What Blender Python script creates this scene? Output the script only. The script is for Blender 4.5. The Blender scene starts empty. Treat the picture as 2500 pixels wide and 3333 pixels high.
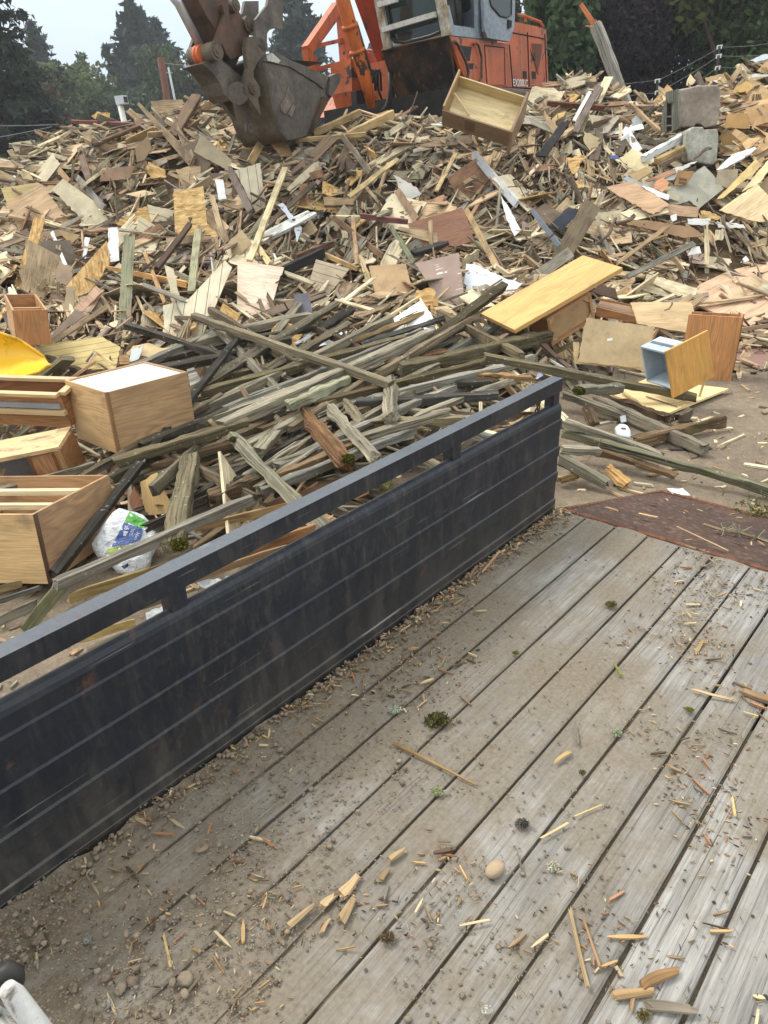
import bpy, math, random
import numpy as np
from mathutils import Matrix, Vector
rng = np.random.default_rng(7)
random.seed(7)
sc = bpy.context.scene
COL = sc.collection
# ------------------------------------------------------------------ camera
CZ, BED = 1.98, 0.42
FPX = 2400.0
PITCH, ROLL, YAW = math.radians(26.8866), math.radians(-2.37543), math.radians(41.7355)
FW = np.array([0, math.cos(PITCH), -math.sin(PITCH)])
_u = np.array([0, math.sin(PITCH), math.cos(PITCH)])
_x = np.array([1., 0, 0])
RT = math.cos(ROLL) * _x + math.sin(ROLL) * _u
UP = -math.sin(ROLL) * _x + math.cos(ROLL) * _u
EYE = np.array([0, 0, CZ])
cam = bpy.data.cameras.new('camera')
cam_o = bpy.data.objects.new('camera', cam); COL.objects.link(cam_o)
cam.sensor_fit = 'VERTICAL'; cam.sensor_height = 36; cam.sensor_width = 27
cam.lens = FPX / 3333 * 36
cam.clip_start = 0.05; cam.clip_end = 1500
cam_o.matrix_world = Matrix(((RT[0], UP[0], -FW[0], 0), (RT[1], UP[1], -FW[1], 0), (RT[2], UP[2], -FW[2], CZ), (0, 0, 0, 1)))
sc.camera = cam_o
# ------------------------------------------------------------------ sky, sun, exposure
SUN_EL, SUN_ROT = math.radians(58), math.radians(-60)
w = bpy.data.worlds.new('World'); sc.world = w; w.use_nodes = True
nt = w.node_tree; nt.nodes.clear()
sky = nt.nodes.new('ShaderNodeTexSky'); sky.sky_type = 'NISHITA'; sky.sun_disc = False
sky.sun_elevation = SUN_EL; sky.sun_rotation = SUN_ROT; sky.air_density = 1.2; sky.dust_density = 4.0; sky.ozone_density = 1.0
hs = nt.nodes.new('ShaderNodeHueSaturation'); hs.inputs['Saturation'].default_value = 0.35
cmx = nt.nodes.new('ShaderNodeMix'); cmx.data_type = 'RGBA'; cmx.inputs[0].default_value = 0.8
tcs = nt.nodes.new('ShaderNodeTexCoord'); cn = nt.nodes.new('ShaderNodeTexNoise'); cn.inputs['Scale'].default_value = 3.4; cn.inputs['Detail'].default_value = 5
mpn = nt.nodes.new('ShaderNodeMapping'); mpn.inputs['Scale'].default_value = (1, 1, 2.5)
crp = nt.nodes.new('ShaderNodeValToRGB')
crp.color_ramp.elements[0].position = 0.3; crp.color_ramp.elements[0].color = (5.7, 6.7, 7.8, 1)
crp.color_ramp.elements[1].position = 0.7; crp.color_ramp.elements[1].color = (7.7, 8.2, 8.5, 1)
bg = nt.nodes.new('ShaderNodeBackground'); bg.inputs['Strength'].default_value = 0.11
wo = nt.nodes.new('ShaderNodeOutputWorld')
nt.links.new(sky.outputs[0], hs.inputs['Color']); nt.links.new(hs.outputs[0], cmx.inputs[6])
nt.links.new(tcs.outputs['Generated'], mpn.inputs[0]); nt.links.new(mpn.outputs[0], cn.inputs['Vector']); nt.links.new(cn.outputs[0], crp.inputs[0])
nt.links.new(crp.outputs[0], cmx.inputs[7])
sx = nt.nodes.new('ShaderNodeSeparateXYZ'); nt.links.new(tcs.outputs['Generated'], sx.inputs[0])
zr = nt.nodes.new('ShaderNodeValToRGB'); zr.color_ramp.elements[0].position = 0.05; zr.color_ramp.elements[0].color = (.60, .645, .69, 1); zr.color_ramp.elements[1].position = 0.6; zr.color_ramp.elements[1].color = (1.40, 1.31, 1.18, 1); nt.links.new(sx.outputs[2], zr.inputs[0])
zm = nt.nodes.new('ShaderNodeMix'); zm.data_type = 'RGBA'; zm.blend_type = 'MULTIPLY'; zm.inputs[0].default_value = 1.0; nt.links.new(cmx.outputs[2], zm.inputs[6]); nt.links.new(zr.outputs[0], zm.inputs[7])
nt.links.new(zm.outputs[2], bg.inputs[0]); nt.links.new(bg.outputs[0], wo.inputs[0])
sl = bpy.data.lights.new('sun', 'SUN'); sl.energy = 1.3; sl.angle = math.radians(14); sl.color = (1, .96, .9)
so = bpy.data.objects.new('sun', sl); COL.objects.link(so)
_sd = Vector((math.sin(SUN_ROT) * math.cos(SUN_EL), math.cos(SUN_ROT) * math.cos(SUN_EL), math.sin(SUN_EL)))
so.rotation_euler = _sd.to_track_quat('Z', 'Y').to_euler(); so.location = (0, 0, 30)
sc.view_settings.view_transform = 'Standard'; sc.view_settings.look = 'None'
sc.view_settings.exposure = 0.88; sc.view_settings.gamma = 1
sc.cycles.max_bounces = 6
# ------------------------------------------------------------------ picking helpers (pixels of the 2500x3333 photograph -> points in the yard)
def ray(px, py): return FW + RT * (px - 1250) / FPX - UP * (py - 1666.5) / FPX
def atY(px, py, Y): d = ray(px, py); return EYE + d * Y / d[1]
def atZ(px, py, z): d = ray(px, py); return EYE + d * (z - CZ) / d[2]
def onplane(px, py, p0, n): d = ray(px, py); return EYE + d * (np.dot(np.asarray(p0) - EYE, n) / np.dot(d, n))
def pj(p):
    d = np.asarray(p) - EYE; k = d @ FW
    return 1250 + FPX * (d @ RT) / k, 1666.5 - FPX * (d @ UP) / k
def axial(p): return float((np.asarray(p) - EYE) @ FW)
def unit(v): v = np.asarray(v, float); return v / (np.linalg.norm(v) + 1e-12)
REG = dict(A=(0, 0, 1.327), B=(1000, 0, 1.659), C=(1600, 0, 1.843), D=(0, 500, 1.843), E=(700, 500, 1.659), F=(1500, 600, 1.659), G=(0, 1000, 2.074),
           H=(600, 900, 1.659), I=(1500, 1100, 1.659), J=(0, 1800, 1.659), K=(1000, 1600, 1.106), M=(550, 0, 2.765), N=(1100, 0, 2.37), O=(0, 0, 2.37),
           Q=(1750, 250, 2.212), T=(1950, 150, 3.0164), U=(0, 1150, 3.318), W=(250, 1620, 4.1475), X=(1500, 850, 3.318), P=(0, 0, 1))
def R_(r, p): ox, oy, s = REG[r]; return (ox + p[0] / s, oy + p[1] / s)
TN = np.array([math.cos(YAW), -math.sin(YAW), 0]); TT = np.array([math.sin(YAW), math.cos(YAW), 0])   # across / along the trailer
def tp(n, t, z): return TN * n + TT * t + np.array([0, 0, z])
def rgb(r, g, b, k=1.0):
    f = lambda v: ((v / 255 + .055) / 1.055) ** 2.4 if v > 10 else v / 255 / 12.92
    return (f(r) * k, f(g) * k, f(b) * k)
# ------------------------------------------------------------------ noise
_perm = rng.random((64, 64, 64))
def vnoise(p):
    p = np.asarray(p, float); i = np.floor(p).astype(int); f = p - i; f = f * f * (3 - 2 * f); r = 0
    for a in (0, 1):
        for b in (0, 1):
            for c in (0, 1):
                wgt = (f[..., 0] if a else 1 - f[..., 0]) * (f[..., 1] if b else 1 - f[..., 1]) * (f[..., 2] if c else 1 - f[..., 2])
                r = r + wgt * _perm[(i[..., 0] + a) % 64, (i[..., 1] + b) % 64, (i[..., 2] + c) % 64]
    return r
def fbm(p, o=4):
    p = np.asarray(p, float); r = 0; a = .5
    for k in range(o): r = r + a * vnoise(p * 2 ** k + 17.3 * k); a *= .5
    return r
# ------------------------------------------------------------------ mesh building
class MB:
    def __init__(s): s.V = []; s.F = []; s.G = []; s.T = []; s.n = 0
    def add(s, V, F, G=None, tint=(1, 1, 1)):
        V = np.asarray(V, float)
        s.V.append(V); s.G.append(V if G is None else np.asarray(G, float))
        s.T.append(np.tile(np.array([tint[0], tint[1], tint[2], 1.]), (len(V), 1)))
        n = s.n; s.F += [tuple(n + i for i in f) for f in F]; s.n += len(V); return s
    def box(s, o, R, size, tint=(1, 1, 1), grain=0, off=None):
        """box from corner o, R columns are the axes, size along them; grain axis index"""
        o = np.asarray(o, float); R = np.asarray(R, float); sz = np.asarray(size, float)
        L = np.array([[a, b, c] for a in (0, 1) for b in (0, 1) for c in (0, 1)], float) * sz
        g = np.roll(L, -grain, axis=1) + (rng.random(3) * 9 if off is None else off)
        return s.add(o + L @ R.T, [(0, 1, 3, 2), (4, 6, 7, 5), (0, 4, 5, 1), (2, 3, 7, 6), (0, 2, 6, 4), (1, 5, 7, 3)], g, tint)
    def prism(s, top, dvec, tint=(1, 1, 1), gdir=None):
        """polygon (list of points) pushed along dvec"""
        top = np.asarray(top, float); n = len(top); bot = top + np.asarray(dvec, float)
        gx = unit(top[1] - top[0]) if gdir is None else unit(gdir); gz = unit(dvec); gx = unit(gx - gz * (gx @ gz)); gy = np.cross(gz, gx)
        A = np.vstack([top, bot]); c = top.mean(0)
        G = np.stack([(A - c) @ gx, (A - c) @ gy, (A - c) @ gz], 1) + rng.random(3) * 9
        nrm = np.zeros(3)
        for i in range(n): nrm += np.cross(top[i] - c, top[(i + 1) % n] - c)
        fl = nrm @ np.asarray(dvec) > 0
        F = [tuple(range(n)), tuple(range(2 * n - 1, n - 1, -1))] + [(i, n + i, n + (i + 1) % n, (i + 1) % n) for i in range(n)]
        if fl: F = [tuple(reversed(f)) for f in F]
        return s.add(A, F, G, tint)
    def tube(s, pts, rad, k=10, tint=(1, 1, 1), cap=True, sq=False, jit=0.0, upv=None, flat=1.0):
        """swept tube; sq gives a square section"""
        pts = np.asarray(pts, float); m = len(pts)
        rad = np.broadcast_to(np.asarray(rad, float), (m,))
        if sq: k = 4
        V = []; G = []; L = 0; g0 = rng.random(3) * 9
        for i in range(m):
            d = unit(pts[min(i + 1, m - 1)] - pts[max(i - 1, 0)])
            if i: L += np.linalg.norm(pts[i] - pts[i - 1])
            if i == 0:
                ref = np.array([0, 0, 1.]) if upv is None else np.asarray(upv, float)
                if abs(d @ unit(ref)) > .97: ref = np.array([1., 0, 0])
                a = unit(np.cross(d, ref))
            a = unit(a - d * (a @ d)); b = np.cross(d, a)
            for j in range(k):
                an = 2 * math.pi * (j + (.5 if sq else 0)) / k
                r = rad[i] * (1.41421 if sq else 1) * (1 + jit * (rng.random() - .5))
                V.append(pts[i] + r * (math.cos(an) * a + flat * math.sin(an) * b)); G.append(g0 + np.array([L, r * math.cos(an), r * math.sin(an)]))
        F = [(i * k + j, i * k + (j + 1) % k, (i + 1) * k + (j + 1) % k, (i + 1) * k + j) for i in range(m - 1) for j in range(k)]
        if cap: F += [tuple(reversed(range(k))), tuple(range((m - 1) * k, m * k))]
        return s.add(V, F, G, tint)
    def cyl(s, a, b, r, k=16, tint=(1, 1, 1)): return s.tube([a, b], r, k, tint)
    def grid(s, P, tint=(1, 1, 1), G=None):
        P = np.asarray(P, float); a, b, _ = P.shape
        F = [(i * b + j, (i + 1) * b + j, (i + 1) * b + j + 1, i * b + j + 1) for i in range(a - 1) for j in range(b - 1)]
        return s.add(P.reshape(-1, 3), F, None if G is None else np.asarray(G).reshape(-1, 3), tint)
    def build(s, name, mat, parent=None, base=None, smooth=False, local=False):
        V = np.vstack(s.V); G = np.vstack(s.G); T = np.vstack(s.T)
        o3 = np.zeros(3)
        if local: pass
        elif parent is not None: o3 = np.array(wloc(parent))
        elif base is not None: o3 = np.asarray(base, float)
        me = bpy.data.meshes.new(name)
        me.from_pydata((V - o3).tolist(), [], s.F)
        a = me.attributes.new('gv', 'FLOAT_VECTOR', 'POINT'); a.data.foreach_set('vector', G.astype(np.float32).ravel())
        a = me.attributes.new('tint', 'FLOAT_COLOR', 'POINT'); a.data.foreach_set('color', T.astype(np.float32).ravel())
        if mat is not None: me.materials.append(mat)
        if smooth:
            me.polygons.foreach_set('use_smooth', [True] * len(me.polygons))
        o = bpy.data.objects.new(name, me); COL.objects.link(o)
        if parent is not None: o.parent = parent
        elif base is not None: o.location = o3
        return o
def wloc(o):
    v = Vector((0, 0, 0))
    while o is not None: v = v + o.location; o = o.parent
    return v
def tag(o, label=None, cat=None, group=None, kind=None):
    if label: o['label'] = label
    if cat: o['category'] = cat
    if group: o['group'] = group
    if kind: o['kind'] = kind
    return o
def thing(name, label, cat, base, group=None):
    o = bpy.data.objects.new(name, None); COL.objects.link(o); o.location = Vector([float(v) for v in base]); o.empty_display_size = .1
    return tag(o, label, cat, group)
def text_mesh(ob, parent):
    COL.objects.link(ob); bpy.context.view_layer.update(); dg = bpy.context.evaluated_depsgraph_get(); me = bpy.data.meshes.new_from_object(ob.evaluated_get(dg)); mb = ob.matrix_basis.copy(); ob.name = 'tmp'
    o = bpy.data.objects.new('lettering', me); COL.objects.link(o); o.parent = parent; o.matrix_basis = mb; bpy.data.objects.remove(ob); return o
def quads(name, V, mat, tint, parent=None, base=(0, 0, 0), smooth=False):
    """fast mesh of separate quads V (n,4,3), tint (n,3)"""
    n = len(V); me = bpy.data.meshes.new(name)
    me.vertices.add(n * 4); me.loops.add(n * 4); me.polygons.add(n)
    o3 = np.array(wloc(parent)) if parent is not None else np.asarray(base, float)
    me.vertices.foreach_set('co', (V.reshape(-1, 3) - o3).astype(np.float32).ravel())
    me.loops.foreach_set('vertex_index', np.arange(n * 4, dtype=np.int32))
    me.polygons.foreach_set('loop_start', np.arange(0, n * 4, 4, dtype=np.int32))
    me.update(calc_edges=True)
    a = me.attributes.new('tint', 'FLOAT_COLOR', 'POINT')
    T = np.ones((n, 4, 4), np.float32); T[:, :, :3] = np.asarray(tint)[:, None, :]
    a.data.foreach_set('color', T.ravel())
    me.materials.append(mat)
    o = bpy.data.objects.new(name, me); COL.objects.link(o)
    if parent is not None: o.parent = parent
    else: o.location = Vector([float(v) for v in o3])
    return o
# ------------------------------------------------------------------ materials
class NT:
    def __init__(s, name, rough=.8, spec=.3):
        s.m = bpy.data.materials.new(name); s.m.use_nodes = True; s.t = s.m.node_tree; s.t.nodes.clear()
        s.b = s.n('ShaderNodeBsdfPrincipled'); s.out = s.n('ShaderNodeOutputMaterial'); s.l(s.b.outputs[0], s.out.inputs[0])
        s.b.inputs['Roughness'].default_value = rough; s.b.inputs['Specular IOR Level'].default_value = spec
    def n(s, ty, **k):
        x = s.t.nodes.new(ty)
        for a, v in k.items(): setattr(x, a, v)
        return x
    def l(s, a, b): s.t.links.new(a, b)
    def attr(s, nm, o='Color'): return s.n('ShaderNodeAttribute', attribute_name=nm).outputs[o]
    def gv(s): return s.attr('gv', 'Vector')
    def obj(s): return s.n('ShaderNodeTexCoord').outputs['Object']
    def pos(s): return s.n('ShaderNodeNewGeometry').outputs['Position']
    def mp(s, v, sc=(1, 1, 1), rot=(0, 0, 0)):
        x = s.n('ShaderNodeMapping'); x.inputs['Scale'].default_value = sc; x.inputs['Rotation'].default_value = rot; s.l(v, x.inputs[0]); return x.outputs[0]
    def noise(s, v, scale, det=4, dist=0, rough=.55):
        x = s.n('ShaderNodeTexNoise'); x.inputs['Scale'].default_value = scale; x.inputs['Detail'].default_value = det; x.inputs['Distortion'].default_value = dist; x.inputs['Roughness'].default_value = rough
        s.l(v, x.inputs['Vector']); return x.outputs[0]
    def ramp(s, f, st):
        x = s.n('ShaderNodeValToRGB'); e = x.color_ramp.elements
        for i, (p, c) in enumerate(st):
            if i >= 2: e.new(p)
            e[i].position = p
            e[i].color = (c, c, c, 1) if not isinstance(c, tuple) else (*c, 1)
        s.l(f, x.inputs[0]); return x.outputs[0]
    def mix(s, f, a, b, mode='MIX'):
        x = s.n('ShaderNodeMix', data_type='RGBA', blend_type=mode)
        for i, v in ((0, f), (6, a), (7, b)):
            if isinstance(v, (int, float)): x.inputs[i].default_value = v if i == 0 else (v, v, v, 1)
            elif isinstance(v, tuple): x.inputs[i].default_value = (*v, 1)
            else: s.l(v, x.inputs[i])
        return x.outputs[2]
    def mul(s, a, b): return s.mix(1.0, a, b, 'MULTIPLY')
    def math(s, op, a, b=0.0):
        x = s.n('ShaderNodeMath', operation=op)
        for i, v in ((0, a), (1, b)):
            if isinstance(v, (int, float)): x.inputs[i].default_value = v
            else: s.l(v, x.inputs[i])
        return x.outputs[0]
    def sep(s, v, i): x = s.n('ShaderNodeSeparateXYZ'); s.l(v, x.inputs[0]); return x.outputs[i]
    def bump(s, h, st=.3, d=.01):
        x = s.n('ShaderNodeBump'); x.inputs['Strength'].default_value = st; x.inputs['Distance'].default_value = d; s.l(h, x.inputs['Height']); s.l(x.outputs[0], s.b.inputs['Normal']); return x
    def col(s, c):
        if isinstance(c, tuple): s.b.inputs['Base Color'].default_value = (*c, 1)
        else: s.l(c, s.b.inputs['Base Color'])
        return s.m
M = {}
def m_scrap():
    k = NT('scrap_wood'); g = k.gv(); t = k.attr('tint')
    n1 = k.noise(k.mp(g, (5, 90, 90)), 1.0, 4, .4); n2 = k.noise(g, 5, 4)
    c = k.mul(t, k.ramp(n1, [(.3, .5), (.5, .95), (.75, 1.2)])); c = k.mul(c, k.ramp(n2, [(.3, .55), (.55, 1.0), (.8, 1.15)]))
    k.bump(n1, .35, .004); M['scrap'] = k.col(c)
def m_weather():
    k = NT('weathered_post_wood', .9); g = k.gv(); t = k.attr('tint')
    n1 = k.noise(k.mp(g, (1.6, 70, 70)), 1, 6, .8, .65); n2 = k.noise(k.mp(g, (4, 12, 12)), 1, 4); n3 = k.noise(g, 9, 5, .3); n4 = k.noise(g, 3.2, 5, .4, .65)
    c = k.mul(t, k.ramp(n1, [(.35, .12), (.44, .70), (.57, 1.05), (.70, 1.6)])); c = k.mul(c, k.ramp(n2, [(.3, .7), (.7, 1.15)]))
    c = k.mix(k.ramp(k.noise(g, 26, 5, .2, .7), [(.62, 0.), (.68, .75)]), c, rgb(176, 176, 158)); 
    c = k.mix(k.ramp(n4, [(.64, 0.), (.71, .75)]), c, rgb(84, 78, 40)); k.bump(n1, .8, .01); M['weather'] = k.col(c)
def m_osb():
    k = NT('osb_strand_board'); g = k.gv(); c = None
    for i, r in enumerate((.2, 1.1, -.7)):
        v = k.n('ShaderNodeTexVoronoi'); v.inputs['Scale'].default_value = 1; k.l(k.mp(g, (14, 46, 20), (0, 0, r)), v.inputs['Vector'])
        h = k.sep(v.outputs['Color'], i)
        q = k.ramp(h, [(0., rgb(138, 100, 54)), (.5, rgb(196, 160, 102)), (1., rgb(226, 196, 142))])
        c = q if c is None else k.mix(.45, c, q)
    c = k.mul(c, k.ramp(k.noise(k.mp(g, (20, 120, 60), (0, 0, .4)), 1, 3), [(.3, .75), (.6, 1.05)])); c = k.mul(c, k.attr('tint')); M['osb'] = k.col(c)
def m_oak(nm, key, a, sc=1.0, rough=.45, dk=.78):
    k = NT(nm, rough, .4); g = k.gv()
    ds = k.noise(k.mp(g, (1.1, 4, 4)), 1.3, 2); lo = k.noise(k.mp(g, (.75, 5.5, 5.5)), 1.0, 2.5, .3)
    wv = k.math('SINE', k.math('MULTIPLY', lo, 95.0 * sc)); wv = k.math('ADD', k.math('MULTIPLY', wv, .5), .5)
    am = k.noise(k.mp(g, (1.2, 5, 5)), 1.7, 3)
    f = k.noise(k.mp(g, (7, 190, 190)), 1, 3)
    c = k.mul(k.attr('tint'), k.mix(k.ramp(am, [(.3, .2), (.6, 1.)]), a, k.ramp(wv, [(0., tuple(v * dk for v in a)), (.6, a), (1., tuple(min(1, v * 1.1) for v in a))])))
    c = k.mul(c, k.ramp(f, [(.35, .78), (.6, 1.05)])); c = k.mul(c, k.ramp(ds, [(.3, .82), (.7, 1.08)])); du = k.noise(k.pos(), 5, 6, .3, .68); c = k.mix(k.ramp(du, [(.56, 0.), (.72, .5)]), c, rgb(112, 98, 82))
    M[key] = k.col(c)
def m_plain(nm, key, rough=.7, lo=.8, hi=1.1, sc=6, bump=0., spec=.3):
    k = NT(nm, rough, spec); g = k.gv(); n = k.noise(g, sc, 5); n2 = k.noise(g, sc * 12, 3)
    c = k.mul(k.attr('tint'), k.ramp(n, [(.3, lo), (.7, hi)])); c = k.mul(c, k.ramp(n2, [(.3, .93), (.7, 1.05)]))
    if key in ('board', 'card'): du = k.noise(k.pos(), 6, 6, .3, .68); c = k.mix(k.ramp(du, [(.54, 0.), (.72, .55)]), c, rgb(110, 96, 80))
    if bump: k.bump(n2, bump, .004)
    M[key] = k.col(c)
def m_siding():
    k = NT('grooved_siding'); g = k.gv(); y = k.math('MODULO', k.math('ADD', k.sep(g, 1), 40.0), .105)
    n = k.noise(k.mp(g, (6, 60, 60)), 1, 4); n2 = k.noise(g, 5, 4)
    c = k.mul(k.attr('tint'), k.ramp(n, [(.3, .86), (.6, 1.04)])); c = k.mul(c, k.ramp(n2, [(.3, .74), (.65, 1.05)]))
    gr = k.math('LESS_THAN', y, .006); c = k.mix(gr, c, rgb(82, 70, 54)); M['siding'] = k.col(c)
def m_paint():
    k = NT('chipped_paint', .55); g = k.gv(); n = k.noise(k.mp(g, (5, 16, 16)), 1, 6, .3, .65); n2 = k.noise(k.mp(g, (6, 80, 80)), 1, 3); n3 = k.noise(g, 4, 3)
    wood = k.mul(k.ramp(n2, [(.3, .5), (.7, 1.1)]), rgb(146, 132, 112)); p = k.mul(k.attr('tint'), k.ramp(n3, [(.3, .82), (.7, 1.03)]))
    M['paint'] = k.col(k.mix(k.ramp(n, [(.60, 0.), (.64, 1.)]), p, wood)); k.bump(n2, .15, .003)
def m_orange(key, nm, base):
    k = NT(nm, .5, .4); p = k.pos(); n = k.noise(p, 5, 6, .2, .65); n2 = k.noise(k.mp(p, (9, 9, 1.2)), 1, 5, .2, .6); n3 = k.noise(p, 1.8, 4); n4 = k.noise(p, 26, 4)
    c = k.mul(base, k.ramp(n3, [(.3, .72), (.7, 1.1)])); c = k.mul(c, k.ramp(n4, [(.3, .86), (.7, 1.05)]))
    c = k.mix(k.ramp(n2, [(.46, 0.), (.72, .6)]), c, rgb(94, 64, 46))
    c = k.mix(k.ramp(n, [(.60, 0.), (.625, 1.)]), c, rgb(54, 44, 40)); k.bump(n, .1, .004); M[key] = k.col(c)
def m_steel(key, nm, a, b, rough=.6, metal=.25, sc=4):
    k = NT(nm, rough, .4); p = k.pos(); n = k.noise(p, sc, 6, .3, .62); n2 = k.noise(p, sc * 8, 4); k.b.inputs['Metallic'].default_value = metal
    c = k.mix(k.ramp(n, [(.35, 0.), (.65, 1.)]), a, b); c = k.mul(c, k.ramp(n2, [(.3, .75), (.7, 1.15)])); k.bump(n2, .25, .005); M[key] = k.col(c)
def m_trailer():
    k = NT('trailer_black_paint', .38, .5); p = k.pos(); g = k.gv()
    n = k.noise(p, 3.2, 5, .2, .6); st = k.noise(k.mp(p, (17, 17, 3.4)), 1, 6, .5, .7); r = k.noise(p, 11, 6, .1, .7); f = k.noise(p, 70, 4); big = k.noise(p, 1.6, 3)
    c = k.mix(k.ramp(n, [(.35, 0.), (.7, 1.)]), rgb(17, 22, 34), rgb(31, 36, 46))
    low = k.math('SUBTRACT', .72, k.sep(p, 2)); low = k.ramp(low, [(.0, .0), (.30, 1.)])
    dm = k.math('MULTIPLY', k.ramp(st, [(.50, 0.), (.78, .7)]), k.ramp(big, [(.35, .35), (.65, 1.)]))
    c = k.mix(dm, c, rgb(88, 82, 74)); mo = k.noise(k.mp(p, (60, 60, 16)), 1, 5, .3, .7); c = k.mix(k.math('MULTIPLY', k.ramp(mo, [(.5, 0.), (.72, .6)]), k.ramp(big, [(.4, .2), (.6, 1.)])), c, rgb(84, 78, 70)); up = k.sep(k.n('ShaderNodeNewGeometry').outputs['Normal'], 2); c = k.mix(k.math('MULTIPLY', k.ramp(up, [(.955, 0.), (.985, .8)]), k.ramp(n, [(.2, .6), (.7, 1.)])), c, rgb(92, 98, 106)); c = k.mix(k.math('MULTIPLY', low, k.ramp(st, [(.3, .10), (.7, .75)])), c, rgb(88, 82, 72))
    rm = k.ramp(r, [(.63, 0.), (.70, .75)]); c = k.mix(rm, c, rgb(92, 60, 46)); c = k.mul(c, k.ramp(f, [(.3, .85), (.7, 1.12)]))
    sc2 = k.noise(k.mp(p, (3, 3, 160), (.5, .3, 0)), 1, 2); c = k.mix(k.ramp(sc2, [(.70, 0.), (.73, .45)]), c, rgb(150, 146, 140))
    k.l(k.ramp(st, [(.35, .42), (.7, .58)]), k.b.inputs['Roughness']); k.bump(f, .06, .002); M['trailer'] = k.col(c)
def m_deck():
    k = NT('weathered_deck_wood', .85); g = k.gv(); p = k.pos(); t = k.attr('tint')
    kn = k.n('ShaderNodeTexVoronoi', feature='F1'); kn.inputs['Scale'].default_value = 1; k.l(k.mp(g, (1.0, 5.2, 5.2)), kn.inputs['Vector']); kd = kn.outputs['Distance']
    wig = k.math('MULTIPLY', k.ramp(kd, [(0., 1.), (.4, 0.)]), .022)
    cmb = k.n('ShaderNodeVectorMath', operation='ADD'); cb = k.n('ShaderNodeCombineXYZ'); k.l(wig, cb.inputs[1]); k.l(g, cmb.inputs[0]); k.l(cb.outputs[0], cmb.inputs[1]); gg = cmb.outputs[0]
    n1 = k.noise(k.mp(gg, (5.0, 130, 60)), 1, 7, .12, .75); n2 = k.noise(k.mp(gg, (2.0, 34, 20)), 1, 5, .2); n3 = k.noise(g, 3.5, 4)
    c = k.mul(t, k.ramp(n1, [(.33, .34), (.43, .74), (.56, 1.02), (.74, 1.28)])); c = k.mul(c, k.ramp(n2, [(.3, .72), (.7, 1.12)])); c = k.mul(c, k.ramp(n3, [(.3, .75), (.7, 1.1)]))
    ck = k.noise(k.mp(gg, (.9, 210, 60)), 1, 3, .1); c = k.mix(k.ramp(ck, [(.30, .85), (.36, 0.)]), c, rgb(58, 52, 46))
    c = k.mix(k.ramp(kd, [(.035, .9), (.075, 0.)]), c, rgb(62, 52, 44))
    d = k.noise(p, 2.3, 7, .4, .62); d2 = k.noise(p, 16, 5, .2, .65)
    dirt = k.math('ADD', k.math('MULTIPLY', d, .75), k.math('MULTIPLY', d2, .25))
    cov = k.math('SUBTRACT', dirt, k.math('MULTIPLY', k.attr('clean', 'Fac'), .15))
    fine = k.noise(p, 90, 4)
    c = k.mix(k.ramp(cov, [(.37, 0.), (.48, .66), (.57, .93)]), c, k.mul(rgb(124, 113, 97), k.ramp(fine, [(.3, .72), (.7, 1.12)])))
    k.bump(n1, .6, .004); M['deck'] = k.col(c)
def m_ground(key, nm, a, b, sc=1.0):
    k = NT(nm, .95, .2); p = k.pos(); n = k.noise(p, .9 * sc, 6, .2, .6); n2 = k.noise(p, 14 * sc, 6, 0, .65); n3 = k.noise(p, 75 * sc, 4)
    c = k.mix(k.ramp(n, [(.35, 0.), (.65, 1.)]), a, b); c = k.mul(c, k.ramp(n2, [(.3, .72), (.7, 1.12)])); c = k.mul(c, k.ramp(n3, [(.3, .78), (.7, 1.15)]))
    h = k.math('ADD', k.math('MULTIPLY', n2, .7), k.math('MULTIPLY', n3, .3)); k.bump(h, .7, .02); M[key] = k.col(c)
def m_leaf(key, nm, rough=.75):
    k = NT(nm, rough, .25); p = k.pos(); n = k.noise(p, 1.2, 3); c = k.mul(k.attr('tint'), k.ramp(n, [(.3, .7), (.7, 1.2)]))
    M[key] = k.col(c); tr_ = k.n('ShaderNodeBsdfTranslucent'); k.l(c, tr_.inputs[0]); ms = k.n('ShaderNodeMixShader'); ms.inputs[0].default_value = .35; k.l(k.b.outputs[0], ms.inputs[1]); k.l(tr_.outputs[0], ms.inputs[2]); k.l(ms.outputs[0], k.out.inputs[0])
m_scrap(); m_weather(); m_osb(); m_siding(); m_paint(); m_trailer(); m_deck()
m_oak('oak_veneer', 'oak', (.9, .9, .9)); m_oak('birch_plywood', 'ply', (.95, .95, .95), .5, .6, .88); m_oak('brown_plywood', 'brownply', (.88, .88, .88), .8, .75, .76); m_oak('walnut_veneer', 'oakdark', (.85, .85, .85), 1.4, .5)
m_plain('smooth_board', 'board'); m_plain('cardboard', 'card', .85, .78, 1.1, 4); m_plain('plastic_shell', 'plastic', .35, .85, 1.05, 3, 0, .5); m_plain('dirty_metal_trim', 'trim', .45)
m_plain('moss_clump', 'moss', .95, .5, 1.3, 30, .8); m_plain('rough_stone', 'stone', .9, .75, 1.15, 14, .4); m_plain('black_rubber', 'rubber', .5, .8, 1.1, 8, .1)
m_orange('orange', 'orange_machine_paint', rgb(196, 98, 50)); m_orange('orange2', 'amber_cylinder_paint', rgb(204, 104, 34))
m_steel('steel', 'worn_bucket_steel', rgb(66, 60, 56), rgb(106, 97, 88), .5, .3, 3.2); m_steel('guard', 'rusty_guard_plate', rgb(40, 34, 30), rgb(100, 70, 44), .6, .2, 2.4)
m_steel('rustarm', 'rust_brown_arm', rgb(70, 56, 48), rgb(104, 74, 58), .6, .2, 2.0); m_steel('darkhole', 'dark_machinery', rgb(24, 22, 21), rgb(44, 40, 37), .7, .1, 5)
m_steel('cabgrey', 'grey_cab_paint', rgb(122, 132, 142), rgb(150, 158, 166), .5, .1, 2.2); m_steel('cabpost', 'flaking_cab_post', rgb(124, 104, 74), rgb(176, 172, 160), .7, .05, 9)
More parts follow.
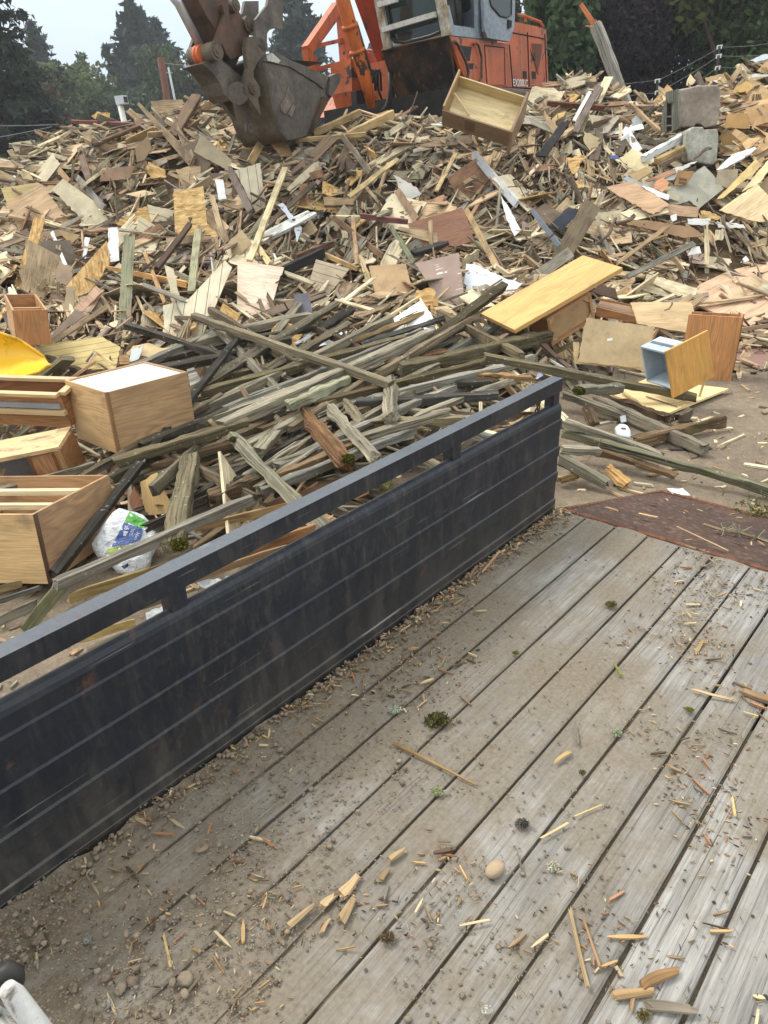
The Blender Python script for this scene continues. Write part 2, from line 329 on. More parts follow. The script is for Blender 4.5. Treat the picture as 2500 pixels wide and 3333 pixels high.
m_steel('chain', 'rusty_chain', rgb(86, 56, 42), rgb(128, 84, 58), .8, .3, 30)
m_steel('concrete', 'cast_concrete', rgb(134, 122, 110), rgb(168, 156, 142), .95, 0, 2.5); m_steel('concrete_b', 'mossy_concrete', rgb(146, 144, 130), rgb(198, 196, 184), .95, 0, 5)
m_ground('ground', 'sandy_yard', rgb(112, 100, 86), rgb(138, 124, 106)); m_ground('soil', 'crumbly_soil', rgb(118, 106, 91), rgb(142, 129, 112), 2.2); m_ground('mound', 'splinter_dust', rgb(84, 68, 52), rgb(124, 102, 78), 2.)
m_leaf('leaf', 'leaf_mass')
k = NT('chrome_rod', .22, .7); k.b.inputs['Metallic'].default_value = .55; M['chrome'] = k.col((.5, .53, .57))
k = NT('black_rubber', .5); n = k.noise(k.pos(), 12, 4); k.bump(n, .1, .004); M['rubber'] = k.col(k.mul(rgb(46, 44, 42), k.ramp(n, [(.3, .7), (.7, 1.3)])))
k = NT('cab_glass', .06, .6); k.b.inputs['Base Color'].default_value = (.02, .032, .03, 1); k.b.inputs['Alpha'].default_value = .82; M['glass'] = k.m
k = NT('bark', .95); p = k.pos(); n = k.noise(k.mp(p, (12, 12, 2)), 1, 4); M['bark'] = k.col(k.mul(rgb(92, 76, 62), k.ramp(n, [(.3, .5), (.7, 1.1)])))
k = NT('rusty_ramp_mesh', .8); p = k.gv(); n = k.noise(k.pos(), 1.7, 5, .3); n2 = k.noise(k.pos(), 30, 4)
vm = k.n('ShaderNodeTexVoronoi'); vm.inputs['Scale'].default_value = 1; k.l(k.mp(p, (30, 60, 1)), vm.inputs['Vector'])
c = k.mix(k.ramp(n, [(.35, 0.), (.65, 1.)]), rgb(84, 68, 61), rgb(104, 82, 72)); c = k.mul(c, k.ramp(vm.outputs['Distance'], [(.1, 1.12), (.5, .62)])); c = k.mul(c, k.ramp(n2, [(.3, .8), (.7, 1.1)])); k.bump(vm.outputs['Distance'], .6, .006); M['ramp'] = k.col(c)

k = NT('white_lettering', .6); M['white'] = k.col(rgb(232, 228, 220))
m_steel('paintbar', 'scuffed_white_bar', rgb(170, 168, 160), rgb(206, 204, 198), .6, 0, 8); m_orange('orangedark', 'boom_paint', rgb(170, 62, 34))

k = NT('scratched_board', .6); g = k.gv(); n = k.noise(g, 5, 4); s1 = k.noise(k.mp(g, (4, 60, 1), (0, 0, .9)), 1, 3, .3); s2 = k.noise(g, 7, 3, .2)
c = k.mul(k.attr('tint'), k.ramp(n, [(.3, .82), (.7, 1.08)])); mk_ = k.math('MULTIPLY', k.ramp(s1, [(.62, 0.), (.66, 1.)]), k.ramp(s2, [(.5, 0.), (.55, 1.)])); M['scratch'] = k.col(k.mix(mk_, c, rgb(226, 220, 212)))
k = NT('dirty_white_laminate', .5); g = k.gv(); n = k.noise(g, 60, 5, 0, .7); n2 = k.noise(g, 7, 3)
c = k.mul(rgb(232, 232, 230), k.ramp(n2, [(.3, .9), (.7, 1.02)])); M['laminate'] = k.col(k.mix(k.ramp(n, [(.62, 0.), (.68, .8)]), c, rgb(90, 82, 72)))
k = NT('scuffed_oak', .6); g = k.gv(); n = k.noise(k.mp(g, (6, 14, 14)), 1, 5, .3, .65); n2 = k.noise(k.mp(g, (7, 150, 150)), 1, 3)
c = k.mul(k.attr('tint'), k.ramp(n2, [(.3, .75), (.65, 1.05)])); M['scuff'] = k.col(k.mix(k.ramp(n, [(.50, 0.), (.62, .7)]), c, rgb(98, 84, 68)))
k = NT('yellow_tub_plastic', .38, .5); p = k.pos(); n = k.noise(p, 6, 5, .2, .65); c = k.mix(k.ramp(n, [(.55, 0.), (.72, .8)]), k.attr('tint'), rgb(96, 82, 28)); M['tub'] = k.col(c)
k = NT('plastic_bag', .35, .5); p = k.pos(); n = k.noise(p, 22, 5, .3); c = k.mul(k.attr('tint'), k.ramp(n, [(.3, .88), (.7, 1.03)])); k.bump(n, .9, .03); M['bag'] = k.col(c)
k = NT('navy_print', .6); M['navy'] = k.col(rgb(40, 48, 96))
k = NT('scuffed_tube_paint', .4); p = k.pos(); n = k.noise(p, 40, 5, .3, .65); n2 = k.noise(p, 160, 4); c = k.mix(k.ramp(n, [(.54, 0.), (.66, .8)]), k.mul(k.attr('tint'), k.ramp(n2, [(.3, .9), (.7, 1.03)])), rgb(120, 104, 88)); M['tubepaint'] = k.col(c)
m_steel('emblem', 'worn_raised_emblem', rgb(92, 82, 72), rgb(128, 118, 104), .5, .3, 12)
m_steel('shell', 'dusty_bucket_back', rgb(78, 68, 58), rgb(112, 99, 83), .7, .15, 2.4)
k = NT('streaked_guard_plate', .6); p = k.pos(); n = k.noise(p, 2.2, 5, .3, .6); st = k.noise(k.mp(p, (16, 16, 1.2)), 1, 5, .2, .7); n2 = k.noise(p, 22, 4)
c = k.mix(k.ramp(n, [(.42, 0.), (.62, 1.)]), rgb(34, 30, 28), rgb(92, 64, 40)); c = k.mix(k.ramp(st, [(.58, 0.), (.7, .6)]), c, rgb(132, 96, 52)); M['guard2'] = k.col(k.mul(c, k.ramp(n2, [(.3, .75), (.7, 1.15)])))
# ------------------------------------------------------------------ ground
b = MB(); xs = np.concatenate([[-140, -70], np.linspace(-25, 25, 60), [70, 140]]); ys = np.concatenate([[-42, -20], np.linspace(-4, 30, 50), [60, 112]])
P = np.zeros((len(xs), len(ys), 3)); P[:, :, 0] = xs[:, None]; P[:, :, 1] = ys[None, :]
P[:, :, 2] = (fbm(np.stack([P[:, :, 0] * .6, P[:, :, 1] * .6, P[:, :, 0] * 0], -1)) - .47) * .05
b.grid(P); tag(b.build('ground', M['ground'], smooth=True), kind='structure')
# ------------------------------------------------------------------ the heap's surface: forward distance for every pixel of the photograph
_ql = [200, 350, 420, 500, 600, 700, 800, 900, 1000, 1100, 1200, 1300, 1400, 1500, 1600, 1700, 1800, 1900, 2100]
_Yl = [12.4, 11.7, 11.2, 10.7, 10.1, 9.5, 8.9, 8.2, 7.5, 6.8, 6.1, 5.45, 4.9, 4.45, 4.05, 3.68, 3.36, 3.08, 2.62]
_qr = [150, 200, 300, 400, 500, 600, 700, 800, 900, 950, 1000, 1100, 1200, 1250, 1300]
_Yr = [12.9, 12.6, 12.0, 11.4, 10.8, 10.2, 9.7, 9.3, 8.9, 8.6, 8.2, 7.5, 6.75, 6.45, 6.08]
def qof(px, py): return py + (px - 1250) * .0415
def sY(px, py):
    q = qof(px, py); l = np.interp(q, _ql, _Yl); r = np.interp(q, _qr, _Yr)
    if q > 1240: d = ray(px, py); r = -CZ / d[2] * d[1] * 1.004 if d[2] < 0 else r
    t = min(1, max(0, (px - 1650) / 320)); t = t * t * (3 - 2 * t)
    return l * (1 - t) + r * t
def S(px, py, lift=0.0):
    p = atY(px, py, sY(px, py))
    if lift: p = p + unit(EYE - p) * lift
    return p
def Sn(px, py):
    a = S(px - 25, py); b_ = S(px + 25, py); c = S(px, py + 25); d = S(px, py - 25)
    n = unit(np.cross(b_ - a, d - c)); return n if n @ (EYE - S(px, py)) > 0 else -n
_cx = [-700, -300, 0, 60, 130, 190, 300, 420, 520, 600, 700, 760, 850, 960, 1050, 1150, 1250, 1350, 1450, 1550, 1700, 1760, 1800, 1860, 1930, 2000, 2060, 2150, 2200, 2280, 2350, 2400, 2450, 2500, 2800, 3200]
_cy = [660, 600, 548, 520, 485, 452, 428, 425, 385, 360, 360, 430, 490, 490, 455, 415, 392, 392, 410, 430, 400, 340, 290, 275, 275, 320, 350, 350, 320, 305, 300, 262, 236, 212, 190, 180]
def crest(px): return float(np.interp(px, _cx, _cy))
cols = np.arange(-700, 3201, 30); P = []
for px in cols:
    c = crest(px); row = []
    for v in np.linspace(0, 1, 46):
        py = 2060 + (c - 2060) * v; p = S(px, py)
        nz = (fbm(np.array([p[0] * 2.2, p[1] * 2.2, p[2] * 2.2])) - .47) * .28
        row.append(p + np.array([0, -.04, -.13 + nz * (.4 + v * .6)]))
    e = row[-1]; dv = unit(np.array([e[0], e[1], 0]))
    for dd, dz in ((.8, .0), (2, -.1), (3.5, -.2), (5.5, -.6), (7, -1.4), (9, -2.9)): row.append(e + dv * dd + np.array([0, 0, max(dz, -e[2] - .2)]))
    P.append(row)
b = MB(); b.grid(np.array(P)); tag(b.build('terrain', M['mound'], smooth=True), kind='structure')
# ------------------------------------------------------------------ trailer
tr = thing('utility_trailer', 'black steel utility trailer with grey plank deck and rusty fold-down ramp', 'trailer', tp(-.7, 1.2, 0))
n0 = -1.428; t_end = 2.80; pl_edges = [-1.425, -1.281, -1.138, -.993, -.853, -.717, -.575]
while pl_edges[-1] < 1.0: pl_edges.append(pl_edges[-1] + .143)
Rt = np.stack([TT, TN, np.array([0, 0, 1])], 1)   # along, across, up  (left-handed pieces are fine for boxes)
for i in range(len(pl_edges) - 1):
    a, c = pl_edges[i] + .0045, pl_edges[i + 1] - .0045; gz = rng.normal(0, .0016); te = t_end + rng.uniform(-.012, .012); tb = -1.2
    nt_, nn_ = 120, 5; b = MB(); off = rng.random(3) * 20
    tt = np.linspace(tb, te, nt_); aa = np.linspace(0, 1, nn_)
    wob = (fbm(np.stack([tt * 3, tt * 0 + i * 3.1, tt * 0], -1), 3) - .45) * .006; wob2 = (fbm(np.stack([tt * 3, tt * 0 + i * 3.1 + 50, tt * 0], -1), 3) - .45) * .006
    P = np.zeros((nt_, nn_ + 4, 3)); G = np.zeros_like(P)
    for j in range(nt_):
        A, C_ = a + wob[j], c + wob2[j]
        prof = [(A, BED - .038), (A, BED - .006)] + [(A + .005 + (C_ - A - .01) * u, BED + gz - .004 * abs(2 * u - 1) ** 2 + (fbm(np.array([tt[j] * 9, u * 2, i * 7.])) - .45) * .003) for u in aa] + [(C_, BED - .006), (C_, BED - .038)]
        for q, (nn, zz) in enumerate(prof): P[j, q] = tp(nn, tt[j], zz); G[j, q] = (tt[j] + off[0], nn + off[1], zz + off[2])
    tone = .3 + rng.random() * .7
    b.grid(P[:, ::-1], rgb(int(139 + 24 * tone), int(136 + 24 * tone), int(131 + 24 * tone)), G[:, ::-1])
    e1 = P[-1]; b.add(e1, [tuple(range(len(e1)))], G[-1] * np.array([1, 3, 3]), rgb(120, 110, 98))
    for ts_ in (.06, .66, 1.27, 1.86, 2.45, 2.76):
        for nn in (a + .03, c - .03):
            c0 = tp(nn + rng.normal() * .004, ts_ + rng.normal() * .01, BED + gz + .0012); b.add([c0 + .0042 * (TN * math.cos(q) + TT * math.sin(q)) for q in np.linspace(0, 2 * math.pi, 9)[:-1]], [tuple(range(8))], None, (.03, .028, .026))
    o = b.build('deck_plank', M['deck'], tr)
    at = o.data.attributes.new('clean', 'FLOAT', 'POINT'); cl = np.clip((np.array([v.co for v in o.data.vertices]) @ TN + .7 * 0 + wloc(tr).dot(Vector(TN)) + 1.0) / 1.3, -.3, 1); tl = np.array([v.co for v in o.data.vertices]) @ TT + wloc(tr).dot(Vector(TT))
    at.data.foreach_set('value', (cl + np.clip((tl - 2.2) * .3, -.1, .1)).astype(np.float32))
# side panel
prof = [(BED - .06, .0), (BED + .012, .0), (BED + .02, .008), (BED + .03, 0.)]
for r in (.475, .612, .735, .862): prof += [(r - .050, .0), (r - .0475, .006), (r - .003, .007), (r + .001, .0)]
prof += [(.905, 0.), (.918, -.004), (.929, -.012), (.934, -.024), (.929, -.036), (.915, -.04)]
tt = np.concatenate([np.linspace(-1.6, 2.7, 90), [2.785, 2.79]]); P = np.zeros((len(tt), len(prof), 3)); G = np.zeros_like(P)
for j, t in enumerate(tt):
    for q, (z, d) in enumerate(prof):
        dn = (fbm(np.array([t * 1.7, z * 3, 2.])) - .47) * .012
        P[j, q] = tp(-1.435 + d + dn, t, z); G[j, q] = (t, d, z)
b = MB(); b.grid(P, (1, 1, 1), G); b.build('side_panel', M['trailer'], tr, smooth=False)
P2 = P.copy(); P2 -= TN * .004
b = MB(); b.box(tp(-1.487, -1.6, .988), Rt, (4.385, .052, .056)); b.build('top_rail', M['trailer'], tr)
for t0, z0 in ((-.4, .4), (.80, .4), (2.005, .4), (2.735, .38)):
    b = MB(); b.box(tp(-1.489, t0, z0), Rt, (.05 if t0 < 2.5 else .048, .044, .990 - z0 - .003)); b.build('rail_post', M['trailer'], tr)
b = MB(); b.box(tp(-1.43, -1.2, .24), Rt, (4.0, .08, .135)); b.box(tp(.9, -1.2, .24), Rt, (4.0, .08, .135))
for t in np.arange(-1, 2.6, .6): b.box(tp(-1.34, t, .27), Rt, (.06, 2.23, .10))
b.box(tp(-1.43, 2.81, .27), Rt, (.035, 2.5, .135)); b.build('chassis_frame', M['trailer'], tr)
# chain by the end post
b = MB()
for i in range(7):
    c = tp(-1.462 + .004 * (i % 2), 2.63, .975 - i * .022); ax = TT if i % 2 else TN
    b.tube([c + ax * .010 * math.cos(a) + np.array([0, 0, .016]) * math.sin(a) for a in np.linspace(0, 2 * math.pi, 11)], .0038, 6, cap=False)
b.build('chain', M['chain'], tr)
# ramp: ribbed rusty mesh folded down behind the deck
nt_, nn_ = 270, 8; P = np.zeros((nn_, nt_, 3)); G = np.zeros_like(P)
for i, n in enumerate(np.linspace(-1.40, 1.0, nn_)):
    for j, u in enumerate(np.linspace(0, 1, nt_)):
        zz = BED - .012 - .385 * u + .006 * math.sin(2 * math.pi * 27 * u) + (fbm(np.array([n * 2, u * 3, 1.])) - .47) * .05 * u
        P[i, j] = tp(n, 2.845 + 1.23 * u, zz); G[i, j] = (n, u * 1.23, 0)
rp = MB(); rp.grid(P, (1, 1, 1), G); ro = rp.build('ramp_gate', M['ramp'], tr, smooth=True)
b = MB(); b.tube([tp(-1.40, 2.84, BED - .015), tp(-1.40, 4.08, BED - .40)], .014, 8); b.tube([tp(-1.43, 2.835, BED - .02), tp(1.0, 2.835, BED - .02)], .014, 8); b.tube([tp(-1.40, 4.08, BED - .40), tp(1.0, 4.08, BED - .40)], .016, 8)
b.build('ramp_edge', M['chain'], ro)
# ------------------------------------------------------------------ excavator
XO = np.array([1.206, 11.978, 2.613]); XR = np.array([[.5702, -.8183, -.0727], [.8214, .5689, .0394], [.0091, -.0821, .9966]]); XL, XW, XH = 3.475, 1.094, .591
ex = thing('excavator', 'orange tracked excavator with grey cab standing on top of the wood heap', 'excavator', (1.2, 13, 1.6))
SX, SY, SZ = XR[:, 0], XR[:, 1], XR[:, 2]
def xl(x, y, z): return XO + SX * x + SY * y + SZ * z
def side(r, *pts, off=0.0): return [onplane(*R_(r, p), XO - SY * off, SY) for p in pts]     # on the machine's left flank
def front(r, *pts, off=0.0): return [onplane(*R_(r, p), XO - SX * off, SX) for p in pts]
def part(name, mat, tops, dv, parent=ex, smooth=False):
    b = MB(); b.prism(tops, dv); return b.build(name, mat, parent, smooth=smooth)
# body behind the cab
hood = side('N', (1330, 236), (1365, 168), (1560, 208), (1606, 232), (1626, 684), (1040, 660), (1020, 640), (1010, 320), (1312, 338))
bd = part('engine_housing', M['orange'], hood, SY * 2.5)
b = MB(); b.tube(side('N', (1372, 112), (1440, 122), (1560, 168), (1582, 205), off=-.08), .022, 8); b.tube(side('N', (1445, 122), (1447, 168), off=-.08), .02, 8); b.build('hand_rail', M['orange'], bd)
b = MB()
for a, c in (((1462, 250), (1476, 668)), ((1322, 345), (1350, 668)), ((1596, 262), (1612, 680))): b.tube(side('N', a, c, off=.004), .011, 6)
b.tube(side('N', (1340, 250), (1600, 300), off=.004), .010, 6); b.build('panel_seam', M['darkhole'], bd)
gr = part('vent_grille', M['orange'], side('N', (1490, 388), (1500, 328), (1568, 338), (1586, 392), (1548, 575), off=.012), SY * .012)
b = MB()
for i in range(26):
    y0 = 336 + i * 8.6
    wl = 1497 + max(0, (y0 - 392) * .25) + 3; wr = 1580 - max(0, (y0 - 392) * .2) - 3
    if wr - wl > 6: b.prism(side('N', (wl, y0 + 1), (wr, y0 + 3), (wr, y0 + 6), (wl, y0 + 4), off=.02), SY * .007)
b.build('grille_slat', M['guard'], gr)
for c in ((1442, 578), (1512, 580)):
    x, y = c; part('latch', M['darkhole'], side('N', (x - 16, y - 30), (x + 15, y - 28), (x + 17, y + 28), (x - 12, y + 28), off=.006), SY * .01, bd)
tx = bpy.data.curves.new('model_lettering', 'FONT'); tx.body = 'EX200LC'; tx.size = .15; tx.extrude = .003; tx.materials.append(M['white'] if 'white' in M else None)
to = bpy.data.objects.new('lettering', tx)
p0 = np.array(side('N', (1352, 664), off=.008)[0]) - np.array(wloc(ex)); xd = unit(np.array(side('N', (1465, 668))[0]) - np.array(side('N', (1352, 664))[0])); zd = SZ
to.matrix_basis = Matrix(((xd[0], zd[0], -SY[0], p0[0]), (xd[1], zd[1], -SY[1], p0[1]), (xd[2], zd[2], -SY[2], p0[2]), (0, 0, 0, 1)))
tw = np.linalg.norm(np.array(side('N', (1465, 668))[0]) - np.array(side('N', (1352, 664))[0])); tx.size = tw / 3.9
text_mesh(to, bd)
# cab underside flank with steps
fl = part('step_panel', M['orange'], side('N', (862, 278), (1312, 338), (1300, 655), (1010, 655), (960, 560), off=.012), SY * .05)
part('step_recess', M['darkhole'], side('N', (942, 350), (1032, 362), (1018, 470), (975, 470), off=.016), SY * .01, fl); part('step_recess', M['darkhole'], side('N', (985, 488), (1050, 488), (1042, 535), (1000, 530), off=.016), SY * .01, fl)
b = MB(); b.tube(side('N', (872, 330), (900, 322), (925, 345), (985, 470), (1008, 560), (1000, 600), (985, 612), off=.05), .021, 8); b.tube(side('N', (1046, 345), (1062, 330), (1085, 350), (1108, 440), (1108, 600), (1080, 645), off=.05), .018, 8); b.build('grab_bar', M['guard'], fl)
b = MB(); b.tube(side('N', (1130, 350), (1285, 368), (1290, 655), off=.014), .009, 6); b.tube(side('N', (1130, 350), (1150, 645), off=.014), .009, 6); b.build('panel_seam', M['darkhole'], fl)
# rusty guard in front under the cab, sloping back
K0 = xl(0, 0, XH); K1 = xl(0, XW, XH)
bot = [onplane(*R_('N', p), XO + SX * .30, SX) for p in ((925, 770), (500, 852))]
g1 = part('front_guard', M['guard2'], [K0 - SX * .02, K1 - SX * .02, bot[1], bot[0]], SX * .05)
b = MB(); b.tube([K0 - SX * .035, K1 - SX * .035], .018, 6); b.tube([K1 - SX * .03, bot[1] - SX * .02], .012, 6); b.build('guard_edge', M['guard'], g1)
part('belly', M['darkhole'], [xl(.1, .05, -.02), xl(3.3, .05, -.02), xl(3.3, 2.4, -.02), xl(.1, 2.4, -.02)], SZ * -.35)
b = MB(); b.tube(side('N', (1010, 728), (1300, 742), (1660, 762), off=.22), .115, 12); b.build('catwalk_beam', M['rustarm'], ex)
# cab
CH = 1.55
cb = MB()
cbo = part('cab', M['cabgrey'], [xl(.04, .02, XH), xl(.04, XW - .02, XH), xl(.10, XW - .02, XH + .14), xl(.10, .02, XH + .14)], SX * 1.5)
part('cab_roof', M['cabgrey'], [xl(0, -.01, XH + CH), xl(1.62, -.01, XH + CH), xl(1.62, XW + .01, XH + CH), xl(0, XW + .01, XH + CH)], SZ * .12, cbo)
part('cab_back', M['cabgrey'], [xl(1.5, 0, XH + .1), xl(1.58, 0, XH + .1), xl(1.58, 0, XH + CH), xl(1.5, 0, XH + CH)], SY * XW, cbo)
part('cab_far_wall', M['darkhole'], [xl(.1, XW - .05, XH + .1), xl(1.5, XW - .05, XH + .1), xl(1.5, XW - .05, XH + CH), xl(.1, XW - .05, XH + CH)], SY * .04, cbo)
part('windscreen', M['glass'], front('N', (372, 30), (365, -160), (770, -190), (785, 240), (700, 275), (520, 322), (440, 318), (410, 290), off=-.02), SX * .012, cbo)
b = MB(); b.tube(front('N', (362, -120), (372, 40), (405, 285), (440, 322), (520, 328), (700, 282), (788, 246), off=.01), .022, 8); b.build('screen_seal', M['rubber'], cbo)
for a in (((262, -80), (318, -80), (402, 372), (352, 388)), ((735, -70), (800, -80), (858, 268), (800, 282))): part('corner_post', M['cabpost'], front('N', *a, off=.09), SX * .09, cbo)
b = MB()
for a in (((310, 40), (455, -5)), ((345, 232), (752, 112))):
    q = front('N', a[0], a[1], off=.12); b.tube(q, .032, sq=True, upv=SZ)
b.build('guard_bar', M['paintbar'] if 'paintbar' in M else M['cabpost'], cbo)
part('door_pillar', M['cabgrey'], side('N', (838, 60), (858, 40), (905, 235), (920, 268), (1080, 288), (1075, -120), (1150, -120), (1152, 300), (862, 272), off=.004), SY * .06, cbo)
part('door_sill_box', M['cabgrey'], side('N', (910, 218), (985, 206), (1058, 216), (1056, 275), (918, 262), off=-.1), SY * .25, cbo)
st = MB(); st.tube([xl(.95, .55, XH + .12), xl(.95, .55, XH + .55)], [.26, .24], 14); st.tube([xl(1.2, .55, XH + .5), xl(1.3, .55, XH + 1.25)], [.26, .22], 14); st.tube([xl(.7, .2, XH + .15), xl(.62, .22, XH + .75)], .03, 8); st.build('operator_seat', M['rubber'], cbo, smooth=True)
dr = part('cab_door', M['cabgrey'], side('N', (1122, -60), (1362, -60), (1368, 20), (1362, 205), (1325, 322), (1155, 292), (1135, 240), off=.10), SY * .05, cbo)
part('door_window', M['glass'], side('N', (1168, -60), (1332, -60), (1330, 110), (1300, 128), (1250, 112), (1185, 40), off=.112), SY * .006, dr)
b = MB(); b.tube(side('N', (1160, -60), (1180, 42), (1248, 120), (1302, 136), (1338, 114), (1340, -60), off=.11), .013, 8); b.build('window_seal', M['rubber'], dr)
part('door_handle', M['darkhole'], side('N', (1316, 150), (1344, 160), (1340, 210), (1318, 222), off=.125), SY * .03, dr)
b = MB(); b.tube(side('N', (1127, 120), (1131, 235), off=.13), .016, 8)
for y in (135, 165, 195, 225): b.tube(side('N', (1106, y), (1106.5, y + 5), off=.03), .012, 8)
b.build('hinge', M['cabgrey'], dr)
# tracks, mostly sunk in the heap
for yy in (.15, 2.0):
    b = MB(); ring = []
    for a in np.linspace(-math.pi / 2, math.pi / 2, 9): ring.append((3.6 + .36 * math.cos(a), -.75 + .36 * math.sin(a)))
    for a in np.linspace(math.pi / 2, 1.5 * math.pi, 9): ring.append((.2 + .36 * math.cos(a), -.75 + .36 * math.sin(a)))
    b.prism([xl(x, yy, z) for x, z in ring], SY * .6); b.build('track', M['darkhole'], ex)
# boom side: pivots, boom, hoist cylinder, ladder frame
def vpl(s, r, pts):   # vertical plane parallel to the machine's flank, s metres to its right
    return [onplane(*R_(r, p), XO + SY * s, SY) for p in pts]
part('boom', M['orangedark'], vpl(1.75, 'N', [(60, -200), (210, -200), (262, 0), (330, 300), (398, 555), (362, 568), (300, 470), (215, 240), (128, 0)]), -SY * .42)
b = MB(); c = vpl(1.15, 'N', [(10, -190), (42, 20), (120, 280), (205, 590), (262, 830)]); b.tube(c, [.098, .098, .094, .088, .06], 16)
for u in (0.28, .62):
    q0 = c[1] + (c[3] - c[1]) * u; q1 = q0 + unit(c[3] - c[1]) * .05; b.tube([q0, q1], .115, 16)
hc = b.build('hoist_cylinder', M['orange2'], ex, smooth=True)
b = MB()
for a in (-.2, .05): b.tube([c[2] + SZ * .12 + np.array([.07, -.02, 0]) * (1 + a), c[3] + SZ * .1 + np.array([.09, -.02, 0])*(1+a), c[4]+ np.array([.10+a, -.02, .1])], .016, 8)
for i in range(5):
    p = vpl(1.0 + .06 * i, 'N', [(395 + i * 9, 560), (400 + i * 10, 690), (370 + i * 12, 820), (330 + i * 20, 860)]); b.tube(p, .02, 8)
for i in range(3):
    p = vpl(1.1, 'N', [(248 + i * 22, 640), (252 + i * 22, 560), (268 + i * 22, 540), (285 + i * 22, 565), (290 + i * 22, 700)]); b.tube(p, .018, 8)
b.build('hydraulic_hose', M['rubber'], ex, smooth=True)
fr = part('side_box', M['orange'], vpl(2.55, 'M', [(1360, 1060), (1440, 905), (1520, 770), (1606, 752), (1660, 752), (1700, 1010), (1600, 1025)]), -SY * .5)
part('side_box', M['orange'], vpl(1.9, 'N', [(98, 455), (268, 440), (312, 446), (330, 560), (330, 700), (300, 800), (150, 850), (110, 700)]), SY * .4)
part('work_lamp', M['darkhole'], vpl(1.75, 'N', [(140, 700), (225, 690), (236, 830), (150, 840)]), SY * .1)
b = MB()
for a, w_ in ((((1515, 55), (1240, 455)), .068), (((1240, 440), (1282, 650)), .06), (((1560, 110), (1612, 790)), .075), (((1300, 420), (1555, 362)), .028), (((1288, 632), (1575, 560)), .028), (((1440, 705), (1590, 540)), .024), (((1330, 400), (1535, 120)), .028), (((1305, 500), (1340, 655)), .022)):
    b.tube(vpl(2.4, 'M', a), w_, sq=True, upv=SY)
b.build('guard_frame', M['orange'], ex)
b = MB(); b.tube(vpl(2.9, 'N', [(180, 385), (255, 392), (300, 400)]), .02, 8); b.tube(vpl(2.9, 'N', [(250, 395), (250, 440)]), .02, 8); b.tube(vpl(2.0, 'N', [(195, 430), (335, 520)]), .06, sq=True); b.build('hand_rail', M['orange'], ex)
# arm, linkage and bucket in the boom plane
AC = np.array([-.95, 11.1, 2.6])
def apl(s, pts, r='M'): return [onplane(*R_(r, p), AC + SY * s, SY) for p in pts]     # s>0: away (machine's right)
part('arm', M['rustarm'], apl(-.17, [(235, -60), (520, -60), (640, 120), (722, 288), (722, 330), (700, 470), (655, 505), (560, 530), (515, 480), (490, 415), (395, 225), (330, 130)]), SY * .34)
def shift(ds, s, pts): return [p + SY * ds for p in apl(s, pts)]
sg = part('guide_plate', M['steel'], apl(-.30, [(905, -60), (1028, -60), (1026, 262), (960, 250), (905, 270), (885, 300), (880, 440), (845, 465), (792, 400), (780, 330), (782, 175), (830, 110), (885, 45)]), SY * .04)
part('guide_plate', M['steel'], shift(.40, -.30, [(905, -60), (1028, -60), (1026, 262), (960, 250), (905, 270), (885, 300), (880, 440), (845, 465), (792, 400), (780, 330), (782, 175), (830, 110), (885, 45)]), SY * .04)
for s in (0, .40):
    b = MB(); b.prism(shift(s, -.245, [(480, 40), (530, 30), (545, 120), (520, 210), (478, 400), (440, 430), (405, 400), (430, 330), (500, 130)]), SY * .045); b.build('tipping_link', M['rustarm'], ex)
b = MB(); b.prism(apl(.32, [(300, 80), (345, 150), (365, 210), (310, 400), (280, 420), (262, 330), (310, 180)]), SY * .04)
b.build('tipping_link', M['rustarm'], ex)
def pin(c, sn, ln, r, mat, name='pivot_pin'):
    p = apl(sn, [c])[0]; b = MB(); b.tube([p, p + SY * ln * .3, p + SY * ln * .32, p + SY * ln * .6, p + SY * ln * .62, p + SY * ln], [r, r, r * .92, r * .92, r, r], 22)
    b.tube([p - SY * .014, p], r * .66, 16); b.tube([p - SY * .022, p - SY * .014], r * .3, 10); return b.build(name, mat, ex)
pin((432, 458), -.24, .40, .098, M['shell']); pin((318, 492), -.06, .09, .108, M['orange']); pin((840, 395), -.26, .20, .095, M['shell']); pin((768, 792), -.34, .40, .062, M['shell']); pin((603, 45), -.26, .36, .07, M['shell']); pin((728, 215), -.2, .12, .085, M['shell'])
b = MB(); b.tube(apl(.02, [(10, -60), (85, 30), (285, 420)]), .05, 16); b.build('chrome_rod', M['chrome'], ex, smooth=True)
b = MB(); b.prism(apl(-.14, [(300, 570), (390, 520), (480, 545), (560, 610), (700, 730), (680, 880), (560, 905), (500, 850), (455, 740), (380, 640)]), SY * .30); b.cyl(apl(-.22, [(620, 840)])[0], apl(.3, [(620, 840)])[0], .12, 18); b.build('bucket_link', M['steel'], ex)
bk = bpy.data.objects.new('bucket', None); COL.objects.link(bk); bk.parent = ex
BS = -.36; BW = .70
plate = [(840, 552), (940, 462), (1100, 545), (1300, 632), (1468, 702), (1530, 668), (1535, 740), (1500, 800), (1445, 900), (1400, 885), (1350, 1030), (1290, 1195), (1190, 1240), (1066, 1268), (1000, 1180), (955, 1060), (925, 940), (908, 850), (905, 745)]
part('side_plate', M['steel'], apl(BS, plate), SY * .03, bk); part('side_plate', M['steel'], shift(BW, BS, plate), SY * -.03, bk)
sh = [(1400, 560), (1110, 540), (940, 470), (840, 556), (905, 745), (908, 850), (925, 940), (955, 1060), (1000, 1180), (1066, 1266), (1190, 1238), (1285, 1190)]
na = apl(BS - .005, sh); P = np.array([[p + SY * s for s in np.linspace(0, BW + .01, 6)] for p in na]); b = MB(); b.grid(P); b.grid(P[:, ::-1] + SX * .03); b.build('bucket_shell', M['shell'], bk, smooth=True)
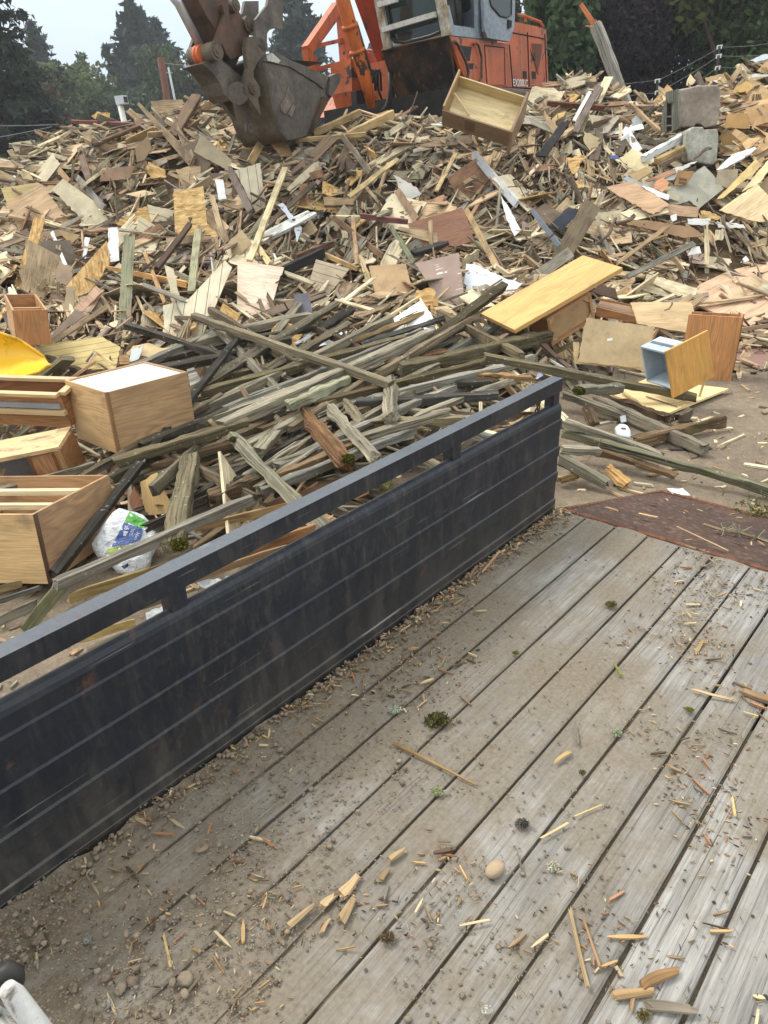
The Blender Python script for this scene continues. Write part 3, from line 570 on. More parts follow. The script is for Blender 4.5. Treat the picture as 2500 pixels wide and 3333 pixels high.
b = MB(); b.prism(apl(BS - .02, [(842, 548), (940, 455), (1100, 540), (1300, 628), (1440, 690), (1395, 800), (1320, 740), (1090, 600), (900, 555)]), SY * .02); b.build('side_cutter', M['steel'], bk)
b = MB(); b.prism(apl(BS - .05, [(1398, 870), (1425, 895), (1300, 1195), (1278, 1190)]), SY * .06); b.build('wear_strip', M['guard'], bk)
b = MB()
for s in (BS - .02, BS + BW * .33, BS + BW * .66, BS + BW - .1): b.prism(shift(s - BS, BS - .02, [(1440, 690), (1500, 660), (1535, 668), (1532, 735), (1490, 810), (1455, 880), (1430, 850)]), SY * .10)
b.build('bucket_tooth', M['steel'], bk)
for s in (0, .42):
    b = MB(); b.prism(shift(s, -.30, [(705, 335), (750, 325), (860, 360), (870, 440), (838, 520), (800, 560), (760, 640), (765, 700), (815, 780), (825, 860), (800, 880), (830, 1045), (690, 835), (676, 780), (712, 610), (690, 440)]), SY * .06); b.build('bucket_ear', M['shell'], bk)
lo = apl(BS + .3, [(705, 1010), (715, 1060), (690, 1120), (695, 1180), (725, 1215), (755, 1200), (752, 1150), (730, 1120)]); b = MB(); b.tube([p - SX * 0.0 + SY * .0 for p in lo], .022, 8); b.build('lifting_eye', M['steel'], bk)
b = MB(); b.prism(apl(BS - .012, [(1075, 770), (1085, 830), (1110, 850), (1108, 940), (1050, 1030), (1010, 1000), (1005, 940), (1050, 860)]), SY * .012); b.prism(apl(BS - .012, [(1115, 930), (1138, 960), (1105, 1055), (1072, 1030)]), SY * .012); b.build('worn_emblem', M['emblem'], bk)
b = MB(); b.prism(apl(BS - .024, [(880, 500), (930, 475), (1005, 545), (985, 570), (890, 545)]), SY * .004); b.build('scuffed_patch', M['paintbar'], bk)
# ------------------------------------------------------------------ trees
def leafquads(C, size, droop=.3, asp=.55):
    n = len(C); a = rng.normal(size=(n, 3)); a[:, 2] -= droop; a /= np.linalg.norm(a, axis=1)[:, None]
    b_ = np.cross(a, rng.normal(size=(n, 3))); b_ /= np.linalg.norm(b_, axis=1)[:, None]
    s = (size * (.6 + .8 * rng.random(n)))[:, None]; a = a * s; b_ = b_ * s * asp
    return np.stack([C - a, C + b_ * .9 - a * .1, C + a, C - b_ * .9 + a * .1], 1)
def tree_parts(name, label, base, trunk_pts, trunk_r, V, T, group, limbs=()):
    t = thing(name, label, 'tree', base, group)
    b = MB(); b.tube(trunk_pts, trunk_r, 8)
    for l, r in limbs: b.tube(l, r, 5)
    b.build('trunk', M['bark'], t, smooth=True); quads('crown', V, M['leaf'], T, t)
    return t
def conifer(label, px, pytop, Y, spread, tint, n_wh=34, dens=1.0, bare=.12, lean=0, group='conifers beyond the heap'):
    top = atY(px, pytop, Y); H = top[2]; base = np.array([top[0] - lean, top[1], -.1]); C = []; limbs = []
    for i in range(n_wh):
        u = bare + (1 - bare) * (i + rng.random() * .7) / n_wh; z = H * u; r = spread * (1 - u) ** .75 * (.7 + .5 * rng.random()) + .15
        ax = base + (top - base) * u
        for k_ in range(int(5 + rng.random() * 4)):
            an = rng.random() * 6.283; L = r * (.55 + .6 * rng.random()); d = np.array([math.cos(an), math.sin(an), 0])
            m = max(3, int(L * 7 * dens)); s_ = np.linspace(.12, 1, m)
            pts = ax + d * (L * s_)[:, None] + np.array([0, 0, 1]) * (-.30 * L * s_ + .22 * L * s_ ** 2)[:, None]
            for q in range(3): C.append(pts + rng.normal(size=pts.shape) * np.array([.10, .10, .09]) * (L * .5 + .3))
            if L > 1: limbs.append(([ax, pts[-1]], [.05, .015]))
    C = np.vstack(C); sz = .012 * Y * np.ones(len(C)); V = leafquads(C, sz * .40, .5, .45)
    T = np.array(tint)[None] * (.55 + .9 * rng.random((len(C), 1))) * (.75 + .5 * (vnoise(C * .9)[:, None]))
    tree_parts('conifer', label, base, [base, base + (top - base) * .5, top], [.012 * H + .05, .008 * H, .01], V, T, group, limbs[:160])
def broad(label, px, pyc, Y, rx, rz, tint, n=5000, leaf=.2, group='leafy trees beyond the heap', name='leafy_tree', ry=None, tint2=None, low=0.0, gaps=.42):
    c = atY(px, pyc, Y); base = np.array([c[0], c[1], -.1]); ry = ry or rx
    C = []; k_ = 0
    lobes = [(rng.normal(size=3) * np.array([.45, .45, .42]), .32 + .3 * rng.random()) for _ in range(16)]
    while k_ < n:
        l, r = lobes[int(rng.random() * 16)]; d = rng.normal(size=3); d = d / np.linalg.norm(d) * r * (rng.random() ** .35)
        q = (l + d) * np.array([rx, ry, rz])
        p = c + q
        if p[2] < low: continue
        if vnoise(p * (1.1 if leaf < .3 else .7)) < gaps - .15: continue
        C.append(p); k_ += 1
    C = np.array(C); V = leafquads(C, leaf * np.ones(n), .1, .6)
    T = np.array(tint)[None] * (.6 + .8 * rng.random((n, 1)))
    if tint2 is not None:
        w_ = (vnoise(C * .5) > .55)[:, None]; T = np.where(w_, np.array(tint2)[None] * (.6 + .8 * rng.random((n, 1))), T)
    limbs = [([base + (c - base) * .55, c + (l * np.array([rx, ry, rz]))], [.10, .02]) for l, r in lobes]
    tree_parts(name, label, base, [base, base + (c - base) * .6, c + np.array([0, 0, rz * .4])], [.25, .18, .05], V, T, group, limbs)
DK = (.036, .054, .042); MG = (.062, .078, .038); YG = (.12, .155, .07); HZ = (.05, .075, .055)
conifer('dark near conifer cut off by the photo edge left of the wood heap', 20, 120, 34, 2.7, (.04, .056, .043), 34, 1.6, .02)
conifer('dark conifer bough tree reaching in at the upper left corner', -150, -330, 32, 3.2, (.032, .046, .035), 30, 1.4, .2)
conifer('tallest dark conifer rising behind the utility pole', 418, -8, 74, 5.6, DK, 46, 1.25, .04)
conifer('slimmer conifer close against the tallest conifer, right of its tip', 502, 55, 78, 4.2, (.03, .048, .038), 34, .9, .1)
conifer('dark conifer between the bucket and the orange guard frame', 940, -110, 66, 5.4, DK, 46, 1.0, .05)
conifer('small conifer top showing through the orange guard frame', 1225, 95, 90, 2.6, DK, 20, .9, .1)
conifer('thin leaning conifer with a bare side behind the pale green trees', 336, 135, 70, 1.5, DK, 18, .7, .2, lean=-2.5)
conifer('short conifer with a broken top beside the pale green trees', 262, 178, 68, 2.4, DK, 22, .8, .1)
conifer('grey-green feathery poplar-like conifer behind the dark near tree', 98, 70, 62, 3.6, (.075, .094, .078), 40, 1.0, .05)
broad('yellow-green bushy tree left of the white vent pipe', 160, 345, 52, 2.4, 2.3, YG, 7000, .17)
broad('taller pale green tree just left of the vent pipe', 285, 330, 55, 1.9, 2.6, YG, 7000, .17)
broad('mid green leafy tree right of the utility pole', 610, 330, 58, 3.0, 2.5, MG, 8000, .2, tint2=(.05, .082, .04))
broad('low dark green thicket between vent pipe and utility pole', 420, 365, 56, 3.2, 1.7, (.07, .10, .06), 7000, .19)
broad('rust-brown dying bush at the foot of the yellow-green tree', 145, 400, 46, 1.5, 1.3, (.10, .075, .045), 2600, .2, name='dying_bush')
broad('green leafy tree half hidden by the bucket linkage', 760, 340, 60, 2.4, 2.2, MG, 5000, .2)
PU = (.04, .027, .03)
broad('huge dark purple-leaved tree behind the leaning broken post', 2060, 40, 24, 3.4, 3.6, PU, 55000, .07, 'purple-leaved tree', 'purple_tree', ry=2.0, tint2=(.05, .038, .045), gaps=.3)
broad('low skirt of a second purple-leaved tree beside the leaning post foot', 1900, 230, 25.5, 2.6, 2.2, PU, 20000, .07, 'purple-leaved tree', 'purple_tree', ry=1.6, gaps=.3)
broad('bright green tree just right of the excavator hood', 1795, 60, 22.5, .9, 2.6, (.08, .13, .055), 9000, .11, ry=1.2)
broad('light green tree in the upper right corner', 2440, 90, 22.5, 1.5, 2.2, (.095, .15, .05), 12000, .11, ry=1.3, tint2=(.10, .13, .04))  # leaf tints lighter and yellower than the trees beside it
broad('dark green tree behind the top of the purple tree', 2330, 10, 29, 2.0, 2.6, (.06, .09, .042), 8000, .16, ry=1.4)
broad('tall green tree hidden behind the grey cab', 1640, -120, 32, 2.6, 3.2, (.045, .07, .035), 5000, .18)
# ------------------------------------------------------------------ poles, pipe and wires
def pole(name, label, cat, r0, a, c, Y, rad, mat, tint, extra=None):
    p = atY(*R_(r0, a), Y); q = atY(*R_(r0, c), Y); d = (p - q); foot = q + d * ((-.3 - q[2]) / d[2]) if d[2] > .05 else q
    t = thing(name, label, cat, (foot[0], foot[1], 0)); b = MB(); b.tube([foot, p], rad, 10, tint); b.build('shaft', M[mat], t, smooth=True); return t, p
t, p = pole('utility_pole', 'cut-off rusty brown utility pole behind the wood heap', 'pole', 'O', (1238, 445), (1295, 800), 40, .16, 'scrap', rgb(104, 62, 44))
t, p = pole('light_pole', 'thin pale grey light pole beside the brown utility pole', 'pole', 'O', (1300, 520), (1355, 800), 44, .055, 'trim', rgb(170, 178, 182))
b = MB(); q = atY(*R_('O', (1350, 548)), 44); b.tube([p, p + (q - p) * .4 + np.array([0, 0, .35]), q], .04, 8, rgb(90, 96, 100)); b.tube([atY(*R_('O', (1285, 560)), 44), atY(*R_('O', (1330, 562)), 44)], .03, 6, rgb(150, 156, 160)); b.build('lamp_arm', M['trim'], t)
t, p = pole('vent_pipe', 'white vent pipe with a square hood sticking up behind the heap', 'pipe', 'O', (925, 800), (955, 930), 13.5, .045, 'plastic', rgb(214, 212, 202))
b = MB(); q = atY(*R_('O', (938, 772)), 13.5); b.tube([p, p + (q - p) * .5], .055, 12, rgb(200, 200, 192)); Rb = np.stack([unit([1, -.35, .05]), unit([.35, 1, 0]), np.array([-.05, 0, 1.])], 1)
b.box(q - Rb @ np.array([.075, .065, .06]), Rb, (.15, .13, .12), rgb(206, 212, 214)); b.build('vent_hood', M['plastic'], t)
b = MB(); b.prism([q + Rb @ np.array(v) for v in ((.077, -.045, -.04), (.077, .045, -.04), (.077, .045, .04), (.077, -.045, .04))], Rb[:, 0] * .006, rgb(70, 74, 76)); b.build('vent_opening', M['trim'], t)
def wire(name, label, pts, r=.006, tint=(.25, .26, .27)):
    b = MB(); P = []
    for (a, Ya), (c, Yc) in zip(pts[:-1], pts[1:]):
        p0, p1 = atY(*a, Ya), atY(*c, Yc)
        for u in np.linspace(0, 1, 8)[:-1]: P.append(p0 + (p1 - p0) * u + np.array([0, 0, -.35 * u * (1 - u) * .25]))
    P.append(atY(*pts[-1][0], pts[-1][1])); b.tube(P, r, 5, tint); o = b.build(name, M['trim'], base=P[0]); tag(o, label, 'wire', 'wires behind the heap'); return o
Cc = lambda x, y: R_('C', (x, y))
wire('fence_wire', 'upper fence wire running from the leaning post to the tall insulators', [(Cc(300, 540), 17), (Cc(1000, 480), 17), (Cc(1372, 282), 17), (Cc(1700, 255), 17)], .0024, rgb(170, 172, 174))
wire('fence_wire', 'second fence wire crossing in front of the purple tree', [(Cc(300, 612), 17), (Cc(995, 555), 17), (Cc(1365, 335), 17), (Cc(1700, 322), 17)], .0024, rgb(170, 172, 174))
wire('fence_wire', 'lowest fence wire dropping behind the concrete block', [(Cc(1180, 520), 17), (Cc(1352, 405), 17), (Cc(1700, 390), 17)], .0024, rgb(170, 172, 174))
wire('overhead_wire', 'thin overhead wire from the utility pole toward the bucket', [((520, 203), 40), ((640, 215), 46)], .012)
wire('overhead_wire', 'upper slack wire left of the heap in front of the dark conifer', [((-60, 408), 26), ((190, 405), 26)], .010, rgb(120, 126, 128))
wire('overhead_wire', 'middle slack wire left of the heap in front of the dark conifer', [((-60, 455), 26), ((170, 412), 26)], .010, rgb(120, 126, 128))
for (x, y0, y1), lab, ins in (((998, 470, 660), 'green steel fence post with two white insulators near the leaning post', (485, 555)), ((1352, 270, 470), 'green steel fence post with three white insulators near the cardboard heap', (282, 337, 408))):
    a = atY(*Cc(x + (18 if x > 1200 else 0), y0), 17.05); c = atY(*Cc(x - 8, y1), 17.05); d = a - c
    t = thing('fence_post', lab, 'fence post', (c[0], c[1], 0), 'wire fence posts'); b = MB(); b.tube([c - d * (c[2] / d[2]), a], .02, 6, rgb(64, 76, 66)); b.build('shaft', M['trim'], t)
    for yi in ins:
        xi = x + (yi and (18 * (1 - (yi - 282) / 200) if x > 1200 else 0)); b = MB(); p = atY(*Cc(xi, yi), 17); b.tube([p + np.array([-.05, 0, .02]), p + np.array([-.05, 0, -.04])], .012, 6, rgb(225, 225, 220)); b.tube([p + np.array([.03, 0, .04]), p + np.array([.03, 0, -.03])], .013, 6, rgb(225, 225, 220)); b.tube([p + np.array([-.06, 0, .02]), p + np.array([.05, 0, .03])], .010, 6, rgb(225, 225, 220)); b.build('insulator', M['plastic'], t)
# ------------------------------------------------------------------ pieces one can pick out in the photograph
LMK = []      # (px, py, short phrase) landmarks used when wording labels
def mark(px, py, ph): LMK.append((px, py, ph))
def ring_beam(P0, P1, W, Tk, side, mat, tint, name, rough=.012, seg=9, endr=.03, taper=(1, 1), bend=0., hole=False, cham=.16):
    P0 = np.asarray(P0, float); P1 = np.asarray(P1, float); d = unit(P1 - P0); L = np.linalg.norm(P1 - P0); a = unit(side - d * (side @ d)); c = np.cross(d, a)
    sec = []
    for sx, sy in ((1, 1), (-1, 1), (-1, -1), (1, -1)):
        k1, k2 = ((1 - cham), 1), (1, (1 - cham))
        for (u, v) in ((k2, k1) if sx * sy > 0 else (k1, k2)): sec.append((sx * u, sy * v))
    sec = np.array(sec); V = []; G = []; g0 = rng.random(3) * 9; off = rng.random(3) * 50; bv = rng.normal(size=2)
    for i in range(seg + 1):
        u = i / seg; tp_ = taper[0] + (taper[1] - taper[0]) * u; cen = P0 + d * L * u + (a * bv[0] + c * bv[1]) * bend * math.sin(math.pi * u)
        for j, (x, y) in enumerate(sec):
            n1 = fbm(np.array([u * L * 8 + off[0], x * 1.7 + off[1], y * 1.5 + off[2]]), 3) - .44; k_ = 1 + n1 * rough / max(W, Tk) * 6
            e = 0
            if i in (0, seg): e = (rng.random() - .6) * endr * (1 if i else -1); k_ *= .93
            V.append(cen + a * x * W / 2 * tp_ * k_ + c * y * Tk / 2 * tp_ * k_ + d * e); G.append(g0 + np.array([u * L, x * W / 2, y * Tk / 2]))
    F = [(i * 8 + j, i * 8 + (j + 1) % 8, (i + 1) * 8 + (j + 1) % 8, (i + 1) * 8 + j) for i in range(seg) for j in range(8)]
    F += [tuple(range(7, -1, -1)), tuple(range(seg * 8, seg * 8 + 8))]
    b = MB(); b.add(V, F, G, tint); return b.build(name, M[mat], base=(P0 + P1) / 2)
def beam(r, a, c, wpx, la, lb, mat, tint, label, cat='board', name='scrap_board', thick=.3, roll=.35, lm=None, group=None, rough=.006, endr=.02, taper=(1, 1), Y=None, bend=0., seg=8, cham=.1):
    pa, pc = R_(r, a), R_(r, c); s = REG[r][2]
    if Y is None: A, B_ = S(*pa, la), S(*pc, lb)
    else: A, B_ = atY(*pa, Y[0]), atY(*pc, Y[1])
    vis = wpx / s / FPX * (axial(A) + axial(B_)) / 2 / 1.08; W = vis / (math.cos(roll) + thick * math.sin(roll)); Tk = W * thick
    view = unit((A + B_) / 2 - EYE); d = unit(B_ - A); sd = unit(np.cross(d, view)); fr_ = np.cross(d, sd)
    o = ring_beam(A, B_, W, Tk, sd * math.cos(roll) + fr_ * math.sin(roll), mat, tint, name, rough, seg, endr, taper, bend, cham=cham); tag(o, label, cat, group)
    m = ((pa[0] + pc[0]) / 2, (pa[1] + pc[1]) / 2)
    if lm: mark(*m, lm)
    return o
def sheet(r, pts, mat, tint, label, cat='sheet', name='broken_sheet', lift=.18, mixw=.5, th=.012, torn=.005, gi=0, lm=None, group=None, nrm=None, Y=None, curl=0., build=True):
    px = [R_(r, p) for p in pts]; c = np.mean(px, 0); p0 = S(c[0], c[1], lift) if Y is None else atY(c[0], c[1], Y)
    tc = unit(EYE - p0)
    n = unit(Sn(*c) * (1 - mixw) + tc * mixw + rng.normal(size=3) * .06) if nrm is None else unit(nrm)
    P = [onplane(*q, p0, n) for q in px]
    gdir = P[(gi + 1) % len(P)] - P[gi]
    if torn:
        Q = []
        for i in range(len(P)):
            a, b_ = P[i], P[(i + 1) % len(P)]; L = np.linalg.norm(b_ - a); m = max(1, int(L / .035)) if (isinstance(torn, (float, int)) or i in torn[1]) else 1
            tv = torn if isinstance(torn, (float, int)) else torn[0]; sd = unit(np.cross(n, b_ - a))
            Q.append(a)
            for k_ in range(1, m): Q.append(a + (b_ - a) * (k_ + .3 * (rng.random() - .5)) / m + sd * (rng.random() - .5) * 2 * tv)
        P = Q
    b = MB(); b.prism(P, -n * th, tint, gdir)
    o = b.build(name, M[mat], base=p0); tag(o, label, cat, group)
    if lm: mark(c[0], c[1], lm)
    return o
wd = rgb
# --- left part of the heap
sheet('D', [(38, 300), (240, 182), (330, 290), (420, 400), (350, 452), (130, 492)], 'brownply', wd(225, 190, 150), 'large warm brown plywood sheet half buried at the left end of the heap', lm='large brown plywood sheet', torn=(.012, (2, 3)), lift=.2)
sheet('D', [(312, 215), (376, 150), (598, 308), (650, 395), (560, 470), (470, 372)], 'board', wd(196, 184, 154), 'beige hardboard with one ragged edge right of the brown plywood sheet', lm='ragged beige hardboard', torn=(.015, (5, 4)), lift=.25)
beam('D', (462, 140), (625, 328), 42, .34, .32, 'scrap', wd(140, 134, 126), 'grey weathered board crossing the ragged beige hardboard', lm='grey crossing board')
sheet('D', [(5, 208), (236, 170), (250, 214), (42, 297)], 'ply', wd(200, 176, 120), 'short olive-yellow board lying across the top of the brown plywood sheet', 'board', 'scrap_board', lift=.35, th=.03)
sheet('D', [(112, 104), (180, 112), (200, 160), (138, 150)], 'board', wd(196, 172, 128), 'small tan board end poking up above the olive-yellow board', 'board', 'scrap_board', lift=.25)
sheet('D', [(1040, 230), (1220, 195), (1242, 420), (1258, 428), (1308, 505), (1252, 560), (1120, 520), (1050, 470)], 'osb', (1, 1, 1), 'tall strand board sheet with a crumbling lower right corner', lm='tall strand board sheet', torn=(.02, (3, 4, 5)), lift=.25)
sheet('D', [(868, 318), (940, 330), (1010, 470), (800, 480), (760, 430), (690, 415)], 'osb', (.9, .86, .8), 'broken strand board scrap left of the tall strand board sheet', torn=.02, lift=.14)
sheet('D', [(882, 305), (1045, 340), (1020, 440), (905, 400)], 'siding', wd(206, 194, 164), 'pale grooved siding offcut lying on the broken strand board', lift=.2)
sheet('D', [(838, 372), (990, 470), (960, 492), (812, 470)], 'siding', wd(204, 192, 160), 'second pale siding offcut below the first on the strand board', lift=.24)
sheet('D', [(890, 45), (985, 92), (1000, 140), (905, 150), (880, 95)], 'osb', (1.05, 1, .95), 'small bright strand board scrap high on the left slope', torn=.012, lift=.2)
sheet('D', [(1408, 100), (1560, 55), (1597, 320), (1535, 350)], 'siding', wd(204, 192, 168), 'pale beige grooved siding panel leaning in the middle of the slope', lm='pale beige siding panel', gi=1, lift=.28)
beam('D', (1375, 90), (1505, 345), 48, .32, .30, 'scrap', wd(116, 102, 92), 'dark frayed plank along the edge of the pale siding panel', lm=None)
beam('E', (378, 78), (185, 580), 40, .45, .35, 'scrap', wd(214, 196, 156), 'long clean pine two-by-four leaning steeply in the middle of the heap', lm='long clean pine stick', thick=.5)
sheet('D', [(205, 382), (272, 390), (160, 800), (84, 798)], 'osb', (1.06, 1.0, .96), 'narrow upright strand board strip above the small oak cabinet', lm='narrow strand board strip', lift=.32, gi=1)
sheet('D', [(648, 446), (706, 443), (716, 640), (662, 650), (650, 560)], 'paint', wd(236, 236, 232), 'white painted board end standing upright left of the green-grey board', 'board', 'scrap_board', lift=.3, gi=1, lm='upright white board')
sheet('D', [(1290, 155), (1338, 155), (1358, 270), (1312, 278)], 'paint', wd(232, 232, 230), 'short white painted block left of the pale siding panel', 'board', 'scrap_board', lift=.3, th=.04)
sheet('D', [(742, 492), (760, 480), (780, 500), (812, 482), (772, 1190), (766, 1262), (692, 1262)], 'scrap', wd(136, 134, 108), 'long green-grey weathered board standing upright in front of the heap', 'board', 'scrap_board', lift=.42, gi=4, lm='upright green-grey board', th=.03)
beam('D', (1140, 425), (940, 690), 44, .38, .36, 'scrap', wd(88, 68, 56), 'dark brown square stick across the lower edge of the tall strand board', thick=.9, roll=.5)
beam('D', (1190, 458), (1148, 830), 52, .38, .36, 'scrap', wd(150, 146, 116), 'green-tinted upright board right of the dark brown stick', thick=.4)
sheet('D', [(975, 912), (1132, 872), (1350, 640), (1392, 680), (1192, 1145), (966, 1128), (985, 1010)], 'siding', wd(216, 206, 178), 'big pale siding sheet with a broken slanted end in the lower heap', gi=5, lm='big broken siding sheet', torn=(.012, (2, 6)), lift=.35)
sheet('D', [(985, 668), (1040, 690), (1116, 1026), (1070, 1032)], 'board', wd(214, 200, 168), 'thin pale strip resting on the big broken siding sheet', 'board', 'scrap_board', lift=.45, gi=1)
sheet('E', [(122, 578), (372, 614), (362, 652), (352, 660), (280, 918), (205, 880), (118, 822)], 'brownply', wd(250, 222, 196), 'square plywood offcut with wavy grain standing left of the black beam', gi=0, lm='wavy plywood offcut', torn=(.012, (4, 5)), lift=.33, th=.018)
sheet('D', [(642, 520), (656, 662), (570, 790), (450, 918), (440, 820), (392, 800)], 'osb', (.92, .88, .84), 'slanting strand board scrap left of the upright green-grey board', torn=(.012, (0, 1)), lift=.25)
sheet('D', [(576, 790), (612, 830), (490, 952), (446, 928)], 'scrap', wd(184, 150, 124), 'short pinkish board below the slanting strand board', 'board', 'scrap_board', lift=.33, th=.03)
sheet('D', [(398, 800), (452, 792), (440, 930), (378, 1002)], 'board', wd(150, 132, 104), 'brown board standing beside the small oak cabinet', lift=.3)
sheet('D', [(455, 932), (516, 968), (372, 1066), (276, 1142), (330, 1060)], 'board', wd(142, 124, 108), 'flat grey-brown board edge between small oak cabinet and decking panel', lift=.3)
beam('D', (640, 920), (300, 1140), 36, .36, .36, 'scrap', wd(150, 128, 100), 'long brown stick lying above the grooved decking panel', thick=.5)
sheet('D', [(215, 1158), (604, 1094), (722, 1160), (692, 1292), (282, 1292)], 'siding', wd(190, 170, 116), 'wide olive-yellow grooved decking panel behind the white-topped oak chest', gi=0, lm='grooved decking panel', lift=.3, mixw=.15)
beam('D', (600, 672), (1120, 786), 46, .36, .34, 'scrap', wd(218, 168, 108), 'long orange pine stick lying level behind the upright green-grey board', taper=(.45, 1), thick=.5)
sheet('D', [(240, 528), (422, 518), (470, 690), (420, 740), (312, 822)], 'board', wd(112, 100, 88), 'dark grey cabinet back leaning below the brown plywood sheet', lm='dark cabinet back', lift=.12)
beam('D', (312, 470), (402, 690), 26, .3, .3, 'paint', wd(206, 206, 204), 'narrow white drawer rail on the dark cabinet back', thick=.4)
sheet('D', [(510, 500), (540, 505), (515, 630), (495, 625)], 'paint', wd(222, 222, 218), 'white drilled cleat right of the dark cabinet back', 'board', 'scrap_board', lift=.25)
sheet('D', [(350, 640), (440, 690), (440, 760), (395, 790), (335, 770)], 'board', wd(150, 128, 106), 'torn brown fibreboard scrap at the foot of the dark cabinet back', torn=.02, lift=.3)
sheet('D', [(340, 455), (480, 490), (428, 545)], 'board', wd(176, 146, 104), 'curled tan veneer scrap above the narrow white rail', lift=.3)
sheet('D', [(60, 545), (170, 490), (150, 560), (85, 610)], 'board', wd(200, 190, 158), 'cream panel corner left of the narrow strand board strip', lift=.2)
sheet('D', [(1370, 530), (1450, 455), (1512, 540), (1410, 630)], 'board', wd(180, 158, 122), 'tan hardboard piece below the pale siding panel', lift=.22, torn=.006)
sheet('D', [(1250, 230), (1290, 260), (1345, 470), (1318, 500)], 'scrap', wd(196, 172, 136), 'upright pine board right of the tall strand board', 'board', 'scrap_board', lift=.3, gi=1, th=.03)
beam('D', (1545, 555), (1620, 665), 40, .34, .34, 'scrap', wd(206, 184, 138), 'short pine stub beside the long clean pine stick', thick=.6)
beam('D', (868, 590), (990, 900), 28, .36, .36, 'scrap', wd(176, 140, 98), 'thin brown stick slanting right of the upright green-grey board', thick=.6)
beam('D', (1055, 715), (1210, 790), 36, .36, .36, 'scrap', wd(144, 138, 112), 'grey-green short board under the big siding sheet tip', thick=.5)
# --- middle of the heap
beam('E', (350, 645), (582, 535), 62, .42, .40, 'scrap', wd(44, 42, 42), 'black painted beam jutting out right of the wavy plywood offcut', lm='black painted beam', thick=.6)
sheet('E', [(545, 570), (726, 622), (640, 730), (586, 802), (510, 690)], 'siding', wd(176, 160, 136), 'greyish tan panel corner right of the black beam', lm='tan panel corner', lift=.24, torn=(.008, (2,)))
sheet('E', [(830, 606), (1030, 595), (1068, 745), (960, 768), (870, 780)], 'board', wd(182, 152, 114), 'tan fibreboard square in the middle of the heap', lm='tan fibreboard square', torn=(.02, (2, 3)), lift=.25)
sheet('E', [(1042, 376), (1338, 290), (1402, 468), (1100, 572)], 'oakdark', wd(150, 104, 78), 'walnut brown cabinet door lying tilted in the middle of the heap', 'door', 'cabinet_door', lm='walnut brown door', lift=.34, th=.02)
sheet('E', [(1078, 592), (1316, 535), (1354, 850), (1240, 886), (1150, 700)], 'scratch', wd(156, 134, 122), 'mauve-grey scratched panel below the walnut brown door', lm='scratched mauve panel', lift=.26, th=.015)
sheet('E', [(1356, 594), (1420, 605), (1542, 660), (1659, 700), (1600, 760), (1440, 760), (1390, 790), (1345, 700)], 'paint', wd(216, 222, 226), 'white painted board with torn edges left of the thick yellow slab', lm='torn white board', torn=(.015, (0, 1, 2, 5, 6)), lift=.22)
beam('E', (784, 336), (1040, 368), 34, .34, .32, 'scrap', wd(136, 92, 88), 'mauve painted board end left of the walnut brown door', thick=.6)
sheet('E', [(100, 95), (100, 95.5), (140, 280), (90, 230)], 'scrap', wd(120, 100, 88), 'dark splinter plank beside the pale siding panel', 'board', 'scrap_board', lift=.2)
beam('E', (1395, 0), (1630, 275), 46, .42, .36, 'paint', wd(188, 190, 192), 'long flaking white-grey plank pointing down toward the torn white board', lm='flaking white-grey plank', thick=.35)
sheet('F', [(215, 58), (262, 130), (298, 200), (326, 250), (290, 280), (248, 190)], 'paint', wd(240, 240, 240), 'bright white sliver with pointed top below the flaking plank', lift=.4, lm='bright white sliver')
beam('E', (985, 30), (722, 236), 30, .34, .34, 'scrap', wd(200, 176, 130), 'slim pine stick lying diagonally under the bucket', thick=.7)
sheet('E', [(962, 115), (1060, 160), (1118, 215), (1040, 250), (1000, 200)], 'paint', wd(200, 196, 186), 'torn pale grey sheet lying above the tan fibreboard square', torn=.015, lift=.26)
sheet('E', [(455, 165), (500, 160), (495, 275), (455, 288)], 'scrap', wd(156, 116, 84), 'small reddish plank end above the blue-white strip', 'board', 'scrap_board', lift=.25)
sheet('E', [(340, 275), (365, 265), (470, 400), (440, 500), (425, 380)], 'paint', wd(206, 212, 218), 'thin blue-white strip hanging in the middle of the slope', lift=.3, torn=.008)
sheet('E', [(585, 235), (745, 240), (748, 275), (590, 280)], 'scrap', wd(166, 140, 106), 'stubby double plank end below the slim pine stick', 'board', 'scrap_board', lift=.3, th=.05)
beam('E', (640, 345), (905, 555), 34, .34, .34, 'scrap', wd(128, 100, 78), 'long brown plank sliding down left of the walnut door', thick=.4)
beam('E', (745, 345), (768, 600), 28, .36, .36, 'scrap', wd(158, 130, 98), 'upright brown lath above the tan fibreboard square', thick=.6)
beam('E', (590, 545), (768, 622), 30, .34, .34, 'scrap', wd(184, 152, 106), 'pine lath above the tan panel corner', thick=.6)
beam('E', (440, 560), (645, 485), 40, .30, .30, 'scrap', wd(112, 84, 68), 'brown broken board behind the black painted beam', thick=.4)
sheet('E', [(775, 545), (800, 560), (850, 700), (820, 720)], 'scrap', wd(206, 182, 140), 'split pale pine shard left of the tan fibreboard square', 'board', 'scrap_board', lift=.33, gi=1, torn=.006)
sheet('E', [(425, 765), (500, 750), (528, 860), (450, 868)], 'board', wd(92, 92, 100), 'slate grey board corner below the tan panel corner', lift=.3)
sheet('E', [(1090, 735), (1180, 730), (1222, 850), (1225, 960), (1150, 900), (1080, 790)], 'osb', (.95, .9, .85), 'crumbled strand board patch below the scratched mauve panel', torn=.02, lift=.22)
beam('E', (985, 200), (1090, 360), 42, .3, .3, 'scrap', wd(148, 122, 98), 'brown plank above the mauve painted board end', thick=.4)
beam('E', (950, 395), (1075, 590), 30, .32, .32, 'scrap', wd(118, 122, 96), 'green painted strip sliding under the walnut door', thick=.4)
beam('E', (1355, 300), (1520, 610), 36, .36, .34, 'scrap', wd(172, 146, 108), 'tan lath right of the walnut brown door', thick=.5)
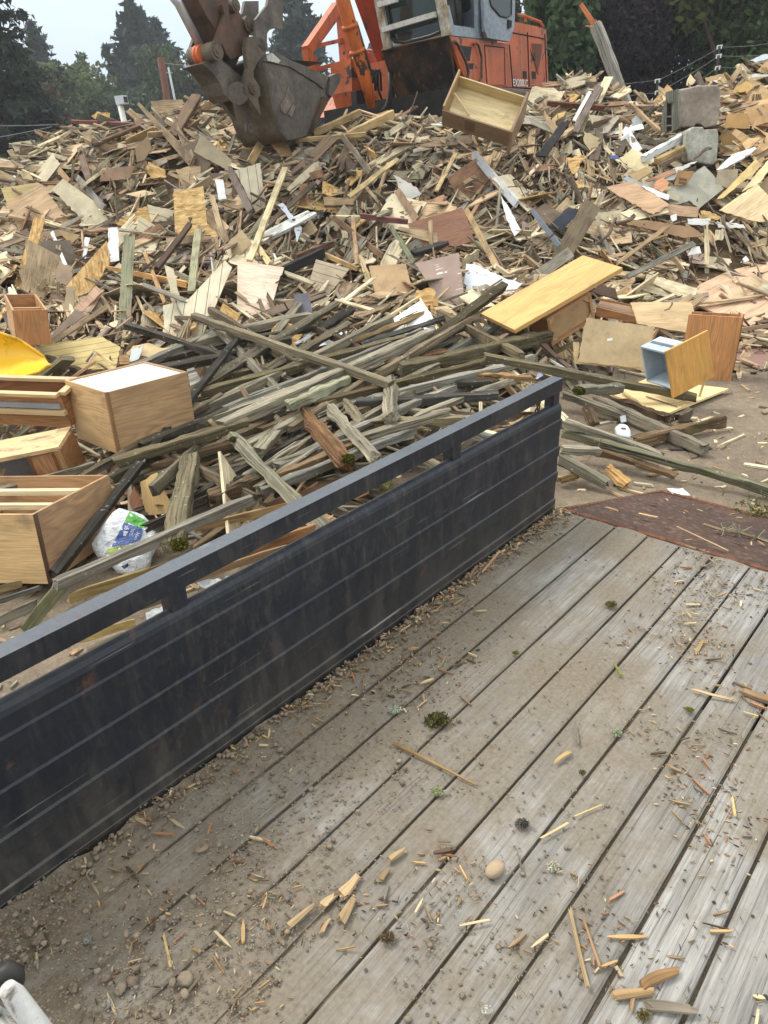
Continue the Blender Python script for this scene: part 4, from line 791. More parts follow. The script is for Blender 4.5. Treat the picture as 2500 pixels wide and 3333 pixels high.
beam('E', (1300, 0), (1195, 205), 26, .34, .34, 'scrap', wd(186, 160, 118), 'short pine lath near the flaking plank top', thick=.6)
# --- right part of the heap
sheet('Q', [(345, 875), (455, 940), (240, 1310), (150, 1372), (60, 1395), (125, 1250)], 'scrap', wd(118, 104, 84), 'wide dark weathered plank standing above the thick yellow slab', 'board', 'scrap_board', gi=1, lift=.4, th=.04, lm='wide dark plank')
beam('Q', (-40, 960), (155, 1215), 40, .42, .4, 'paint', wd(112, 120, 130), 'slate blue strip left of the wide dark plank', thick=.5)
sheet('Q', [(75, 1075), (200, 960), (275, 945), (290, 985), (165, 1110)], 'board', wd(66, 70, 82), 'dark slate panel behind the wide dark plank', lift=.34)
beam('Q', (1128, 1200), (645, 1440), 46, .5, .6, 'weather', wd(128, 124, 112), 'long grey board slanting up right from behind the yellow slab', lm='long slanting grey board', thick=.4)
beam('Q', (945, 1070), (570, 1345), 34, .44, .46, 'scrap', wd(160, 134, 102), 'brown splintered plank above the long slanting grey board', thick=.4, endr=.06)
sheet('Q', [(640, 1020), (860, 1042), (1120, 1085), (1200, 1145), (1060, 1160), (850, 1105), (640, 1060)], 'board', wd(146, 118, 88), 'bowed brown sheet edge above the slanting grey board', lift=.35, lm='bowed brown sheet')
sheet('Q', [(490, 792), (690, 750), (950, 918), (835, 992), (590, 862)], 'brownply', wd(214, 176, 140), 'brown plywood sheet tilted toward the viewer right of centre', lm='tilted brown plywood', torn=(.015, (2, 3)), lift=.35, th=.015)
sheet('Q', [(912, 845), (1200, 640), (1260, 700), (1340, 805), (1165, 945), (1090, 890), (960, 925)], 'board', wd(154, 152, 138), 'grey-green marbled sheet below the lower concrete block', lm='grey-green sheet', torn=(.015, (4, 5)), lift=.25, mixw=.3)
sheet('Q', [(610, 735), (640, 715), (960, 862), (940, 890), (850, 865)], 'paint', wd(164, 172, 176), 'blue-grey painted board behind the tilted brown plywood', 'board', 'scrap_board', lift=.38)
sheet('Q', [(745, 785), (790, 792), (950, 850), (940, 890), (860, 860)], 'paint', wd(240, 240, 240), 'snapped bright white board tip on the blue-grey board', 'board', 'scrap_board', lift=.42, torn=.008)
sheet('Q', [(890, 912), (1170, 940), (1150, 1012), (1010, 1000), (880, 985)], 'brownply', wd(190, 156, 124), 'long brown sheet lying under the grey-green sheet', lift=.28, torn=(.01, (1,)))
sheet('Q', [(860, 745), (905, 725), (948, 765), (900, 830), (830, 800)], 'oak', wd(236, 170, 124), 'reddish rounded drawer front near the small marked carton', 'drawer front', 'loose_drawer_front', lift=.4)
cartn = sheet('Q', [(1010, 672), (1128, 682), (1072, 770), (980, 785)], 'card', wd(150, 116, 80), 'small brown carton with printed barcodes below the concrete block', 'carton', 'carton', lift=.42, lm='small marked carton')
sheet('Q', [(770, 745), (905, 690), (990, 660), (1000, 690), (910, 730), (800, 755)], 'scrap', wd(180, 138, 112), 'pinkish plank left of the small marked carton', 'board', 'scrap_board', lift=.35)
sheet('Q', [(905, 700), (1000, 650), (1150, 605), (1060, 660), (985, 740), (920, 745)], 'paint', wd(210, 208, 204), 'crumpled white-painted lath above the small marked carton', lift=.4, torn=.012)
sheet('Q', [(655, 705), (780, 650), (835, 680), (710, 755)], 'ply', wd(190, 160, 114), 'broken particle board offcut left of the pinkish plank', lift=.4, th=.03)
beam('Q', (760, 590), (1110, 395), 66, .45, .4, 'paint', wd(220, 222, 222), 'white-topped timber slanting up against the lower concrete block', lm='white-topped timber', thick=.9, roll=.5)
beam('Q', (850, 610), (1110, 490), 56, .36, .34, 'scrap', wd(188, 160, 108), 'tan splintered timber under the white-topped timber', thick=.8, roll=.5)
beam('Q', (880, 640), (1100, 530), 30, .34, .32, 'scrap', wd(128, 108, 88), 'brown lath bundle under the tan splintered timber', thick=.6)
beam('Q', (625, 378), (735, 540), 56, .4, .36, 'paint', wd(236, 236, 234), 'white painted cross piece upright of the broken crucifix-like lath', lm='white cross lath', thick=.3)
beam('Q', (600, 450), (690, 392), 26, .44, .42, 'paint', wd(238, 238, 236), 'short white lath nailed across the white upright', thick=.4)
sheet('Q', [(590, 580), (680, 510), (745, 545), (800, 650), (690, 680), (620, 620)], 'board', wd(220, 204, 160), 'crumpled cream foam scrap below the white cross lath', lm='cream foam scrap', torn=.02, lift=.36)
sheet('Q', [(205, 585), (335, 565), (280, 690), (250, 700)], 'osb', (1.05, 1.02, .98), 'torn yellow insulation board scrap right of the black panel', torn=.015, lift=.34)
sheet('Q', [(330, 390), (400, 420), (465, 450), (430, 520), (385, 540), (340, 480)], 'board', wd(186, 168, 130), 'pale torn board below the propped grey-brown plank', torn=.015, lift=.25)
sheet('Q', [(-5, 565), (170, 325), (240, 315), (60, 575)], 'board', wd(48, 46, 48), 'black panel with a bare wood edge right of the tipped crate', lm='black panel', lift=.42, th=.03)
beam('Q', (440, 70), (270, 400), 52, .4, .34, 'scrap', wd(116, 102, 94), 'grey-brown plank propped up below the leaning broken post', lm='propped grey-brown plank', thick=.35)
beam('Q', (375, 110), (262, 318), 30, .42, .36, 'paint', wd(206, 206, 200), 'white flaking lath beside the propped grey-brown plank', thick=.4)
beam('Q', (70, 190), (480, 225), 46, .36, .3, 'scrap', wd(112, 74, 54), 'red-brown beam lying level right of the excavator', lm='red-brown beam', thick=.8)
beam('Q', (665, 198), (890, 400), 36, .45, .4, 'scrap', wd(180, 152, 118), 'slim pale pole from the leaning post foot to the concrete block', thick=.8, roll=.7)
sheet('Q', [(105, 300), (145, 262), (206, 248), (170, 325), (112, 345)], 'ply', wd(220, 182, 118), 'bright pine board behind the black panel', lift=.2)
sheet('Q', [(800, 212), (935, 55), (975, 95), (880, 255)], 'board', wd(204, 164, 108), 'orange-tan board standing behind the weathered lattice frame', lm='orange-tan board', lift=-.25)
sheet('Q', [(675, 310), (720, 265), (752, 310), (750, 370), (690, 375)], 'paint', wd(176, 180, 178), 'pale grey torn sheet below the leaning post foot', lift=.25, torn=.012)
sheet('Q', [(540, 470), (590, 445), (645, 450), (620, 540), (560, 560)], 'board', wd(112, 98, 82), 'dark brown board left of the white cross lath', lift=.3)
sheet('Q', [(525, 568), (580, 565), (585, 590), (520, 590)], 'plastic', wd(70, 84, 150), 'small blue plastic scrap left of the cream foam scrap', 'plastic scrap', 'plastic_scrap', lift=.4)
sheet('Q', [(1285, 670), (1400, 560), (1560, 505), (1578, 515), (1490, 580), (1320, 670)], 'paint', wd(236, 240, 242), 'long clean white board leaning on the cardboard heap', 'board', 'scrap_board', lift=.6, th=.03, gi=1, lm='long clean white board')
sheet('Q', [(1290, 880), (1570, 592), (1612, 640), (1340, 870)], 'board', wd(226, 196, 134), 'long pale yellow shelf board at the right edge of the heap', 'board', 'shelf_board', lift=.55, th=.02, gi=0, lm='pale yellow shelf')
sheet('Q', [(1470, 825), (1659, 600), (1720, 600), (1600, 760)], 'board', wd(238, 220, 170), 'cream shelf board beside the pale yellow shelf at the photo edge', 'board', 'shelf_board', lift=.55, th=.02, gi=0)
sheet('Q', [(1305, 960), (1580, 768), (1700, 900), (1700, 1045), (1550, 1038)], 'brownply', wd(252, 222, 176), 'light plywood sheet with wavy grain at the right photo edge', lift=.6, lm='light wavy plywood', th=.018)
sheet('Q', [(1595, 790), (1720, 640), (1720, 900), (1640, 850)], 'card', wd(142, 122, 92), 'dull brown sheet behind the light wavy plywood', lift=.4)
sheet('Q', [(1280, 770), (1300, 670), (1445, 665), (1440, 760), (1360, 800)], 'board', wd(158, 146, 122), 'grey-tan board behind the pale yellow shelf', lift=.4)
sheet('Q', [(1172, 965), (1240, 968), (1320, 1010), (1300, 1032), (1180, 1018)], 'osb', (1, .98, .94), 'small strand board scrap left of the light wavy plywood', lift=.4, torn=.01)
sheet('Q', [(1080, 1020), (1250, 1022), (1230, 1070), (1085, 1060)], 'paint', wd(228, 228, 222), 'peeling white board end below the small strand board scrap', 'board', 'scrap_board', lift=.4, torn=.008)
sheet('Q', [(1290, 1040), (1480, 1062), (1500, 1090), (1300, 1085)], 'paint', wd(216, 212, 204), 'flaking white plank below the light wavy plywood', 'board', 'scrap_board', lift=.4, torn=.01)
for pts, lab in (([(955, 1000), (1000, 985), (1002, 1030), (970, 1042)], 'small white square scrap below the grey-green sheet'), ([(1475, 1310), (1500, 1288), (1525, 1320), (1490, 1335)], 'small white block among the twigs at the right'), ([(1080, 1285), (1110, 1225), (1165, 1220), (1180, 1270)], 'light grey board scrap right of the slanting grey board')):
    sheet('Q', pts, 'paint', wd(232, 232, 230), lab, lift=.45)
for a, c, w_, lab in (((700, 1000), (560, 1060), 40, 'thick crooked branch left of the bowed brown sheet'), ((560, 1020), (430, 1200), 34, 'bent branch hanging under the crooked branch'), ((1345, 1000), (1390, 1120), 34, 'bark-covered branch stub below the flaking white plank'), ((1595, 985), (1650, 1220), 16, 'thin dark branch upright at the right photo edge'), ((1270, 1265), (1420, 1400), 16, 'forked twig right of the grey slanting board'), ((1130, 590), (1250, 520), 22, 'brown branch stub at the foot of the concrete block')):
    beam('Q', a, c, w_, .5, .48, 'scrap', wd(112, 96, 80), lab, 'branch', 'branch', thick=.95, roll=.6, rough=.02, bend=.03, cham=.4)
# --- big sheets on the ground to the right
def ground_sheet(r, pts, mat, tint, label, z=.04, th=.015, torn=0., lm=None, gi=0, cat='sheet', name='broken_sheet', slope=None):
    n = np.array([0, 0, 1.]) if slope is None else unit(slope); c = np.mean([R_(r, p) for p in pts], 0); p0 = atZ(*c, z)
    return sheet(r, pts, mat, tint, label, cat, name, th=th, torn=torn, gi=gi, lm=lm, nrm=n, Y=p0[1])
ground_sheet('F', [(1215, 625), (1290, 540), (1450, 465), (1700, 405), (1700, 690), (1659, 720), (1540, 765)], 'brownply', wd(214, 178, 146), 'huge brown plywood sheet lying on the ground at the right edge', .33, .018, (.02, (5,)), 'huge ground plywood', 1, slope=(-.05, -.22, 1))
ground_sheet('F', [(1480, 940), (1495, 890), (1600, 868), (1720, 875), (1720, 985), (1622, 998)], 'board', wd(140, 108, 98), 'dull pink sheet lying on the sandy ground at the right edge', .03, .012, .008, 'dull pink ground sheet')
ground_sheet('F', [(806, 1130), (1000, 1050), (1446, 1102), (1102, 1242)], 'ply', wd(244, 214, 158), 'light plywood cabinet side lying flat under the grey drawer', .05, .018, 0, 'flat light cabinet side', 1)
# --- upper left crest
beam('A', (598, 448), (832, 702), 44, .3, .3, 'scrap', wd(142, 122, 94), 'long pointed board jutting left from the crest above the bucket', lm='long jutting board', taper=(.35, 1.1), thick=.4)
beam('A', (850, 415), (745, 590), 52, .25, .25, 'scrap', wd(120, 98, 76), 'thick brown plank standing on the crest left of the bucket', lm='thick crest plank', thick=.4, roll=.6)
beam('A', (748, 510), (832, 690), 40, .34, .34, 'scrap', wd(132, 114, 92), 'pointed grey board leaning left of the folded beige panel', taper=(.3, 1.1), thick=.4)
sheet('A', [(868, 578), (1002, 692), (985, 735), (836, 655)], 'board', wd(178, 164, 136), 'dull beige panel leaning just left of the bucket', lift=.38, lm='dull beige panel')
sheet('A', [(770, 640), (855, 600), (925, 690), (870, 770), (815, 720)], 'board', wd(120, 104, 86), 'brown board behind the dull beige panel', lift=.28)
beam('A', (310, 525), (622, 540), 18, .26, .26, 'scrap', wd(134, 86, 80), 'long dull pink moulding lying level on the left crest', lm='long pink moulding', thick=.6)
sheet('A', [(395, 500), (420, 480), (475, 488), (478, 518), (405, 512)], 'osb', (1.1, 1.05, 1), 'torn yellow board end on top of the pink moulding', lift=.24, torn=.01)
beam('A', (402, 628), (605, 545), 26, .34, .3, 'scrap', wd(108, 84, 64), 'peeled brown log slanting on the left crest', lm='peeled brown log', thick=.95, cham=.4, roll=.7, rough=.01)
beam('A', (545, 618), (668, 560), 34, .36, .34, 'scrap', wd(160, 132, 92), 'tan board in line with the peeled brown log', thick=.4)
sheet('A', [(778, 470), (812, 432), (880, 445), (920, 480), (905, 525), (850, 490), (790, 520)], 'board', wd(184, 140, 122), 'pinkish board piece behind the thick crest plank', lift=.14)
beam('A', (872, 470), (965, 415), 34, .2, .2, 'scrap', wd(196, 166, 122), 'pine board at the crest touching the bucket', thick=.4)
beam('A', (1080, 705), (1142, 592), 36, .5, .46, 'scrap', wd(186, 156, 108), 'board bent over the crest in front of the bucket, steep half', lm='bent crest board', thick=.3)
sheet('A', [(1140, 590), (1200, 582), (1250, 625), (1262, 672), (1215, 678)], 'scrap', wd(170, 138, 98), 'splintered flat board in front of the bucket floor', 'board', 'scrap_board', lift=.4, torn=.01)
beam('A', (1265, 530), (1292, 592), 18, .45, .45, 'paint', wd(170, 170, 164), 'thin pale slat standing against the bucket', thick=.6)
beam('A', (1352, 578), (1558, 485), 34, .4, .36, 'scrap', wd(172, 146, 104), 'long tan timber lying right of the bucket lip', lm='long tan timber', thick=.7)
beam('A', (1500, 588), (1700, 490), 40, .36, .34, 'scrap', wd(190, 164, 116), 'double pine timber right of the long tan timber', thick=.6)
beam('A', (1478, 588), (1600, 745), 26, .44, .42, 'scrap', wd(138, 124, 108), 'grey lath sliding down below the long tan timber', thick=.5)
beam('A', (1290, 605), (1580, 580), 22, .42, .4, 'scrap', wd(198, 170, 122), 'thin pale lath lying level in front of the bucket', thick=.6)
sheet('A', [(440, 735), (510, 720), (585, 715), (560, 770), (430, 785)], 'board', wd(156, 126, 100), 'brown flat board on the left slope under the crest', lift=.25)
sheet('A', [(582, 640), (640, 585), (655, 640), (625, 690), (590, 700)], 'board', wd(132, 110, 84), 'brown square board under the tan board in the left crest', lift=.34)
beam('A', (345, 640), (392, 800), 32, .36, .36, 'scrap', wd(118, 98, 80), 'dark steep plank on the left slope', thick=.4)
beam('A', (232, 705), (300, 785), 26, .34, .34, 'scrap', wd(170, 140, 102), 'short brown lath above the ragged beige hardboard', thick=.5)
# --- leaning snapped post at the right back
t = thing('leaning_post', 'snapped timber post leaning left with a splintered orange top', 'post', S(1600 + 835 / 1.843, 690 / 1.843)); mark(1600 + 730 / 1.843, 400 / 1.843, 'leaning snapped post')
pa, pc = atY(*R_('C', (832, 700)), 12.6), atY(*R_('C', (622, 140)), 12.9)
o = ring_beam(pa - unit(pc - pa) * .3, pc, .155, .13, np.array([.8, -.6, .1]), 'weather', wd(172, 168, 156), 'shaft', .01, 16, .05); o.location = o.location - Vector(t.location); o.parent = t
b = MB(); q = atY(*R_('C', (535, 25)), 13.0); b.tube([pc - unit(pc - pa) * .1, q], [.035, .028], sq=True, tint=wd(214, 132, 88))
for e in ((560, 155), (610, 110), (590, 195), (625, 118), (603, 130), (575, 160)): b.tube([pc - unit(pc - pa) * .06 + rng.normal(size=3) * .02, atY(*R_('C', e), 12.9)], [.016, .005], 4, wd(212, 150, 108))
b.build('splintered_top', M['scrap'], t)
# --- concrete blocks and lattice
def rblock(name, label, r, pts, Y, depth, mat, nrm, lm):
    px = [R_(r, p) for p in pts]; c = np.mean(px, 0); p0 = atY(*c, Y); n = unit(nrm); P = [onplane(*q, p0, n) for q in px]; Q = []
    for i in range(len(P)):
        a, d = P[i], P[(i + 1) % len(P)]
        for k_ in range(6): Q.append(a + (d - a) * k_ / 6)
    Q = np.array(Q); cc = Q.mean(0); rings = []
    for dd, ins in ((0.0, .90), (.0, .955), (.02, .985), (.06, 1.0), (depth * .5, 1.0), (depth - .05, 1.0), (depth, .95)):
        R3 = cc + (Q - cc) * ins - n * dd; R3 = R3 + (np.array([fbm(q * 6 + 3) for q in R3])[:, None] - .47) * n * .05 + (np.array([fbm(q * 5 + 9) for q in R3])[:, None] - .47) * (Q - cc) * .09; rings.append(R3)
    b = MB(); m = len(Q); V = np.vstack(rings); F = [(i * m + j, (i + 1) * m + j, (i + 1) * m + (j + 1) % m, i * m + (j + 1) % m) for i in range(6) for j in range(m)] + [tuple(range(m))]
    if np.cross(P[1] - P[0], P[2] - P[1]) @ n < 0: F = [tuple(reversed(f)) for f in F]
    b.add(V, F); o = b.build(name, M[mat], base=p0, smooth=True); tag(o, label, 'concrete block'); mark(*c, lm); return o
rblock('concrete_block', 'big brown-grey concrete block balanced on top of the paler block', 'T', [(775, 425), (960, 385), (1160, 378), (1200, 420), (1185, 700), (1160, 785), (1040, 800), (1000, 765), (955, 760), (925, 800), (800, 790), (785, 600)], 10.45, .55, 'concrete', (-.18, -1, .03), 'upper concrete block')
rblock('concrete_block', 'paler lichen-stained concrete block under the brown-grey one', 'T', [(860, 830), (930, 790), (1020, 790), (1030, 815), (1165, 815), (1182, 870), (1165, 1150), (1120, 1175), (870, 1130), (845, 1000)], 10.25, .55, 'concrete_b', (-.1, -1, .08), 'lower concrete block')
t = thing('lattice_frame', 'weathered grey wooden frame with two openings left of the concrete block', 'frame', atY(*R_('T', (690, 830)), 10.3)); mark(*R_('T', (690, 640)), 'lattice frame')
def tpl(pts, Y, n=(-.5, -1, 0)): p0 = atY(*R_('T', pts[0]), Y); return [onplane(*R_('T', p), p0, unit(n)) for p in pts]
for nm, pts in (('frame_board', [(650, 455), (728, 430), (728, 548), (655, 552)]), ('frame_board', [(635, 540), (662, 550), (656, 840), (600, 835)]), ('frame_board', [(712, 560), (735, 545), (735, 830), (712, 838)]), ('frame_board', [(735, 432), (782, 420), (790, 800), (735, 830)])):
    b = MB(); b.prism(tpl(pts, 10.3), np.array([.25, .5, 0]) * .12, wd(138, 136, 124), tpl(pts, 10.3)[2] - tpl(pts, 10.3)[1]); b.build(nm, M['weather'], t)
for pts in ([(660, 548), (718, 548), (718, 562), (660, 562)], [(660, 685), (715, 682), (715, 697), (660, 700)], [(660, 772), (715, 770), (715, 785), (660, 788)]):
    b = MB(); b.prism(tpl(pts, 10.3), np.array([.25, .5, 0]) * .10, wd(146, 142, 130)); b.build('cross_bar', M['weather'], t)
b = MB(); b.prism(tpl([(640, 548), (735, 548), (735, 830), (640, 838)], 10.4), np.array([.25, .5, 0]) * .04, wd(70, 52, 42)); b.build('back_board', M['scrap'], t)
# ------------------------------------------------------------------ cabinets, drawers and other furniture (position, axes, size)
FIT = {
 'chest': ([-1.639, 4.292, 0.284], [[0.6763, -0.7366, -0.0017], [0.7365, 0.676, 0.0243], [-0.0167, -0.0177, 0.9997]], [0.582, 0.512, 0.395]),
 'low': ([-2.026, 3.165, 0.073], [[0.9818, 0.1887, -0.0223], [-0.1834, 0.9718, 0.1481], [0.0496, -0.1413, 0.9887]], [0.374, 0.691, 0.359]),
 'mid': ([-2.258, 4.11, 0.159], [[0.9888, -0.0653, -0.1343], [0.0523, 0.9938, -0.098], [0.1398, 0.0899, 0.9861]], [0.376, 0.283, 0.21]),
 'open': ([-2.463, 4.634, 0.427], [[0.9764, 0.214, -0.0288], [-0.2159, 0.9636, -0.1575], [-0.0059, 0.16, 0.9871]], [0.451, 0.249, 0.195]),
 'small': ([-2.912, 5.987, 0.589], [[0.8805, -0.4641, 0.0965], [0.4604, 0.8857, 0.0589], [-0.1128, -0.0074, 0.9936]], [0.258, 0.9, 0.281]),
 'crate': ([0.893, 10.016, 2.09], [[0.9055, 0.4187, -0.0691], [-0.2951, 0.5042, -0.8116], [-0.305, 0.7553, 0.5801]], [0.874, 0.498, 0.26]),
 'grey': ([2.14, 5.689, 0.166], [[0.34, 0.8943, -0.2908], [-0.9387, 0.3414, -0.0478], [0.0566, 0.2892, 0.9556]], [0.316, 0.126, 0.305]),
 'oakbox': ([2.647, 6.286, 0.002], [[0.8957, 0.4442, 0.018], [-0.4446, 0.8954, 0.0265], [-0.0043, -0.0317, 0.9995]], [0.419, 0.543, 0.545]),
 'pbox': ([1.586, 6.61, 0.242], [[0.8513, -0.4384, -0.2883], [0.3874, 0.8957, -0.2183], [0.3539, 0.0741, 0.9323]], [0.502, 0.357, 0.278]),
 'slab': ([1.169, 6.205, 0.466], [[0.8649, -0.4109, -0.2882], [0.3598, 0.908, -0.2147], [0.3499, 0.082, 0.9332]], [1.148, 0.538, 0.04]),
 'tray': ([-1.066, 4.401, 0.03], [[0.6886, -0.678, 0.2571], [0.7003, 0.7138, 0.0068], [-0.1881, 0.1753, 0.9664]], [0.553, 0.222, 0.088]),
}
def furn(key, name, label, cat, lm=None, scale=1.0):
    o, R, s = FIT[key]; o = np.array(o); R = np.array(R); s = np.array(s)
    if scale != 1: o = EYE + (o - EYE) * scale; s = s * scale
    t = thing(name, label, cat, o); c = pj(o + R @ (s / 2))
    if lm: mark(*c, lm)
    def bx(nm, mat, tint, lo, hi, grain=0, parent=None, mb=None):
        b = MB() if mb is None else mb; lo = np.array(lo, float); hi = np.array(hi, float)
        b.box(o + R @ lo, R, hi - lo, tint, grain)
        if mb is None:
            ob = b.build(nm, M[mat], parent or t); return ob
    return t, bx, s, o, R
OAK = rgb(216, 178, 128); OAKD = rgb(190, 150, 108); PINE = rgb(226, 206, 166); RED = rgb(190, 140, 98)
# white-topped oak chest
t, bx, s, o, R = furn('chest', 'oak_chest', 'oak chest with dirty white inset top standing on the cabinets at the left', 'chest', 'white-topped oak chest')
X, Yd, Z = s; w_ = .016
bx('front_panel', 'oak', rgb(196, 158, 116), (w_, 0, 0), (X, w_, Z - .002), 0); bx('side_panel', 'oak', OAK, (0, .004, .0), (w_ - .002, Yd, Z - .002), 1); bx('side_panel', 'oak', OAKD, (X - w_, w_ + .002, 0), (X, Yd, Z - .002), 1); bx('back_panel', 'oak', OAKD, (w_, Yd - w_, 0), (X - w_ - .002, Yd, Z - .002), 0)
bx('top_panel', 'laminate', (1, 1, 1), (w_, w_ + .002, Z - .03), (X - w_, Yd - w_, Z - .012), 0); bx('bottom_panel', 'oak', OAKD, (w_, w_ + .002, .0), (X - w_, Yd - w_, .016), 0); bx('corner_trim', 'oak', rgb(158, 118, 82), (-.002, -.003, -.002), (w_ + .004, w_ * .9, Z), 2)
# low cabinet at the left with two pale rails
t, bx, s, o, R = furn('low', 'oak_cabinet', 'broken oak base cabinet lying at the left photo edge near the trailer', 'cabinet', 'low oak base cabinet'); X, Yd, Z = s
bx('front_panel', 'oak', rgb(226, 188, 134), (-.5, 0, 0), (X, .016, Z), 0); bx('side_panel', 'oak', rgb(192, 154, 116), (X - .016, .018, 0), (X, Yd, Z), 1); bx('corner_trim', 'oak', rgb(108, 80, 60), (X, -.002, 0), (X + .003, .03, Z), 2)
bx('back_panel', 'oak', OAKD, (-.5, Yd - .016, 0), (X - .018, Yd, Z), 0); bx('bottom_panel', 'oak', OAKD, (-.5, .02, 0), (X - .02, Yd - .02, .016), 0)
bx('rail', 'ply', PINE, (-.5, .16, Z - .03), (X - .02, .20, Z - .004), 0); bx('rail', 'ply', PINE, (-.28, .40, Z - .03), (X - .02, .45, Z - .004), 0); bx('rail', 'ply', PINE, (-.3, .20, Z - .034), (-.25, .42, Z - .006), 1); bx('bracket', 'trim', rgb(196, 184, 160), (-.36, .33, Z - .004), (-.26, .44, Z + .004))
# middle cabinet
t, bx, s, o, R = furn('mid', 'oak_cabinet', 'small oak cabinet with a scuffed top and one fluted door, left of the chest', 'cabinet', 'scuffed oak cabinet'); X, Yd, Z = s
bx('top_panel', 'scuff', rgb(214, 182, 136), (-.3, 0, Z - .025), (X, Yd, Z), 0); bx('side_panel', 'oak', rgb(158, 112, 72), (X - .018, .01, -.05), (X - .002, Yd, Z - .027), 1); bx('front_frame', 'oak', rgb(190, 146, 98), (X - .034, -.002, -.05), (X - .002, .008, Z - .027), 2)
d = bx('door', 'oak', RED, (X - .21, .012, -.10), (X - .042, .026, Z - .035), 2)
for q in (.004, .012, .146, .156): bx('flute', 'oak', rgb(150, 96, 60), (X - .21 + q, .006, -.1), (X - .206 + q, .0115, Z - .04), 2, d)
bx('inner_panel', 'board', rgb(158, 154, 156), (-.3, Yd - .03, -.1), (X - .03, Yd - .015, Z - .03)); bx('broken_rail', 'ply', PINE, (-.3, .01, Z - .055), (-.07, .03, Z - .035), 0)
# open drawer carcass behind
t, bx, s, o, R = furn('open', 'drawer_carcass', 'open oak drawer carcass with metal slides behind the scuffed oak cabinet', 'cabinet', 'open drawer carcass'); X, Yd, Z = s
for lo, hi, g in (((-.25, -.01, Z - .02), (X, .03, Z + .002), 0), ((-.25, Yd - .04, Z - .02), (X + .15, Yd, Z + .002), 0), ((X - .01, .032, Z - .02), (X + .04, Yd - .042, Z + .002), 1), ((-.25, .0, Z * .22), (X + .01, .035, Z * .36), 0)): bx('frame_rail', 'ply', rgb(212, 184, 138), lo, hi, g)
bx('front_panel', 'oak', rgb(184, 132, 84), (-.25, .034, -.06), (X, .046, Z - .024), 0); bx('back_panel', 'oak', rgb(150, 102, 66), (-.2, Yd - .02, 0), (X + .1, Yd - .006, Z - .022), 0); bx('side_panel', 'oak', rgb(184, 136, 88), (X - .012, .05, -.05), (X + .004, Yd - .022, Z - .022), 1); bx('drawer_slide', 'trim', rgb(150, 156, 162), (-.25, .018, Z * .42), (X - .02, .033, Z * .60)); bx('inner_floor', 'board', rgb(142, 132, 128), (-.25, .05, .0), (X - .02, Yd - .025, .01))
# small cabinet
t, bx, s, o, R = furn('small', 'oak_cabinet', 'small square oak cabinet on its back with its empty top showing, far left', 'cabinet', 'small oak cabinet'); X, Yd, Z = s
bx('front_panel', 'oak', rgb(196, 140, 92), (0, 0, 0), (X, .016, Z), 2); bx('side_panel', 'oak', rgb(214, 166, 118), (0, .018, 0), (.014, Yd, Z), 1); bx('side_panel', 'oak', rgb(206, 160, 110), (X - .014, .018, 0), (X, Yd, Z), 1); bx('back_panel', 'oak', rgb(186, 138, 92), (.016, Yd - .016, 0), (X - .016, Yd, Z), 0); bx('rail', 'oak', rgb(206, 164, 114), (.016, Yd * .42, Z - .08), (X - .016, Yd * .46, Z - .04), 0); bx('bottom_panel', 'oak', rgb(176, 130, 90), (.016, .018, 0), (X - .016, Yd - .018, .012), 0)
# tipped crate by the excavator
t, bx, s, o, R = furn('crate', 'broken_crate', 'tipped broken wooden box with pale inside below the excavator', 'box', 'tipped broken box', 1.02); X, Yd, Z = s
bx('front_panel', 'oakdark', rgb(148, 122, 94), (0, 0, .0), (X, .02, Z), 0); bx('end_panel', 'ply', rgb(186, 154, 112), (0, .02, -.05), (.022, Yd + .02, Z + .06), 1); bx('end_panel', 'oakdark', rgb(166, 138, 108), (X - .03, -.02, -.12), (X, Yd + .02, Z + .04), 1); bx('back_panel', 'ply', rgb(222, 198, 146), (.022, Yd - .015, -.02), (X - .032, Yd, Z - .02), 0); bx('floor_panel', 'ply', rgb(234, 212, 160), (.022, .022, .07), (X - .032, Yd - .017, .085), 0)
b = MB(); b.prism([o + R @ np.array(v) for v in ((.04, .03, .12), (X - .1, .03, .10), (X - .06, .13, .10), (X - .3, .17, .11), (.3, .16, .11), (.05, .19, .12))], R[:, 2] * .006, rgb(238, 216, 166)); b.build('torn_veneer', M['ply'], t)
b = MB(); b.tube([o + R @ np.array((.03, .30, .2)), o + R @ np.array((.30, .12, .16))], .014, sq=True, tint=rgb(226, 204, 156)); b.build('cleat', M['ply'], t)
bx('label_plate', 'board', rgb(110, 86, 64), (X * .33, -.004, .06), (X * .47, -.001, Z - .04))
# grey drawer with a wood front
t, bx, s, o, R = furn('grey', 'grey_drawer', 'pale grey drawer standing on edge with a honey wood front', 'drawer', 'pale grey drawer'); X, Yd, Z = s; GY = rgb(176, 190, 200)
bx('drawer_side', 'board', GY, (0, 0, Z - .014), (X - .002, Yd * 1.5, Z)); bx('drawer_side', 'board', GY, (0, 0, 0), (X - .002, Yd * 1.5, .014)); bx('drawer_back', 'board', GY, (0, 0, .016), (.014, Yd * 1.5, Z - .016)); bx('drawer_floor', 'board', rgb(166, 182, 194), (.016, Yd * 1.5 - .008, .016), (X - .004, Yd * 1.5, Z - .016))
bx('drawer_slide', 'trim', rgb(92, 100, 108), (.02, Yd * .6, Z), (X - .02, Yd * .85, Z + .004)); bx('drawer_front', 'ply', rgb(214, 160, 84), (X, -.03, -.05), (X + .018, Yd * 1.5 + .17, Z + .03), 2)
